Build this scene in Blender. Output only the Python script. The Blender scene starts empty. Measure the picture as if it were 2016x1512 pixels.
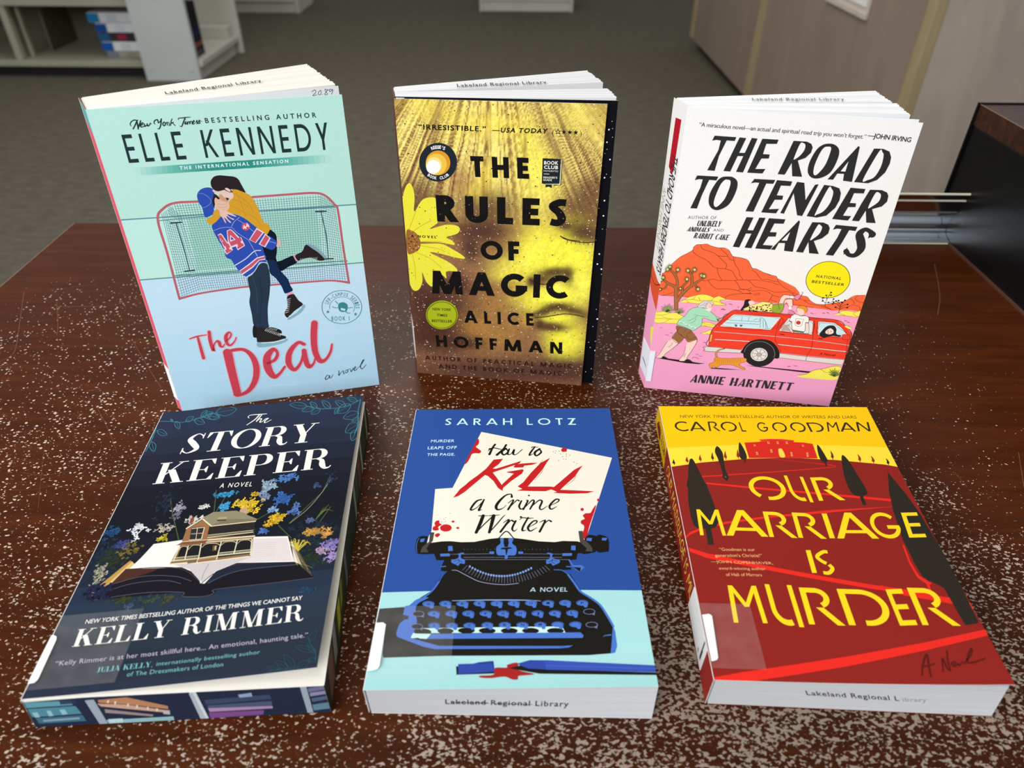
import bpy, bmesh, math, random
import numpy as np
from mathutils import Vector, Matrix, geometry

random.seed(7)
SC = bpy.context.scene
COL = SC.collection

# ------------------------------------------------------------------ camera
cam_data = bpy.data.cameras.new('camera')
cam_data.sensor_width = 36.0
cam_data.lens = 25.4188
cam_data.clip_start = 0.02
cam_data.clip_end = 60
cam_data.dof.use_dof = True
cam_data.dof.focus_distance = 0.46
cam_data.dof.aperture_fstop = 9.0
camera = bpy.data.objects.new('camera', cam_data)
COL.objects.link(camera)
camera.matrix_world = Matrix(((0.9999678, -0.0080290, -0.0000000, 0.0000000), (0.0048068, 0.5986619, -0.8009874, 0.0000000), (0.0064311, 0.8009616, 0.5986812, 0.3297096), (0.0000000, 0.0000000, 0.0000000, 1.0000000)))
SC.camera = camera

# ------------------------------------------------------------------ world, lights, exposure
world = bpy.data.worlds.new('world')
SC.world = world
world.use_nodes = True
wb = world.node_tree.nodes['Background']
wb.inputs[0].default_value = (0.96, 0.98, 1.0, 1)
wb.inputs[1].default_value = 0.36


def area(name, loc, target, sx, sy, power, col):
    d = bpy.data.lights.new(name, 'AREA')
    d.shape = 'RECTANGLE'
    d.size = sx
    d.size_y = sy
    d.energy = power
    d.color = col
    o = bpy.data.objects.new(name, d)
    COL.objects.link(o)
    o.location = loc
    o.rotation_euler = (Vector(target) - Vector(loc)).to_track_quat('-Z', 'Y').to_euler()
    return o


area('window_daylight', (-1.8, -1.6, 1.45), (0, 0.4, 0.08), 2.2, 1.5, 108, (0.94, 0.97, 1.0))
area('ceiling_lamp_near', (-0.3, 0.1, 2.0), (-0.1, 0.35, 0), 1.3, 0.6, 12, (1.0, 0.96, 0.9))
area('ceiling_lamp_far', (-0.6, 3.0, 2.0), (-0.6, 3.0, -1), 1.6, 1.2, 30, (1.0, 0.95, 0.86))
SC.view_settings.view_transform = 'Standard'
SC.view_settings.look = 'None'
SC.view_settings.exposure = 0.0
SC.view_settings.gamma = 1.0
SC.view_settings.use_curve_mapping = False


# ------------------------------------------------------------------ materials
def lin(c):
    c = c / 255.0
    return c / 12.92 if c <= 0.04045 else ((c + 0.055) / 1.055) ** 2.4


def rgb(h):
    if not isinstance(h, str):
        return (lin(h[0]), lin(h[1]), lin(h[2]), 1.0)
    return (lin(int(h[0:2], 16)), lin(int(h[2:4], 16)), lin(int(h[4:6], 16)), 1.0)


MATS = {}


def new_mat(name):
    m = bpy.data.materials.new(name)
    m.use_nodes = True
    MATS[name] = m
    nt = m.node_tree
    return m, nt, nt.nodes['Principled BSDF']


def N(nt, kind, **kw):
    n = nt.nodes.new(kind)
    for k, v in kw.items():
        if k in n.inputs:
            n.inputs[k].default_value = v
        else:
            setattr(n, k, v)
    return n


def L(nt, a, b):
    nt.links.new(a, b)


def ramp(nt, stops):
    r = nt.nodes.new('ShaderNodeValToRGB')
    e = r.color_ramp.elements
    e[0].position, e[0].color = stops[0]
    e[1].position, e[1].color = stops[-1]
    for p, c in stops[1:-1]:
        k = e.new(p)
        k.color = c
    return r


def plain(name, hexcol, rough=0.5, metal=0.0, noise=0.0, scale=60, spec=0.5):
    m, nt, b = new_mat(name)
    b.inputs['Roughness'].default_value = rough
    b.inputs['Metallic'].default_value = metal
    b.inputs['Specular IOR Level'].default_value = spec
    c = rgb(hexcol)
    tc = N(nt, 'ShaderNodeTexCoord')
    nz = N(nt, 'ShaderNodeTexNoise', Scale=scale, Detail=3.0)
    L(nt, tc.outputs['Object'], nz.inputs['Vector'])
    lo = tuple(x * (1 - noise) for x in c[:3]) + (1,)
    hi = tuple(min(1, x * (1 + noise)) for x in c[:3]) + (1,)
    r = ramp(nt, [(0.3, lo), (0.7, hi)])
    L(nt, nz.outputs['Fac'], r.inputs['Fac'])
    L(nt, r.outputs['Color'], b.inputs['Base Color'])
    return m


def print_mat(name, rough, spec, grain=0.05, scale=900):
    """Ink on coated card: the ink's colour is stored per face; a fine paper grain varies it."""
    m, nt, b = new_mat(name)
    b.inputs['Roughness'].default_value = rough
    b.inputs['Specular IOR Level'].default_value = spec
    a = N(nt, 'ShaderNodeVertexColor', layer_name='ink')
    tc = N(nt, 'ShaderNodeTexCoord')
    nz = N(nt, 'ShaderNodeTexNoise', Scale=scale, Detail=2.0)
    L(nt, tc.outputs['Object'], nz.inputs['Vector'])
    mr = N(nt, 'ShaderNodeMapRange')
    mr.inputs['To Min'].default_value = 1 - grain
    mr.inputs['To Max'].default_value = 1 + grain
    L(nt, nz.outputs['Fac'], mr.inputs['Value'])
    mx = N(nt, 'ShaderNodeVectorMath', operation='SCALE')
    L(nt, a.outputs['Color'], mx.inputs[0])
    L(nt, mr.outputs['Result'], mx.inputs['Scale'])
    L(nt, mx.outputs['Vector'], b.inputs['Base Color'])
    return m


print_mat('printed_matte', 0.55, 0.12)
print_mat('printed_satin', 0.45, 0.10)
print_mat('printed_paper', 0.8, 0.15)


def paper_mat(name, hexcol):
    m, nt, b = new_mat(name)
    b.inputs['Roughness'].default_value = 0.85
    b.inputs['Specular IOR Level'].default_value = 0.15
    c = rgb(hexcol)
    uv = N(nt, 'ShaderNodeUVMap')
    mp = N(nt, 'ShaderNodeMapping')
    mp.inputs['Scale'].default_value = (70, 1.5, 1)
    L(nt, uv.outputs['UV'], mp.inputs['Vector'])
    nz = N(nt, 'ShaderNodeTexNoise', Scale=1.0, Detail=4.0, Roughness=0.7)
    L(nt, mp.outputs['Vector'], nz.inputs['Vector'])
    r = ramp(nt, [(0.3, tuple(x * 0.80 for x in c[:3]) + (1,)), (0.62, c)])
    L(nt, nz.outputs['Fac'], r.inputs['Fac'])
    L(nt, r.outputs['Color'], b.inputs['Base Color'])
    return m


paper_mat('paper_cream', 'f1ece2')
paper_mat('paper_grey', 'e6e5e6')
paper_mat('paper_white', 'f1f1f0')
paper_mat('paper_shaded', 'cfd0d2')  # white paper greyed: shade on the low page edges put into the colour
plain('black_leaf', '0c0d12', 0.35)


def wood_mat(name, c0, c1, c2, rough, sx, sy, sz, dist=3.0):
    m, nt, b = new_mat(name)
    tc = N(nt, 'ShaderNodeTexCoord')
    mp = N(nt, 'ShaderNodeMapping')
    mp.inputs['Scale'].default_value = (sx, sy, sz)
    L(nt, tc.outputs['Object'], mp.inputs['Vector'])
    nz = N(nt, 'ShaderNodeTexNoise', Scale=1.0, Detail=6.0, Roughness=0.62, Distortion=dist)
    L(nt, mp.outputs['Vector'], nz.inputs['Vector'])
    r = ramp(nt, [(0.30, rgb(c0)), (0.5, rgb(c1)), (0.72, rgb(c2))])
    L(nt, nz.outputs['Fac'], r.inputs['Fac'])
    L(nt, r.outputs['Color'], b.inputs['Base Color'])
    b.inputs['Roughness'].default_value = rough
    return m


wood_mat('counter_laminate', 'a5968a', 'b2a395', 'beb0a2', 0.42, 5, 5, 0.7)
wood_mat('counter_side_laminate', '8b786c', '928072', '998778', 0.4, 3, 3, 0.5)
wood_mat('counter_trim_wood', '9d8a68', 'a8946f', 'b09c78', 0.45, 8, 8, 1.5)
wood_mat('mahogany_edge', '24120b', '3a1e12', '4d2b1c', 0.34, 12, 60, 60)
plain('toe_kick_wood', '24100c', 0.5)
plain('black_panel', '0a0a0b', 0.34, noise=0.2, scale=8, spec=0.35)
plain('polished_metal', 'dde3e8', 0.14, 1.0)
plain('rail_glint', 'e6e0c8', 0.3)  # pale colour paints the light caught along the rail's edges
plain('shelf_putty', 'a3a08c', 0.42, noise=0.05, scale=6)
plain('shelf_end_paint', 'c3c9c6', 0.45, noise=0.03, scale=5)
plain('shelf_light_paint', 'c9c8c0', 0.45, noise=0.04, scale=5)
plain('shelf_back_paint', '615c4a', 0.6, noise=0.08, scale=5)
plain('kick_shadow', '050505', 0.6)  # near-black colour stands in for the shadow in the kick recess
plain('clear_holder', 'cfc3b6', 0.12, noise=0.06, scale=12)


def carpet_mat():
    m, nt, b = new_mat('carpet_loop')
    b.inputs['Roughness'].default_value = 1.0
    b.inputs['Specular IOR Level'].default_value = 0.05
    tc = N(nt, 'ShaderNodeTexCoord')
    mp = N(nt, 'ShaderNodeMapping')
    mp.inputs['Scale'].default_value = (3.0, 9.0, 1)
    L(nt, tc.outputs['Object'], mp.inputs['Vector'])
    nz = N(nt, 'ShaderNodeTexNoise', Scale=5.0, Detail=9.0, Roughness=0.8)
    L(nt, mp.outputs['Vector'], nz.inputs['Vector'])
    r = ramp(nt, [(0.32, rgb('524e44')), (0.5, rgb('645f54')), (0.7, rgb('757064'))])
    L(nt, nz.outputs['Fac'], r.inputs['Fac'])
    L(nt, r.outputs['Color'], b.inputs['Base Color'])


carpet_mat()


def worn_top_mat():
    """Reddish brown lacquer over wood; where it has worn off, pale flecks show. 'wear' says how worn, and where front shade is painted in."""
    m, nt, b = new_mat('worn_lacquer')
    tc = N(nt, 'ShaderNodeTexCoord')
    mp = N(nt, 'ShaderNodeMapping')
    mp.inputs['Scale'].default_value = (6, 60, 1)
    L(nt, tc.outputs['Object'], mp.inputs['Vector'])
    nz = N(nt, 'ShaderNodeTexNoise', Scale=1.6, Detail=7.0, Roughness=0.65, Distortion=0.6)
    L(nt, mp.outputs['Vector'], nz.inputs['Vector'])
    wood = ramp(nt, [(0.3, rgb('3d1803')), (0.5, rgb('491f04')), (0.7, rgb('562707'))])
    L(nt, nz.outputs['Fac'], wood.inputs['Fac'])
    # flecks
    wear_shade = N(nt, 'ShaderNodeAttribute', attribute_name='wear_shade')
    mp2 = N(nt, 'ShaderNodeMapping')
    mp2.inputs['Scale'].default_value = (0.72, 1.0, 1)
    mp2.inputs['Rotation'].default_value = (0, 0, 0.12)
    L(nt, tc.outputs['Object'], mp2.inputs['Vector'])
    f1 = N(nt, 'ShaderNodeTexNoise', Scale=560.0, Detail=2.2, Roughness=0.55, Distortion=0.35)
    L(nt, mp2.outputs['Vector'], f1.inputs['Vector'])
    f2 = N(nt, 'ShaderNodeTexNoise', Scale=34.0, Detail=3.0, Roughness=0.6)
    L(nt, tc.outputs['Object'], f2.inputs['Vector'])
    # threshold = 0.80 - 0.36*wear - 0.25*(f2-0.5)
    m1 = N(nt, 'ShaderNodeMath', operation='MULTIPLY_ADD')
    m1.inputs[1].default_value = -0.36
    m1.inputs[2].default_value = 0.845
    L(nt, wear_shade.outputs['Fac'], m1.inputs[0])
    m2 = N(nt, 'ShaderNodeMath', operation='MULTIPLY_ADD')
    m2.inputs[1].default_value = -0.30
    L(nt, f2.outputs['Fac'], m2.inputs[0])
    m3 = N(nt, 'ShaderNodeMath', operation='ADD')
    m3.inputs[1].default_value = 0.15
    L(nt, m1.outputs[0], m2.inputs[2])
    L(nt, m2.outputs[0], m3.inputs[0])
    d = N(nt, 'ShaderNodeMath', operation='SUBTRACT')
    L(nt, f1.outputs['Fac'], d.inputs[0])
    L(nt, m3.outputs[0], d.inputs[1])
    k0 = N(nt, 'ShaderNodeMapRange')
    k0.inputs['From Min'].default_value = -0.012
    k0.inputs['From Max'].default_value = 0.03
    L(nt, d.outputs[0], k0.inputs['Value'])
    # single chips: one round-ish dot per cell, its size by chance and by how chipped the place is
    dots = N(nt, 'ShaderNodeAttribute', attribute_name='chips')
    mp3 = N(nt, 'ShaderNodeMapping')
    mp3.inputs['Scale'].default_value = (0.75, 1.0, 1)
    L(nt, tc.outputs['Object'], mp3.inputs['Vector'])
    wn = N(nt, 'ShaderNodeTexNoise', Scale=300.0, Detail=1.0)
    L(nt, tc.outputs['Object'], wn.inputs['Vector'])
    wsc = N(nt, 'ShaderNodeVectorMath', operation='SCALE')
    wsc.inputs['Scale'].default_value = 0.0022
    L(nt, wn.outputs['Color'], wsc.inputs[0])
    wadd = N(nt, 'ShaderNodeVectorMath', operation='ADD')
    L(nt, mp3.outputs['Vector'], wadd.inputs[0])
    L(nt, wsc.outputs['Vector'], wadd.inputs[1])
    vo = N(nt, 'ShaderNodeTexVoronoi', Scale=450.0)
    L(nt, wadd.outputs['Vector'], vo.inputs['Vector'])
    sep = N(nt, 'ShaderNodeSeparateColor')
    L(nt, vo.outputs['Color'], sep.inputs['Color'])
    q1 = N(nt, 'ShaderNodeMath', operation='ADD')
    L(nt, sep.outputs['Red'], q1.inputs[0])
    L(nt, dots.outputs['Fac'], q1.inputs[1])
    q2 = N(nt, 'ShaderNodeMath', operation='MULTIPLY_ADD')
    q2.inputs[1].default_value = 0.9
    L(nt, f2.outputs['Fac'], q2.inputs[0])
    L(nt, q1.outputs[0], q2.inputs[2])
    q3 = N(nt, 'ShaderNodeMapRange')
    q3.inputs['From Min'].default_value = 1.08
    q3.inputs['From Max'].default_value = 1.75
    q3.inputs['To Max'].default_value = 0.36
    L(nt, q2.outputs[0], q3.inputs['Value'])
    q4 = N(nt, 'ShaderNodeMath', operation='SUBTRACT')
    L(nt, q3.outputs['Result'], q4.inputs[0])
    L(nt, vo.outputs['Distance'], q4.inputs[1])
    k1 = N(nt, 'ShaderNodeMapRange')
    k1.inputs['From Max'].default_value = 0.06
    L(nt, q4.outputs[0], k1.inputs['Value'])
    k = N(nt, 'ShaderNodeMath', operation='MAXIMUM')
    L(nt, k0.outputs['Result'], k.inputs[0])
    L(nt, k1.outputs['Result'], k.inputs[1])
    mix = N(nt, 'ShaderNodeMix', data_type='RGBA')
    L(nt, k.outputs[0], mix.inputs['Factor'])
    front_shade = N(nt, 'ShaderNodeMapRange')  # shadow over the front centre, painted into the lacquer colour
    front_shade.inputs['From Min'].default_value = 0.45
    front_shade.inputs['From Max'].default_value = 1.1
    front_shade.inputs['To Min'].default_value = 1.0
    front_shade.inputs['To Max'].default_value = 0.42
    L(nt, wear_shade.outputs['Fac'], front_shade.inputs['Value'])
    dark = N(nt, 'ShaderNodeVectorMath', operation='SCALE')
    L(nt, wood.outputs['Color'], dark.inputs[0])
    L(nt, front_shade.outputs['Result'], dark.inputs['Scale'])
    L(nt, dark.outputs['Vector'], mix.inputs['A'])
    tint = ramp(nt, [(0.42, rgb('d6c0ae')), (0.95, rgb('776b5c'))])  # flecks pale at left, dulled at the front by the same painted shadow
    L(nt, wear_shade.outputs['Fac'], tint.inputs['Fac'])
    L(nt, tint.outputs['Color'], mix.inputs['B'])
    L(nt, mix.outputs['Result'], b.inputs['Base Color'])
    rr = N(nt, 'ShaderNodeMapRange')
    rr.inputs['To Min'].default_value = 0.30
    rr.inputs['To Max'].default_value = 0.8
    L(nt, k.outputs[0], rr.inputs['Value'])
    L(nt, rr.outputs['Result'], b.inputs['Roughness'])
    b.inputs['Specular IOR Level'].default_value = 0.14


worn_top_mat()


def tape_mat():
    m, nt, b = new_mat('clear_tape')
    b.inputs['Base Color'].default_value = (0.9, 0.85, 0.8, 1)
    b.inputs['Roughness'].default_value = 0.3
    tr = N(nt, 'ShaderNodeBsdfTransparent')
    mx = N(nt, 'ShaderNodeMixShader')
    tc = N(nt, 'ShaderNodeTexCoord')
    nz = N(nt, 'ShaderNodeTexNoise', Scale=120.0, Detail=3.0)
    L(nt, tc.outputs['Object'], nz.inputs['Vector'])
    mr = N(nt, 'ShaderNodeMapRange')
    mr.inputs['To Min'].default_value = 0.03
    mr.inputs['To Max'].default_value = 0.11
    L(nt, nz.outputs['Fac'], mr.inputs['Value'])
    L(nt, mr.outputs['Result'], mx.inputs['Fac'])
    L(nt, tr.outputs[0], mx.inputs[1])
    L(nt, b.outputs[0], mx.inputs[2])
    L(nt, mx.outputs[0], nt.nodes['Material Output'].inputs['Surface'])


tape_mat()


# ------------------------------------------------------------------ mesh collecting
def V3(p):
    return Vector((p[0], p[1], p[2]))


class MB:
    """Collects faces (each with a material, an ink colour and UVs) and links them as one object."""

    def __init__(self):
        self.v, self.f, self.m, self.c, self.uv = [], [], [], [], []

    def face(self, pts, mat, col=(1, 1, 1, 1), uvs=None):
        i = len(self.v)
        self.v += [tuple(p) for p in pts]
        self.f.append(tuple(range(i, i + len(pts))))
        self.m.append(mat)
        self.c.append(col)
        self.uv.append(uvs)

    def box(self, a, b, mat, col=(1, 1, 1, 1)):
        x0, y0, z0 = a
        x1, y1, z1 = b
        p = [(x0, y0, z0), (x1, y0, z0), (x1, y1, z0), (x0, y1, z0), (x0, y0, z1), (x1, y0, z1), (x1, y1, z1), (x0, y1, z1)]
        for q in ((3, 2, 1, 0), (4, 5, 6, 7), (0, 1, 5, 4), (1, 2, 6, 5), (2, 3, 7, 6), (3, 0, 4, 7)):
            self.face([p[k] for k in q], mat, col)

    def hexa(self, p, mat, col=(1, 1, 1, 1)):
        for q in ((3, 2, 1, 0), (4, 5, 6, 7), (0, 1, 5, 4), (1, 2, 6, 5), (2, 3, 7, 6), (3, 0, 4, 7)):
            self.face([p[k] for k in q], mat, col)

    def build(self, name, parent=None, loc=None, bevel=0, weld=False):
        me = bpy.data.meshes.new(name)
        if loc is None:
            loc = Vector(parent['at']) if parent is not None and 'at' in parent else Vector((0, 0, 0))
        lx, ly, lz = loc
        me.from_pydata([(x - lx, y - ly, z - lz) for x, y, z in self.v], [], self.f)
        names = []
        for q in self.m:
            if q not in names:
                names.append(q)
        for q in names:
            me.materials.append(MATS[q])
        me.polygons.foreach_set('material_index', [names.index(q) for q in self.m])
        if any(q.startswith('printed') for q in names):
            at = me.color_attributes.new('ink', 'FLOAT_COLOR', 'CORNER')
            cols = []
            for f, c in zip(self.f, self.c):
                if isinstance(c, list):
                    for q in c:
                        cols += q
                else:
                    cols += list(c) * len(f)
            at.data.foreach_set('color', cols)
        if any(q is not None for q in self.uv):
            lay = me.uv_layers.new(name='UVMap')
            flat = []
            for f, q in zip(self.f, self.uv):
                for k in range(len(f)):
                    flat += list(q[k]) if q else [0.0, 0.0]
            lay.data.foreach_set('uv', flat)
        if weld or bevel:
            bm = bmesh.new()
            bm.from_mesh(me)
            bmesh.ops.remove_doubles(bm, verts=bm.verts, dist=1e-6)
            bmesh.ops.recalc_face_normals(bm, faces=bm.faces)
            bm.to_mesh(me)
            bm.free()
        me.update()
        o = bpy.data.objects.new(name, me)
        COL.objects.link(o)
        if parent is not None:
            o.parent = parent
            base = Vector(parent['at']) if 'at' in parent else Vector((0, 0, 0))
            o.location = Vector(loc) - base
            if loc != base:
                pass
        else:
            o.location = loc
        if bevel:
            b = o.modifiers.new('bevel', 'BEVEL')
            b.width = bevel
            b.segments = 2
            b.limit_method = 'ANGLE'
        o['at'] = tuple(loc)
        return o


def thing(name, label, cat, loc, group=None):
    o = bpy.data.objects.new(name, None)
    COL.objects.link(o)
    o.location = loc
    o.empty_display_size = 0.02
    o['label'] = label
    o['category'] = cat
    o['at'] = tuple(loc)
    if group:
        o['group'] = group
    return o


def tag(o, label, cat, group=None):
    o['label'] = label
    o['category'] = cat
    if group:
        o['group'] = group
    return o


def struct(o):
    o['kind'] = 'structure'
    return o


# ------------------------------------------------------------------ printing on a sheet (units: 0.1 mm on the sheet)
def spline(pts, closed=False, n=7):
    """Catmull-Rom through points of any dimension."""
    P = [np.array(p, float) for p in pts]
    if len(P) < 3 and not closed:
        return P
    out = []
    m = len(P)
    for i in range(m if closed else m - 1):
        p0 = P[(i - 1) % m] if closed or i > 0 else 2 * P[0] - P[1]
        p1 = P[i]
        p2 = P[(i + 1) % m]
        p3 = P[(i + 2) % m] if closed or i + 2 < m else 2 * P[-1] - P[-2]
        for k in range(n):
            t = k / n
            out.append(0.5 * ((2 * p1) + (p2 - p0) * t + (2 * p0 - 5 * p1 + 4 * p2 - p3) * t * t + (3 * p1 - p0 - 3 * p2 + p3) * t ** 3))
    if not closed:
        out.append(P[-1])
    return out


TEXT_CACHE = {}


def sans(text, bold, space):
    """Outline faces of a line of sans capitals, as (verts, faces) with its inked box at x 0..1 and cap height 1."""
    key = (text, bold, space)
    if key in TEXT_CACHE:
        return TEXT_CACHE[key]

    def mesh_of(s):
        cu = bpy.data.curves.new('t', 'FONT')
        cu.body = s
        cu.size = 1.0
        cu.offset = bold
        cu.space_character = space
        cu.resolution_u = 3
        cu.fill_mode = 'BOTH'
        ob = bpy.data.objects.new('t', cu)
        COL.objects.link(ob)
        bpy.context.view_layer.update()
        me = bpy.data.meshes.new_from_object(ob.evaluated_get(bpy.context.evaluated_depsgraph_get()))
        bpy.data.objects.remove(ob)
        bpy.data.curves.remove(cu)
        v = np.array([q.co[:] for q in me.vertices])
        f = [tuple(p.vertices) for p in me.polygons]
        bpy.data.meshes.remove(me)
        return v, f

    v, f = mesh_of(text)
    h, _ = mesh_of('H')
    y0, y1 = h[:, 1].min(), h[:, 1].max()
    x0, x1 = v[:, 0].min(), v[:, 0].max()
    w = np.stack([(v[:, 0] - x0) / (x1 - x0), (v[:, 1] - y0) / (y1 - y0)], -1)
    TEXT_CACHE[key] = (w, f)
    return TEXT_CACHE[key]


# ------------------------------------------------------------------ drawn alphabets (cap height 1)
def stroke(pts, closed=False):
    """(x, y, w) -> outline quads of a stroke with butt ends"""
    n = len(pts)
    lr = []
    for i in range(n):
        if closed:
            a, b = pts[i - 1], pts[(i + 1) % n]
        else:
            a, b = pts[max(i - 1, 0)], pts[min(i + 1, n - 1)]
        dx, dy = b[0] - a[0], b[1] - a[1]
        d = math.hypot(dx, dy) or 1
        h = pts[i][2] / 2
        lr.append(((pts[i][0] - dy / d * h, pts[i][1] + dx / d * h), (pts[i][0] + dy / d * h, pts[i][1] - dx / d * h)))
    out = []
    for i in range(n if closed else n - 1):
        a, b = lr[i], lr[(i + 1) % n]
        out.append([a[1], b[1], b[0], a[0]])
    return out


def arc(cx, cy, rx, ry, a0, a1, w, n=16, wv=None):
    r = []
    for i in range(n + 1):
        t = math.radians(a0 + (a1 - a0) * i / n)
        ww = w if wv is None else wv + (w - wv) * abs(math.cos(t)) ** 1.3
        r.append((cx + rx * math.cos(t), cy + ry * math.sin(t), ww))
    return r


def bar(x0, y0, x1, y1, w, w1=None):
    return stroke([(x0, y0, w), (x1, y1, w1 or w)])


def rect(x0, y0, x1, y1):
    return [[(x0, y0), (x1, y0), (x1, y1), (x0, y1)]]


def diag(x0, x1, w, y0=0.0, y1=1.0):
    """slanted stem with level ends"""
    return [[(x0 - w / 2, y0), (x0 + w / 2, y0), (x1 + w / 2, y1), (x1 - w / 2, y1)]]


def bowl(x0, x1, y0, y1, w, wv=None):
    """right-hand bowl open at the left, centre line along its outside box less half the stroke"""
    v = wv or w
    ry = (y1 - y0 - v) / 2
    rx = min(ry, (x1 - x0) * 0.62)
    cx = x1 - w / 2 - rx
    top = [(x0, y1 - v / 2, v)]
    bot = [(x0, y0 + v / 2, v)]
    return stroke(top + [(cx, y1 - v / 2, v)] + arc(cx, (y0 + y1) / 2, rx, ry, 85, -85, w, 14, v) + [(cx, y0 + v / 2, v)] + bot)


def geo(ch, w, deco):
    """geometric sans; w = stroke width"""
    h = w / 2
    u = w * 1.12
    if ch == 'A':
        W = 0.86 + w * 0.5
        return W, diag(u / 2, W / 2, u) + diag(W - u / 2, W / 2, u) + rect(W * 0.2, 0.2, W * 0.8, 0.2 + w * 0.85)
    if ch == 'B':
        return 0.58, rect(0, 0, w, 1) + bowl(h, 0.52, 0.5 - h * 0.9, 1, w) + bowl(h, 0.58, 0, 0.5 + h * 0.9, w)
    if ch == 'C':
        return 0.84, stroke(arc(0.5, 0.5, 0.5 - h, 0.5 - h, 48, 312, w, 24))
    if ch == 'D':
        if deco:
            return 0.92, rect(0, 0, w, 1) + stroke([(h, 1 - h, w), (0.4, 1 - h, w)] + arc(0.42, 0.5, 0.5 - h, 0.5 - h, 88, -98, w, 18))
        return 0.84, rect(0, 0, w, 1) + stroke([(h, 1 - h, w), (0.34, 1 - h, w)] + arc(0.34, 0.5, 0.5 - h, 0.5 - h, 88, -88, w, 18) + [(0.34, h, w), (h, h, w)])
    if ch == 'E':
        return 0.52, rect(0, 0, w, 1) + rect(w, 0, 0.52, w) + rect(w, 1 - w, 0.50, 1) + rect(w, 0.5 - h, 0.47, 0.5 + h)
    if ch == 'F':
        return 0.50, rect(0, 0, w, 1) + rect(w, 1 - w, 0.5, 1) + rect(w, 0.48 - h, 0.46, 0.48 + h)
    if ch == 'G':
        return 0.98, stroke(arc(0.5, 0.5, 0.5 - h, 0.5 - h, 42, 350, w, 26)) + rect(0.55, 0.5 - w, 0.98, 0.5)
    if ch == 'H':
        return 0.74, rect(0, 0, w, 1) + rect(0.74 - w, 0, 0.74, 1) + rect(w, 0.5 - h, 0.74 - w, 0.5 + h)
    if ch == 'I':
        return w, rect(0, 0, w, 1)
    if ch == 'K':
        return 0.68, rect(0, 0, w, 1) + diag(w + 0.02, 0.6, u, 0.42) + diag(0.64, 0.24, u, 0, 0.62)
    if ch == 'L':
        return 0.48, rect(0, 0, w, 1) + rect(w, 0, 0.48, w)
    if ch == 'M':
        W = 1.0 + w * 0.7
        s = 0.07
        if deco:
            return W, diag(u / 2, u / 2 + s, u) + diag(W - u / 2, W - u / 2 - s, u) + diag(W / 2, u / 2 + s, u, 0.42) + diag(W / 2, W - u / 2 - s, u, 0.42)
        return W, diag(u / 2, u / 2 + s, u) + diag(W - u / 2, W - u / 2 - s, u) + diag(W / 2, u / 2 + s, u) + diag(W / 2, W - u / 2 - s, u)
    if ch == 'N':
        return 0.80, rect(0, 0, w, 1) + rect(0.8 - w, 0, 0.8, 1) + diag(0.8 - u / 2, u / 2, u)
    if ch == 'O':
        if deco:
            return 1.04, stroke(arc(0.52, 0.5, 0.52 - h, 0.5 - h, -100, 232, w, 32))
        return 1.0, stroke(arc(0.5, 0.5, 0.5 - h, 0.5 - h, 0, 348.75, w, 31), True)
    if ch == 'P':
        return 0.54, rect(0, 0, w, 1) + bowl(h, 0.54, 0.42, 1, w)
    if ch == 'R':
        if deco:
            return 0.80, rect(0, 0, w, 1) + stroke([(h, 1 - h, w), (0.34, 1 - h, w)] + arc(0.34, 0.72, 0.28 - h * 0.6, 0.28 - h, 88, -68, w, 12)) + diag(0.74, 0.36, u * 1.15, 0, 0.46)
        return 0.60, rect(0, 0, w, 1) + bowl(h, 0.56, 0.42, 1, w) + diag(0.53, 0.28, u, 0, 0.46)
    if ch == 'S':
        k = spline([(0.05, 0.16), (0.25, h), (0.5 - h, 0.26), (0.30, 0.49), (0.10, 0.73), (0.29, 1 - h), (0.48, 0.87)], False, 6)
        if deco:
            k = spline([(0.60, 0.93), (0.44, 1 - h), (0.17, 0.74), (0.28, 0.55), (0.42, 0.45)], False, 6)
            k2 = spline([(0.50, 0.40), (0.57, 0.24), (0.40, h), (0.2, 0.07)], False, 6)
            return 0.62, stroke([(p[0], p[1], w) for p in k]) + stroke([(p[0], p[1], w) for p in k2])
        return 0.52, stroke([(p[0], p[1], w) for p in k])
    if ch == 'T':
        return 0.58, rect(0.29 - h, 0, 0.29 + h, 1) + rect(0, 1 - w, 0.58, 1)
    if ch == 'U':
        if deco:
            return 0.78, rect(0.78 - w, -0.02, 0.78, 1) + stroke([(h, 1, w), (h, 0.4, w)] + arc(0.4, 0.4, 0.4 - h, 0.4 - h, 180, 290, w, 14))
        return 0.68, stroke([(h, 1, w), (h, 0.34, w)] + arc(0.34, 0.34, 0.34 - h, 0.34 - h, 180, 360, w, 16) + [(0.68 - h, 1, w)])
    if ch == 'V':
        return 0.84, diag(0.42, u / 2, u) + diag(0.42, 0.84 - u / 2, u)
    if ch == 'W':
        return 1.2, diag(0.33, u / 2, u) + diag(0.33, 0.6, u) + diag(0.87, 0.6, u) + diag(0.87, 1.2 - u / 2, u)
    if ch == 'J':
        return 0.4, stroke([(0.4 - h, 1, w), (0.4 - h, 0.2, w)] + arc(0.2, 0.2, 0.2 - h, 0.2 - h, 0, -120, w, 10))
    if ch == ',':
        return 0.2, [[(0.05, -0.12), (0.12, -0.12), (0.2, 0.14), (0.08, 0.14)]]
    if ch == '.':
        return w, rect(0, 0, w, w)
    if ch == 'Y':
        return 0.66, rect(0.33 - h, 0, 0.33 + h, 0.45) + diag(0.33, u / 2, u, 0.4) + diag(0.33, 0.66 - u / 2, u, 0.4)
    if ch == 'Z':
        return 0.62, rect(0, 0, 0.62, w) + rect(0, 1 - w, 0.62, 1) + diag(u * 0.7, 0.62 - u * 0.7, u * 1.2)
    return 0.4, []


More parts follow.
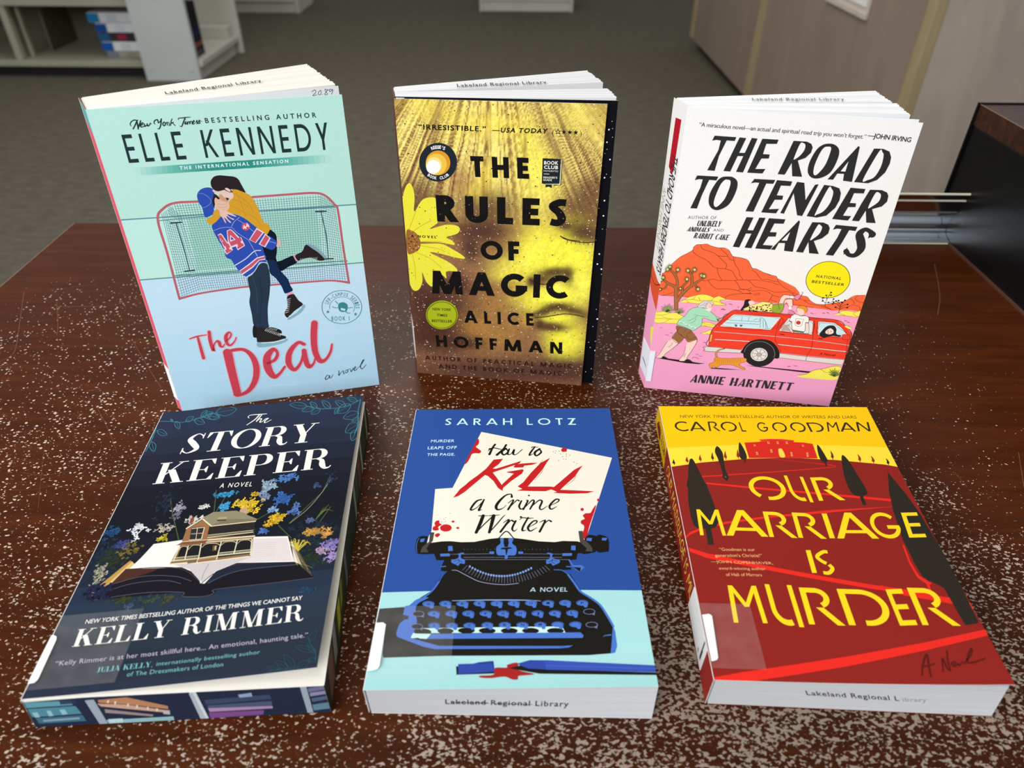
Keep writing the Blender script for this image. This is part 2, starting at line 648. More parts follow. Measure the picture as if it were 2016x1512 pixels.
def flare(ch, b):
    """heavy condensed capitals with wedge ends and short thin arms"""
    s = 0.21

    def stem(x, k=1.0):
        return stroke([(x, 0, s * 1.10 * k), (x, 0.5, s * 0.92 * k), (x, 1, s * 1.10 * k)])

    def arm(x0, x1, y, w0=0.10, w1=0.15):
        return stroke([(x0, y, w0), (x1, y, w1)])
    if ch == 'T':
        return 0.60, stem(0.30) + arm(0.30, 0.60, 0.94, .10, .13) + arm(0.30, 0.0, 0.94, .10, .13)
    if ch == 'H':
        return 0.62, stem(0.11) + stem(0.51) + arm(0.1, 0.52, 0.47, .10, .10)
    if ch == 'E':
        return 0.47, stem(0.11) + arm(0.1, 0.47, 0.945, .11, .14) + arm(0.1, 0.41, 0.50, .10, .13) + arm(0.1, 0.47, 0.055, .11, .14)
    if ch == 'I':
        return 0.22, stem(0.11)
    if ch == 'R':
        return 0.58, stem(0.11) + bowl(0.1, 0.54, 0.40, 1.0, 0.19, 0.10) + [[(0.24, 0.46), (0.40, 0.46), (0.60, 0), (0.37, 0)]]
    if ch == 'O':
        return 0.60, stroke(arc(0.30, 0.5, 0.30 - s * 0.46, 0.5 - 0.05, 0, 348.75, s, 31, 0.10), True)
    if ch == 'A':
        return 0.60, [[(0.0, 0), (0.11, 0), (0.36, 0.86), (0.34, 1.0)]] + [[(0.37, 0), (0.60, 0), (0.46, 1.0), (0.32, 1.0)]] + arm(0.12, 0.42, 0.26, .10, .10)
    if ch == 'D':
        return 0.60, stem(0.11) + stroke([(0.1, 0.945, .11), (0.22, 0.945, .11)] + arc(0.22, 0.5, 0.285, 0.445, 88, -88, s, 16, 0.11) + [(0.22, 0.055, .11), (0.1, 0.055, .11)])
    if ch == 'N':
        return 0.64, stroke([(0.07, 0, .15), (0.07, 1, .12)]) + stroke([(0.58, 0, .11), (0.58, 1, .14)]) + [[(0.36, 0), (0.63, 0), (0.25, 1), (0.01, 1)]]
    if ch == 'S':
        k = [(0.02, 0.17, .10), (0.10, 0.06, .11), (0.25, 0.06, .12), (0.38, 0.25, .20), (0.25, 0.50, .23), (0.12, 0.74, .20), (0.25, 0.94, .11), (0.40, 0.93, .11), (0.47, 0.82, .12)]
        return 0.50, stroke([tuple(p) for p in spline(k, False, 5)])
    if ch == 'L':
        return 0.45, stem(0.11) + arm(0.1, 0.45, 0.055, .11, .14)
    if ch == 'U':
        return 0.60, stroke([(0.11, 1, s), (0.11, 0.32, s)] + arc(0.31, 0.32, 0.20, 0.27, 180, 360, s * 0.7, 12) + [(0.51, 1, .12)])
    if ch == 'K':
        return 0.58, stem(0.11) + [[(0.20, 0.45), (0.28, 0.38), (0.56, 1), (0.46, 1)]] + [[(0.24, 0.56), (0.40, 0.62), (0.60, 0), (0.38, 0)]]
    if ch == 'Y':
        return 0.58, stroke([(0.29, 0, s), (0.29, 0.5, s * .9)]) + [[(0.19, 0.42), (0.39, 0.42), (0.22, 1), (0.0, 1)]] + [[(0.30, 0.42), (0.38, 0.46), (0.58, 1), (0.48, 1)]]
    if ch == 'M':
        return 0.78, stroke([(0.07, 0, .13), (0.10, 1, .12)]) + stroke([(0.68, 0, s), (0.66, 1, s)]) + [[(0.30, 0.1), (0.42, 0.1), (0.24, 1), (0.05, 1)]] + [[(0.34, 0.1), (0.42, 0.1), (0.68, 1), (0.58, 1)]]
    if ch == 'B':
        return 0.56, stem(0.11) + bowl(0.1, 0.50, 0.46, 1.0, 0.18, 0.10) + bowl(0.1, 0.55, 0, 0.54, 0.19, 0.10)
    if ch == 'C':
        return 0.54, stroke(arc(0.30, 0.5, 0.30 - s * 0.46, 0.45, 55, 305, s, 20, 0.10))
    return 0.30, []


def didone(ch, b):
    """high-contrast serif capitals"""
    s, t = 0.19, 0.032

    def serif(x, y, w=0.34):
        return rect(x - w / 2, y, x + w / 2, y + t)

    def stem(x):
        return rect(x - s / 2, 0, x + s / 2, 1) + serif(x, 0) + serif(x, 1 - t)

    def beak(x, y, d, h):
        return [[(x, y), (x - t * 1.2, y), (x - t * 3, y + d * h * .35), (x - t * 0.2, y + d * h)][::d]]
    if ch == 'T':
        return 0.78, rect(0.39 - s / 2, 0, 0.39 + s / 2, 1) + serif(0.39, 0, 0.42) + rect(0.02, 1 - t, 0.76, 1) + [[(0.0, 0.72), (0.03, 0.72), (0.16, 1), (0.02, 1)]] + [[(0.75, 0.72), (0.78, 0.72), (0.76, 1), (0.62, 1)]]
    if ch == 'E':
        return 0.72, stem(0.17) + rect(0.17, 1 - t, 0.68, 1) + rect(0.17, 0, 0.70, t) + rect(0.2, 0.5 - t / 2, 0.5, 0.5 + t / 2) + [[(0.66, 0.74), (0.69, 0.74), (0.68, 1), (0.52, 1)]] + [[(0.54, 0), (0.70, 0), (0.72, 0.28), (0.69, 0.28)]] + [[(0.47, 0.36), (0.50, 0.36), (0.50, 0.64), (0.47, 0.64), (0.40, 0.5)]]
    if ch == 'L':
        return 0.68, stem(0.17) + rect(0.17, 0, 0.66, t) + [[(0.50, 0), (0.66, 0), (0.68, 0.30), (0.65, 0.30)]]
    if ch == 'I':
        return 0.34, stem(0.17)
    if ch == 'J':
        return 0.46, rect(0.20, 0.15, 0.20 + s, 1) + serif(0.3, 1 - t) + stroke(arc(0.16, 0.15, 0.135, 0.15, 0, -150, 0.1, 10, 0.04))
    if ch == 'U':
        return 0.78, rect(0.12, 0.3, 0.12 + s, 1) + serif(0.21, 1 - t, 0.36) + rect(0.62, 0.3, 0.62 + t, 1) + serif(0.64, 1 - t, 0.26) + stroke(arc(0.425, 0.30, 0.21, 0.28, 180, 360, 0.11, 14, 0.05))
    if ch == 'K':
        return 0.86, stem(0.17) + stroke([(0.22, 0.36, t * 1.3), (0.66, 0.98, t * 1.3)]) + serif(0.68, 1 - t, 0.28) + diag(0.68, 0.40, s * 1.15, 0, 0.63) + serif(0.68, 0, 0.36)
    if ch == 'R':
        return 0.86, stem(0.17) + stroke([(0.2, 1 - t / 2, t), (0.42, 1 - t / 2, t)] + arc(0.42, 0.755, 0.20, 0.23, 88, -88, 0.18, 14, t) + [(0.42, 0.51, t), (0.2, 0.51, t)]) + stroke([tuple(p) for p in spline([(0.40, 0.51, t), (0.56, 0.42, 0.13), (0.60, 0.20, 0.18), (0.68, 0.03, 0.11), (0.80, 0.03, 0.05), (0.86, 0.12, 0.03)], False, 5)])
    if ch == 'P':
        return 0.74, stem(0.17) + stroke([(0.2, 1 - t / 2, t), (0.44, 1 - t / 2, t)] + arc(0.44, 0.735, 0.21, 0.25, 88, -88, 0.18, 14, t) + [(0.44, 0.47, t), (0.2, 0.47, t)])
    if ch == 'O':
        return 0.92, stroke(arc(0.46, 0.5, 0.37, 0.5 - t / 2, 0, 348.75, 0.18, 31, t), True)
    if ch == 'S':
        k = [(0.06, 0.28, .03), (0.10, 0.13, .05), (0.28, 0.02, .04), (0.50, 0.20, .15), (0.34, 0.47, .20), (0.16, 0.74, .15), (0.34, 0.98, .04), (0.52, 0.88, .05), (0.56, 0.74, .03)]
        return 0.64, stroke([tuple(p) for p in spline(k, False, 6)]) + rect(0.045, 0, 0.075, 0.3) + rect(0.545, 0.72, 0.575, 1)
    if ch == 'Y':
        return 0.82, rect(0.41 - s / 2, 0, 0.41 + s / 2, 0.46) + serif(0.41, 0, 0.40) + diag(0.41, 0.16, s * 1.1, 0.42, 1) + stroke([(0.44, 0.44, t * 1.3), (0.68, 0.99, t * 1.3)]) + serif(0.16, 1 - t, 0.34) + serif(0.69, 1 - t, 0.26)
    if ch == 'M':
        return 1.06, rect(0.13, 0, 0.13 + t, 1) + serif(0.15, 0, 0.26) + serif(0.12, 1 - t, 0.22) + rect(0.76, 0, 0.76 + s, 1) + serif(0.855, 0, 0.36) + serif(0.9, 1 - t, 0.26) + diag(0.50, 0.18, s, 0, 1) + diag(0.50, 0.78, t * 1.5, 0, 1)
    if ch == 'A':
        return 0.84, diag(0.66, 0.40, s * 1.05) + diag(0.12, 0.40, t * 1.3) + rect(0.2, 0.3, 0.6, 0.3 + t) + serif(0.12, 0, 0.26) + serif(0.66, 0, 0.36)
    if ch == ',':
        return 0.2, [[(0.05, 0), (0.16, 0.0), (0.16, 0.1), (0.05, 0.1)], [(0.12, 0.0), (0.16, 0.0), (0.06, -0.16), (0.03, -0.14)]]
    return 0.36, []


def layout(font, s, bold, space):
    x = 0.0
    out = []
    for ch in s:
        if ch == ' ':
            x += 0.34 + space
            continue
        if font in ('geo', 'deco'):
            w, q = geo(ch, bold, font == 'deco')
        elif font == 'flare':
            w, q = flare(ch, bold)
        else:
            w, q = didone(ch, bold)
        out += [[(p[0] + x, p[1]) for p in poly] for poly in q]
        x += w + space
    xs = [p[0] for q in out for p in q]
    a, b = min(xs), max(xs)
    return [('p', [((p[0] - a) / (b - a), p[1]) for p in q]) for q in out]



class Sheet:
    """A printed face spanned by four corners; ink shapes lie on it in paint order."""

    def __init__(self, corners, W, H, mat, lift=0.0, la=2.0, lb=2.0, step=4e-7):
        self.P = [Vector(c) for c in corners]
        self.W, self.H, self.mat = W, H, mat
        self.lift, self.la, self.lb = lift, la, lb
        n = (self.P[1] - self.P[0]).cross(self.P[3] - self.P[0]).normalized()
        self.n = n
        self.faces = []
        self.h = 0.0
        self.step = step
        self.mb = MB()
        self.nodes = {}
        self.grid = None
        if lift or abs((self.P[2] - self.P[0]).dot(n)) > 2e-5:
            self.grid = (9, 11)

    def smooth(self, a, b):
        P = self.P
        p = P[0] * ((1 - a) * (1 - b)) + P[1] * (a * (1 - b)) + P[2] * (a * b) + P[3] * ((1 - a) * b)
        if self.lift:
            p = p + Vector((0, 0, self.lift * max(a, 0) ** self.la * max(1 - b, 0) ** self.lb))
        return p

    def at(self, u, v, h=0.0):
        a, b = u / self.W, v / self.H
        if not self.grid:
            return self.smooth(a, b) + self.n * h
        # the sheet is a net of small flat triangles; every ink shape lies on the same net
        nu, nv = self.grid
        i = min(max(int(a * nu), 0), nu - 1)
        j = min(max(int(b * nv), 0), nv - 1)
        s, t = a * nu - i, b * nv - j
        q = [self.net(i, j), self.net(i + 1, j), self.net(i + 1, j + 1), self.net(i, j + 1)]
        if s >= t:
            p = q[0] + (q[1] - q[0]) * s + (q[2] - q[1]) * t
        else:
            p = q[0] + (q[2] - q[3]) * s + (q[3] - q[0]) * t
        return p + self.n * h

    def net(self, i, j):
        if (i, j) not in self.nodes:
            self.nodes[i, j] = self.smooth(i / self.grid[0], j / self.grid[1])
        return self.nodes[i, j]

    def cut(self, poly):
        """Split one flat convex polygon along the net so that it follows a curled sheet."""
        if not self.grid:
            return [poly]
        nu, nv = self.grid

        def split(polys, f):
            nxt = []
            for q in polys:
                d = [f(p) for p in q]
                if min(d) >= -1e-9 or max(d) <= 1e-9:
                    nxt.append(q)
                    continue
                for sgn in (1, -1):
                    r = []
                    for k in range(len(q)):
                        a, b = q[k], q[(k + 1) % len(q)]
                        da, db = sgn * d[k], sgn * d[(k + 1) % len(q)]
                        if da <= 0:
                            r.append(a)
                        if da * db < 0:
                            t = da / (da - db)
                            r.append((a[0] + (b[0] - a[0]) * t, a[1] + (b[1] - a[1]) * t))
                    if len(r) > 2:
                        nxt.append(r)
            return nxt
        out = [poly]
        for i in range(1, nu):
            out = split(out, lambda p: p[0] / self.W * nu - i)
        for j in range(1, nv):
            out = split(out, lambda p: p[1] / self.H * nv - j)
        res = []
        for q in out:
            cx = sum(p[0] for p in q) / len(q)
            cy = sum(p[1] for p in q) / len(q)
            i, j = int(cx / self.W * nu), int(cy / self.H * nv)
            res += split([q], lambda p: (p[0] / self.W * nu - i) - (p[1] / self.H * nv - j))
        return res

    def emit_at(self, q):
        """corner points of a cut piece, all on the net triangle that holds its middle"""
        if not self.grid:
            return [self.at(x, y, self.h) for x, y in q]
        nu, nv = self.grid
        cx = sum(p[0] for p in q) / len(q) / self.W * nu
        cy = sum(p[1] for p in q) / len(q) / self.H * nv
        i, j = min(max(int(cx), 0), nu - 1), min(max(int(cy), 0), nv - 1)
        n4 = [self.net(i, j), self.net(i + 1, j), self.net(i + 1, j + 1), self.net(i, j + 1)]
        low = cx - i >= cy - j
        r = []
        for x, y in q:
            s, t = x / self.W * nu - i, y / self.H * nv - j
            p = n4[0] + (n4[1] - n4[0]) * s + (n4[2] - n4[1]) * t if low else n4[0] + (n4[2] - n4[3]) * s + (n4[3] - n4[0]) * t
            r.append(p + self.n * self.h)
        return r

    def trim(self, poly):
        """keep what lies on the sheet"""
        for ax, lim, sgn in ((0, 0, -1), (0, self.W, 1), (1, 0, -1), (1, self.H, 1)):
            if all(sgn * (p[ax] - lim) <= 0 for p in poly):
                continue
            r = []
            for j in range(len(poly)):
                a, b = poly[j], poly[(j + 1) % len(poly)]
                da, db = sgn * (a[ax] - lim), sgn * (b[ax] - lim)
                if da <= 0:
                    r.append(a)
                if da * db < 0:
                    t = da / (da - db)
                    r.append((a[0] + (b[0] - a[0]) * t, a[1] + (b[1] - a[1]) * t))
            poly = r
            if len(poly) < 3:
                return None
        return poly

    def emit(self, poly, col):
        poly = self.trim(poly)
        if not poly:
            return
        for q in self.cut(poly):
            self.mb.face(self.emit_at(q), self.mat, col)

    def up(self):
        self.h += self.step

    def ngon(self, pts, col):
        pts = [(float(p[0]), float(p[1])) for p in pts]
        a = sum(p[0] * q[1] - q[0] * p[1] for p, q in zip(pts, pts[1:] + pts[:1]))
        if a < 0:
            pts.reverse()
        tri = geometry.tessellate_polygon([[Vector((p[0], p[1], 0)) for p in pts]])
        for t in tri:
            q = [pts[k] for k in t]
            if (q[1][0] - q[0][0]) * (q[2][1] - q[0][1]) - (q[1][1] - q[0][1]) * (q[2][0] - q[0][0]) < 0:
                q.reverse()
            self.emit(q, col)

    def band(self, pts, col, caps=True, closed=False):
        """pts: (x, y, half width)"""
        n = len(pts)
        lr = []
        for i in range(n):
            a = pts[i - 1] if i > 0 or closed else pts[0]
            b = pts[(i + 1) % n] if i < n - 1 or closed else pts[-1]
            dx, dy = b[0] - a[0], b[1] - a[1]
            d = math.hypot(dx, dy) or 1
            nx, ny = -dy / d * pts[i][2], dx / d * pts[i][2]
            lr.append(((pts[i][0] + nx, pts[i][1] + ny), (pts[i][0] - nx, pts[i][1] - ny)))
        for i in range(n if closed else n - 1):
            a, b = lr[i], lr[(i + 1) % n]
            self.quad([a[1], b[1], b[0], a[0]], col)
        if caps and not closed:
            self.h += 1.5e-7
            for p in (pts[0], pts[-1]):
                if p[2] > 1.2:
                    self.ngon([(p[0] + p[2] * math.cos(t * math.pi / 6), p[1] + p[2] * math.sin(t * math.pi / 6)) for t in range(12)], col)
            self.h -= 1.5e-7

    def quad(self, q, col):
        a = sum(p[0] * r[1] - r[0] * p[1] for p, r in zip(q, q[1:] + q[:1]))
        self.emit(q if a > 0 else q[::-1], col)

    def text(self, font, s, o, bx, up, col, bold=0.0, space=1.0):
        o, bx, up = np.array(o, float), np.array(bx, float), np.array(up, float)
        if font == 'sans':
            v, f = sans(s, bold, space)
            w = [o + bx * x + up * y for x, y in v]
            for q in f:
                self.quad([tuple(w[k]) for k in q], col)
            return
        h0 = self.h
        for k, (kind, pts) in enumerate(layout(font, s, bold, space)):
            w = [tuple(o + bx * p[0] + up * p[1]) for p in pts]
            self.h = h0 + (k % 5) * self.step * 0.6
            self.ngon(w, col)
        self.h = h0 + 2.4 * self.step

    def base(self, col, thick=0.0003, nu=1, nv=1):
        if self.grid:
            nu, nv = self.grid
        c = rgb(col)
        for i in range(nu):
            for j in range(nv):
                q = [(self.W * a / nu, self.H * b / nv) for a, b in ((i, j), (i + 1, j), (i + 1, j + 1), (i, j + 1))]
                for t in ((q[0], q[1], q[2]), (q[0], q[2], q[3])):
                    self.mb.face([self.at(*p) for p in t], self.mat, c)
                    self.mb.face([self.at(*p, -thick) for p in t[::-1]], self.mat, rgb('efefec'))
        edge = [(self.W * i / nu, 0) for i in range(nu)] + [(self.W, self.H * j / nv) for j in range(nv)]
        edge += [(self.W * (nu - i) / nu, self.H) for i in range(nu)] + [(0, self.H * (nv - j) / nv) for j in range(nv)]
        for a, b in zip(edge, edge[1:] + edge[:1]):
            hinge = a[0] == 0 and b[0] == 0
            self.mb.face([self.at(*a, -thick), self.at(*b, -thick), self.at(*b), self.at(*a)], self.mat, c if hinge else rgb('efefec'))
        self.up()

    def band_smooth(self, flat, w, c, closed=False):
        p = spline([flat[i:i + 2] for i in range(0, len(flat), 2)], closed, 5)
        self.band([(q[0], q[1], w / 2) for q in p], c, closed=closed)

    def paint(self, ops):
        for op in ops:
            k, col, d = op[0], op[1], op[-1]
            c = rgb(col)
            if k in 'PSLCV' and isinstance(d[0], list):
                for q in d:
                    self.paint([op[:-1] + [q]])
                continue
            self.up()
            if k == 'P':
                self.ngon([d[i:i + 2] for i in range(0, len(d), 2)], c)
            elif k == 'S':
                self.ngon(spline([d[i:i + 2] for i in range(0, len(d), 2)], True, 5), c)
            elif k == 'L':
                self.band_smooth(d, op[2], c)
            elif k == 'C':
                self.band_smooth(d, op[2], c, True)
            elif k == 'K':
                p = [d[i:i + 2] for i in range(0, len(d), 2)]
                for a, b in zip(p, p[1:]):
                    self.band([(a[0], a[1], op[2] / 2), (b[0], b[1], op[2] / 2)], c)
            elif k == 'Z':
                for i in range(0, len(d), 4):
                    self.band([(d[i], d[i + 1], op[2] / 2), (d[i + 2], d[i + 3], op[2] / 2)], c, caps=False)
            elif k == 'V':
                p = spline([d[i:i + 3] for i in range(0, len(d), 3)], False, 8)
                self.band([(q[0], q[1], max(q[2], 0.2) / 2) for q in p], c)
            elif k == 'E':
                x, y, ax, ay, bx, by = d
                self.ngon([(x + ax * math.cos(t) + bx * math.sin(t), y + ay * math.cos(t) + by * math.sin(t)) for t in [i * math.pi / 16 for i in range(32)]], c)
            elif k == 'D':
                for i in range(0, len(d), 3):
                    x, y, r = d[i:i + 3]
                    self.ngon([(x + r * math.cos(t), y + r * math.sin(t)) for t in [j * math.pi / 4 for j in range(8)]], c)
            elif k == 'F':
                # a spray of small blossoms
                x, y, rx, ry, n, r, seed = d
                g = random.Random(seed)
                for i in range(int(n)):
                    px, py = x + g.gauss(0, 0.45) * rx, y + g.gauss(0, 0.45) * ry
                    v = g.uniform(0.55, 1.15)
                    cc = tuple(min(1, q * v) for q in c[:3]) + (1,)
                    a0 = g.uniform(0, 6.28)
                    for m in range(g.randint(2, 4)):
                        t = a0 + m * 1.4
                        ex, ey = math.cos(t), math.sin(t)
                        s = r * g.uniform(0.35, 0.75)
                        self.ngon([(px + ex * s * (1 + math.cos(w)) - ey * s * 0.5 * math.sin(w), py + ey * s * (1 + math.cos(w)) + ex * s * 0.5 * math.sin(w)) for w in [z * math.pi / 3.5 for z in range(7)]], cc)
                    if i % 6 == 0:
                        self.up()
            elif k == 'Q':
                # fine droplets all over the sheet
                n, r, seed = d
                g = random.Random(seed)
                for i in range(int(n)):
                    px, py, s = g.random() * self.W, g.random() ** 0.9 * self.H, r * g.uniform(0.5, 1.5) ** 1.5
                    self.ngon([(px + s * math.cos(t), py + s * g.uniform(0.6, 1.1) * math.sin(t)) for t in [z * math.pi / 3 for z in range(6)]], c)
            elif k == 'T':
                self.text(op[2], op[3], op[4][0:2], op[4][2:4], op[4][4:6], c, *op[5:])


SHEETS = {
    'deal_spine': ([(-0.25422, 0.4364, 0.2095), (-0.24184, 0.40843, 0.0004), (-0.23768, 0.40486, 0.0003), (-0.23911, 0.4133, 0.20933)], 2102.6, 165.5),
    'deal_flyleaf': ([(-0.23708, 0.40606, 0.0003), (-0.10647, 0.45784, 0.0005), (-0.10847, 0.46614, 0.2095), (-0.23851, 0.4145, 0.2092)], 1402.1, 2091.2),
    'deal_label': ([(-0.24408, 0.41288, 0.03595), (-0.24256, 0.40943, 0.00981), (-0.23799, 0.40508, 0.00971), (-0.23817, 0.40613, 0.03584)], 262.8, 76.4),
    'deal_top': ([(-0.23982, 0.41322, 0.20929), (-0.11119, 0.47195, 0.2095), (-0.12365, 0.49924, 0.2095), (-0.25228, 0.44051, 0.20929)], 1413.9, 300.0),
    'magic_spine': ([(-0.07763, 0.47639, 0.2065), (-0.07763, 0.47589, 0.0004), (-0.07336, 0.45414, 0.00036), (-0.073, 0.45449, 0.20541)], 2055.7, 222.9),
    'magic_leaf': ([(-0.07323, 0.45533, 0.00036), (0.06098, 0.44084, 0.00179), (0.06117, 0.44121, 0.20891), (-0.07262, 0.45565, 0.20628)], 1347.9, 2065.2),
    'magic_label': ([(-0.07749, 0.47375, 0.0416), (-0.0775, 0.47369, 0.01482), (-0.07363, 0.4541, 0.01472), (-0.07358, 0.45414, 0.04137)], 267.2, 199.8),
    'magic_top': ([(-0.0754, 0.46712, 0.2065), (0.05777, 0.49389, 0.2065), (0.05186, 0.5233, 0.2065), (-0.08131, 0.49653, 0.2065)], 1358.4, 300.0),
    'hearts_spine': ([(0.09867, 0.46419, 0.2047), (0.09846, 0.45711, 0.0004), (0.10021, 0.4375, 0.0003), (0.10273, 0.44167, 0.20562)], 2049.0, 212.9),
    'hearts_top': ([(0.10308, 0.44597, 0.2047), (0.23242, 0.46135, 0.2047), (0.22887, 0.49114, 0.2047), (0.09954, 0.47576, 0.2047)], 1302.5, 300.0),
    'hearts_label_side': ([(0.09842, 0.4552, 0.03412), (0.09835, 0.45439, 0.00918), (0.09993, 0.43761, 0.00913), (0.10023, 0.43812, 0.03418)], 250.1, 170.1),
    'hearts_label': ([(0.1002, 0.43705, 0.00712), (0.10419, 0.43639, 0.00714), (0.10451, 0.43693, 0.03371), (0.10052, 0.43759, 0.03371)], 40.4, 265.9),
    'keeper_tail': ([(-0.21918, 0.17189, 0.00062), (-0.08429, 0.18036, 0.00062), (-0.08502, 0.18159, 0.02102), (-0.21843, 0.17337, 0.02102)], 1344.2, 204.6),
    'keeper_fore': ([(-0.08401, 0.18068, 0.00061), (-0.10037, 0.39, 0.00061), (-0.10109, 0.39123, 0.02101), (-0.08474, 0.18192, 0.02101)], 2099.5, 204.5),
    'keeper_spine': ([(-0.23581, 0.37635, 0.00062), (-0.2195, 0.17217, 0.00062), (-0.21875, 0.17364, 0.02162), (-0.2346, 0.37709, 0.02162)], 2044.5, 210.6),
    'lotz_tail': ([(-0.06599, 0.18031, 0.0006), (0.06705, 0.17869, 0.0006), (0.06803, 0.18221, 0.021), (-0.06626, 0.17933, 0.021)], 1336.8, 205.8),
    'lotz_spine': ([(-0.06472, 0.38319, 0.0006), (-0.06629, 0.18032, 0.0006), (-0.06656, 0.17933, 0.0216), (-0.065, 0.3822, 0.0216)], 2028.8, 210.2),
    'marriage_tail': ([(0.09398, 0.1862, 0.0006), (0.22808, 0.18102, 0.0006), (0.22942, 0.18392, 0.0213), (0.09427, 0.18552, 0.0213)], 1346.8, 208.3),
    'marriage_spine': ([(0.10229, 0.39756, 0.00058), (0.09358, 0.18621, 0.00058), (0.09387, 0.18554, 0.02188), (0.10063, 0.38784, 0.02188)], 2069.7, 223.9),
    'marriage_label_side': ([(0.0954, 0.2404, 0.00311), (0.09385, 0.20192, 0.00311), (0.09398, 0.20074, 0.02164), (0.09522, 0.23778, 0.02164)], 377.8, 186.4),
    'deal_front': ([(-0.23768, 0.40486, 0.0003), (-0.1006, 0.43858, 0.0003), (-0.10255, 0.4469, 0.20957), (-0.23911, 0.4133, 0.20933)], 1409.0, 2093.3),
    'magic_front': ([(-0.07336, 0.45414, 0.00036), (0.05256, 0.4396, 0.0003), (0.05487, 0.43973, 0.20736), (-0.073, 0.45449, 0.20541)], 1277.5, 2060.6),
    'hearts_front': ([(0.10021, 0.4375, 0.0003), (0.23238, 0.41569, 0.00089), (0.23316, 0.42006, 0.20376), (0.10273, 0.44167, 0.20562)], 1330.9, 2041.5),
    'keeper_front': ([(-0.21845, 0.17367, 0.0216), (-0.0875, 0.18544, 0.023), (-0.10227, 0.3945, 0.0242), (-0.23431, 0.37711, 0.0216)], 1323.4, 2068.2, (0.0066, 1.6, 1.15)),
    'lotz_front': ([(-0.06626, 0.17933, 0.0216), (0.06803, 0.18221, 0.0216), (0.06672, 0.38554, 0.0216), (-0.0647, 0.3822, 0.0216)], 1328.9, 2031.0),
    'marriage_front': ([(0.09427, 0.18552, 0.0219), (0.22925, 0.18201, 0.0219), (0.24327, 0.38854, 0.0219), (0.10103, 0.38783, 0.0219)], 1386.4, 2047.2, (0.0039, 2.5, 2.5)),
}
PLANS = {
    'deal': {'back': [(-0.25422, 0.4364), (-0.1404, 0.5216)], 'blocks': [([(-0.25422, 0.4364), (-0.24006, 0.41364)], [(-0.1404, 0.5216), (-0.11119, 0.47195)], 40)]},
    'magic': {'back': [(-0.07763, 0.47639), (0.04982, 0.52254)], 'blocks': [([(-0.07763, 0.47639), (-0.0754, 0.46712)], [(0.04982, 0.52254), (0.05777, 0.49389)], 26), ([(-0.0754, 0.46712), (-0.0731, 0.45483)], [(0.05926, 0.47928), (0.06275, 0.45872)], 18)]},
    'hearts': {'back': [(0.09867, 0.46419), (0.23152, 0.48415)], 'blocks': [([(0.09867, 0.46419), (0.10087, 0.45508)], [(0.23152, 0.48415), (0.23242, 0.46135)], 20), ([(0.10087, 0.45508), (0.10308, 0.44597)], [(0.23355, 0.45811), (0.23224, 0.43522)], 20)], 'fly': [(0.10408, 0.44697), (0.23323, 0.42547)]},
}
BLOCKS = {
    'keeper': [(-0.2192, 0.17219, 0.0006), (-0.08431, 0.18066, 0.0006), (-0.10066, 0.38998, 0.0006), (-0.23551, 0.37637, 0.0006), (-0.21845, 0.17367, 0.021), (-0.08503, 0.18189, 0.021), (-0.10139, 0.39121, 0.021), (-0.23476, 0.37785, 0.021)],
    'lotz': [(-0.06599, 0.18031, 0.0006), (0.06705, 0.17869, 0.0006), (0.06573, 0.38202, 0.0006), (-0.06442, 0.38318, 0.0006), (-0.06626, 0.17933, 0.021), (0.06803, 0.18221, 0.021), (0.06672, 0.38554, 0.021), (-0.0647, 0.3822, 0.021)],
    'marriage': [(0.09398, 0.1862, 0.0006), (0.22808, 0.18102, 0.0006), (0.24247, 0.3868, 0.0006), (0.10269, 0.39754, 0.0006), (0.09427, 0.18552, 0.0213), (0.22942, 0.18392, 0.0213), (0.24277, 0.38754, 0.0213), (0.10103, 0.38783, 0.0213)],
}
TAPES = {'keeper_front': (0, 35, 401, 435), 'lotz_front': (0, 46, 384, 442), 'marriage_front': (0, 54, 256, 418)}
# ink of keeper_front
# ink of keeper_label
# ink of lotz_front
# ink of lotz_label
# ink of marriage_front
# ink of marriage_label
# ink of deal_front
# ink of deal_top
# ink of deal_flyleaf
# ink of deal_spine
# ink of lotz_tail
# ink of marriage_spine
# ink of marriage_tail
# ink of marriage_label_side
# ink of hearts_label_side
# ink of hearts_front
# ink of hearts_spine
# ink of hearts_top
# ink of keeper_tail
# ink of keeper_fore
# ink of keeper_spine
# ink of magic_front
# ink of magic_leaf
# ink of magic_top
SCRATCHES = [
["L","8d6a52",2.4,[262,8149,470,7712,673,7282,713,7137,673,7051]],
["L","8d6a52",1.9,[[1593,7355,1850,7012,2077,6719],[652,7973,853,7595,925,7437]]],
["L","8d6a52",1.3,[1690,6499,1909,6219,2054,6010]],
["L","8d6a52",2.3,[642,8249,852,8301]],
["L","8d6a52",3.1,[683,7894,923,7907,1128,7901]],
["L","8d6a52",0.9,[[1540,5647,1666,5653,1805,5695],[1797,5497,1588,5955,1505,6160]]],
["L","8d6a52",2.0,[5649,7207,5706,6963,5723,6673]],
["L","8d6a52",3.1,[[8870,8843,8637,8237,8449,7876],[3267,7970,3431,7799]]],
["L","8d6a52",2.1,[3113,7629,3357,7714]],
["L","8d6a52",1.1,[1516,5808,1693,5786,1866,5836]],
["L","8d6a52",2.4,[1436,7603,1572,7638]],
["L","8d6a52",1.5,[[5850,6213,5960,6380],[5275,6100,5404,5853,5429,5782],[7631,5878,7644,5738]]],
["L","8d6a52",2.2,[8163,6083,8009,5742]],
["L","8d6a52",1.7,[1530,6680,1613,6706]]]
ART = {}
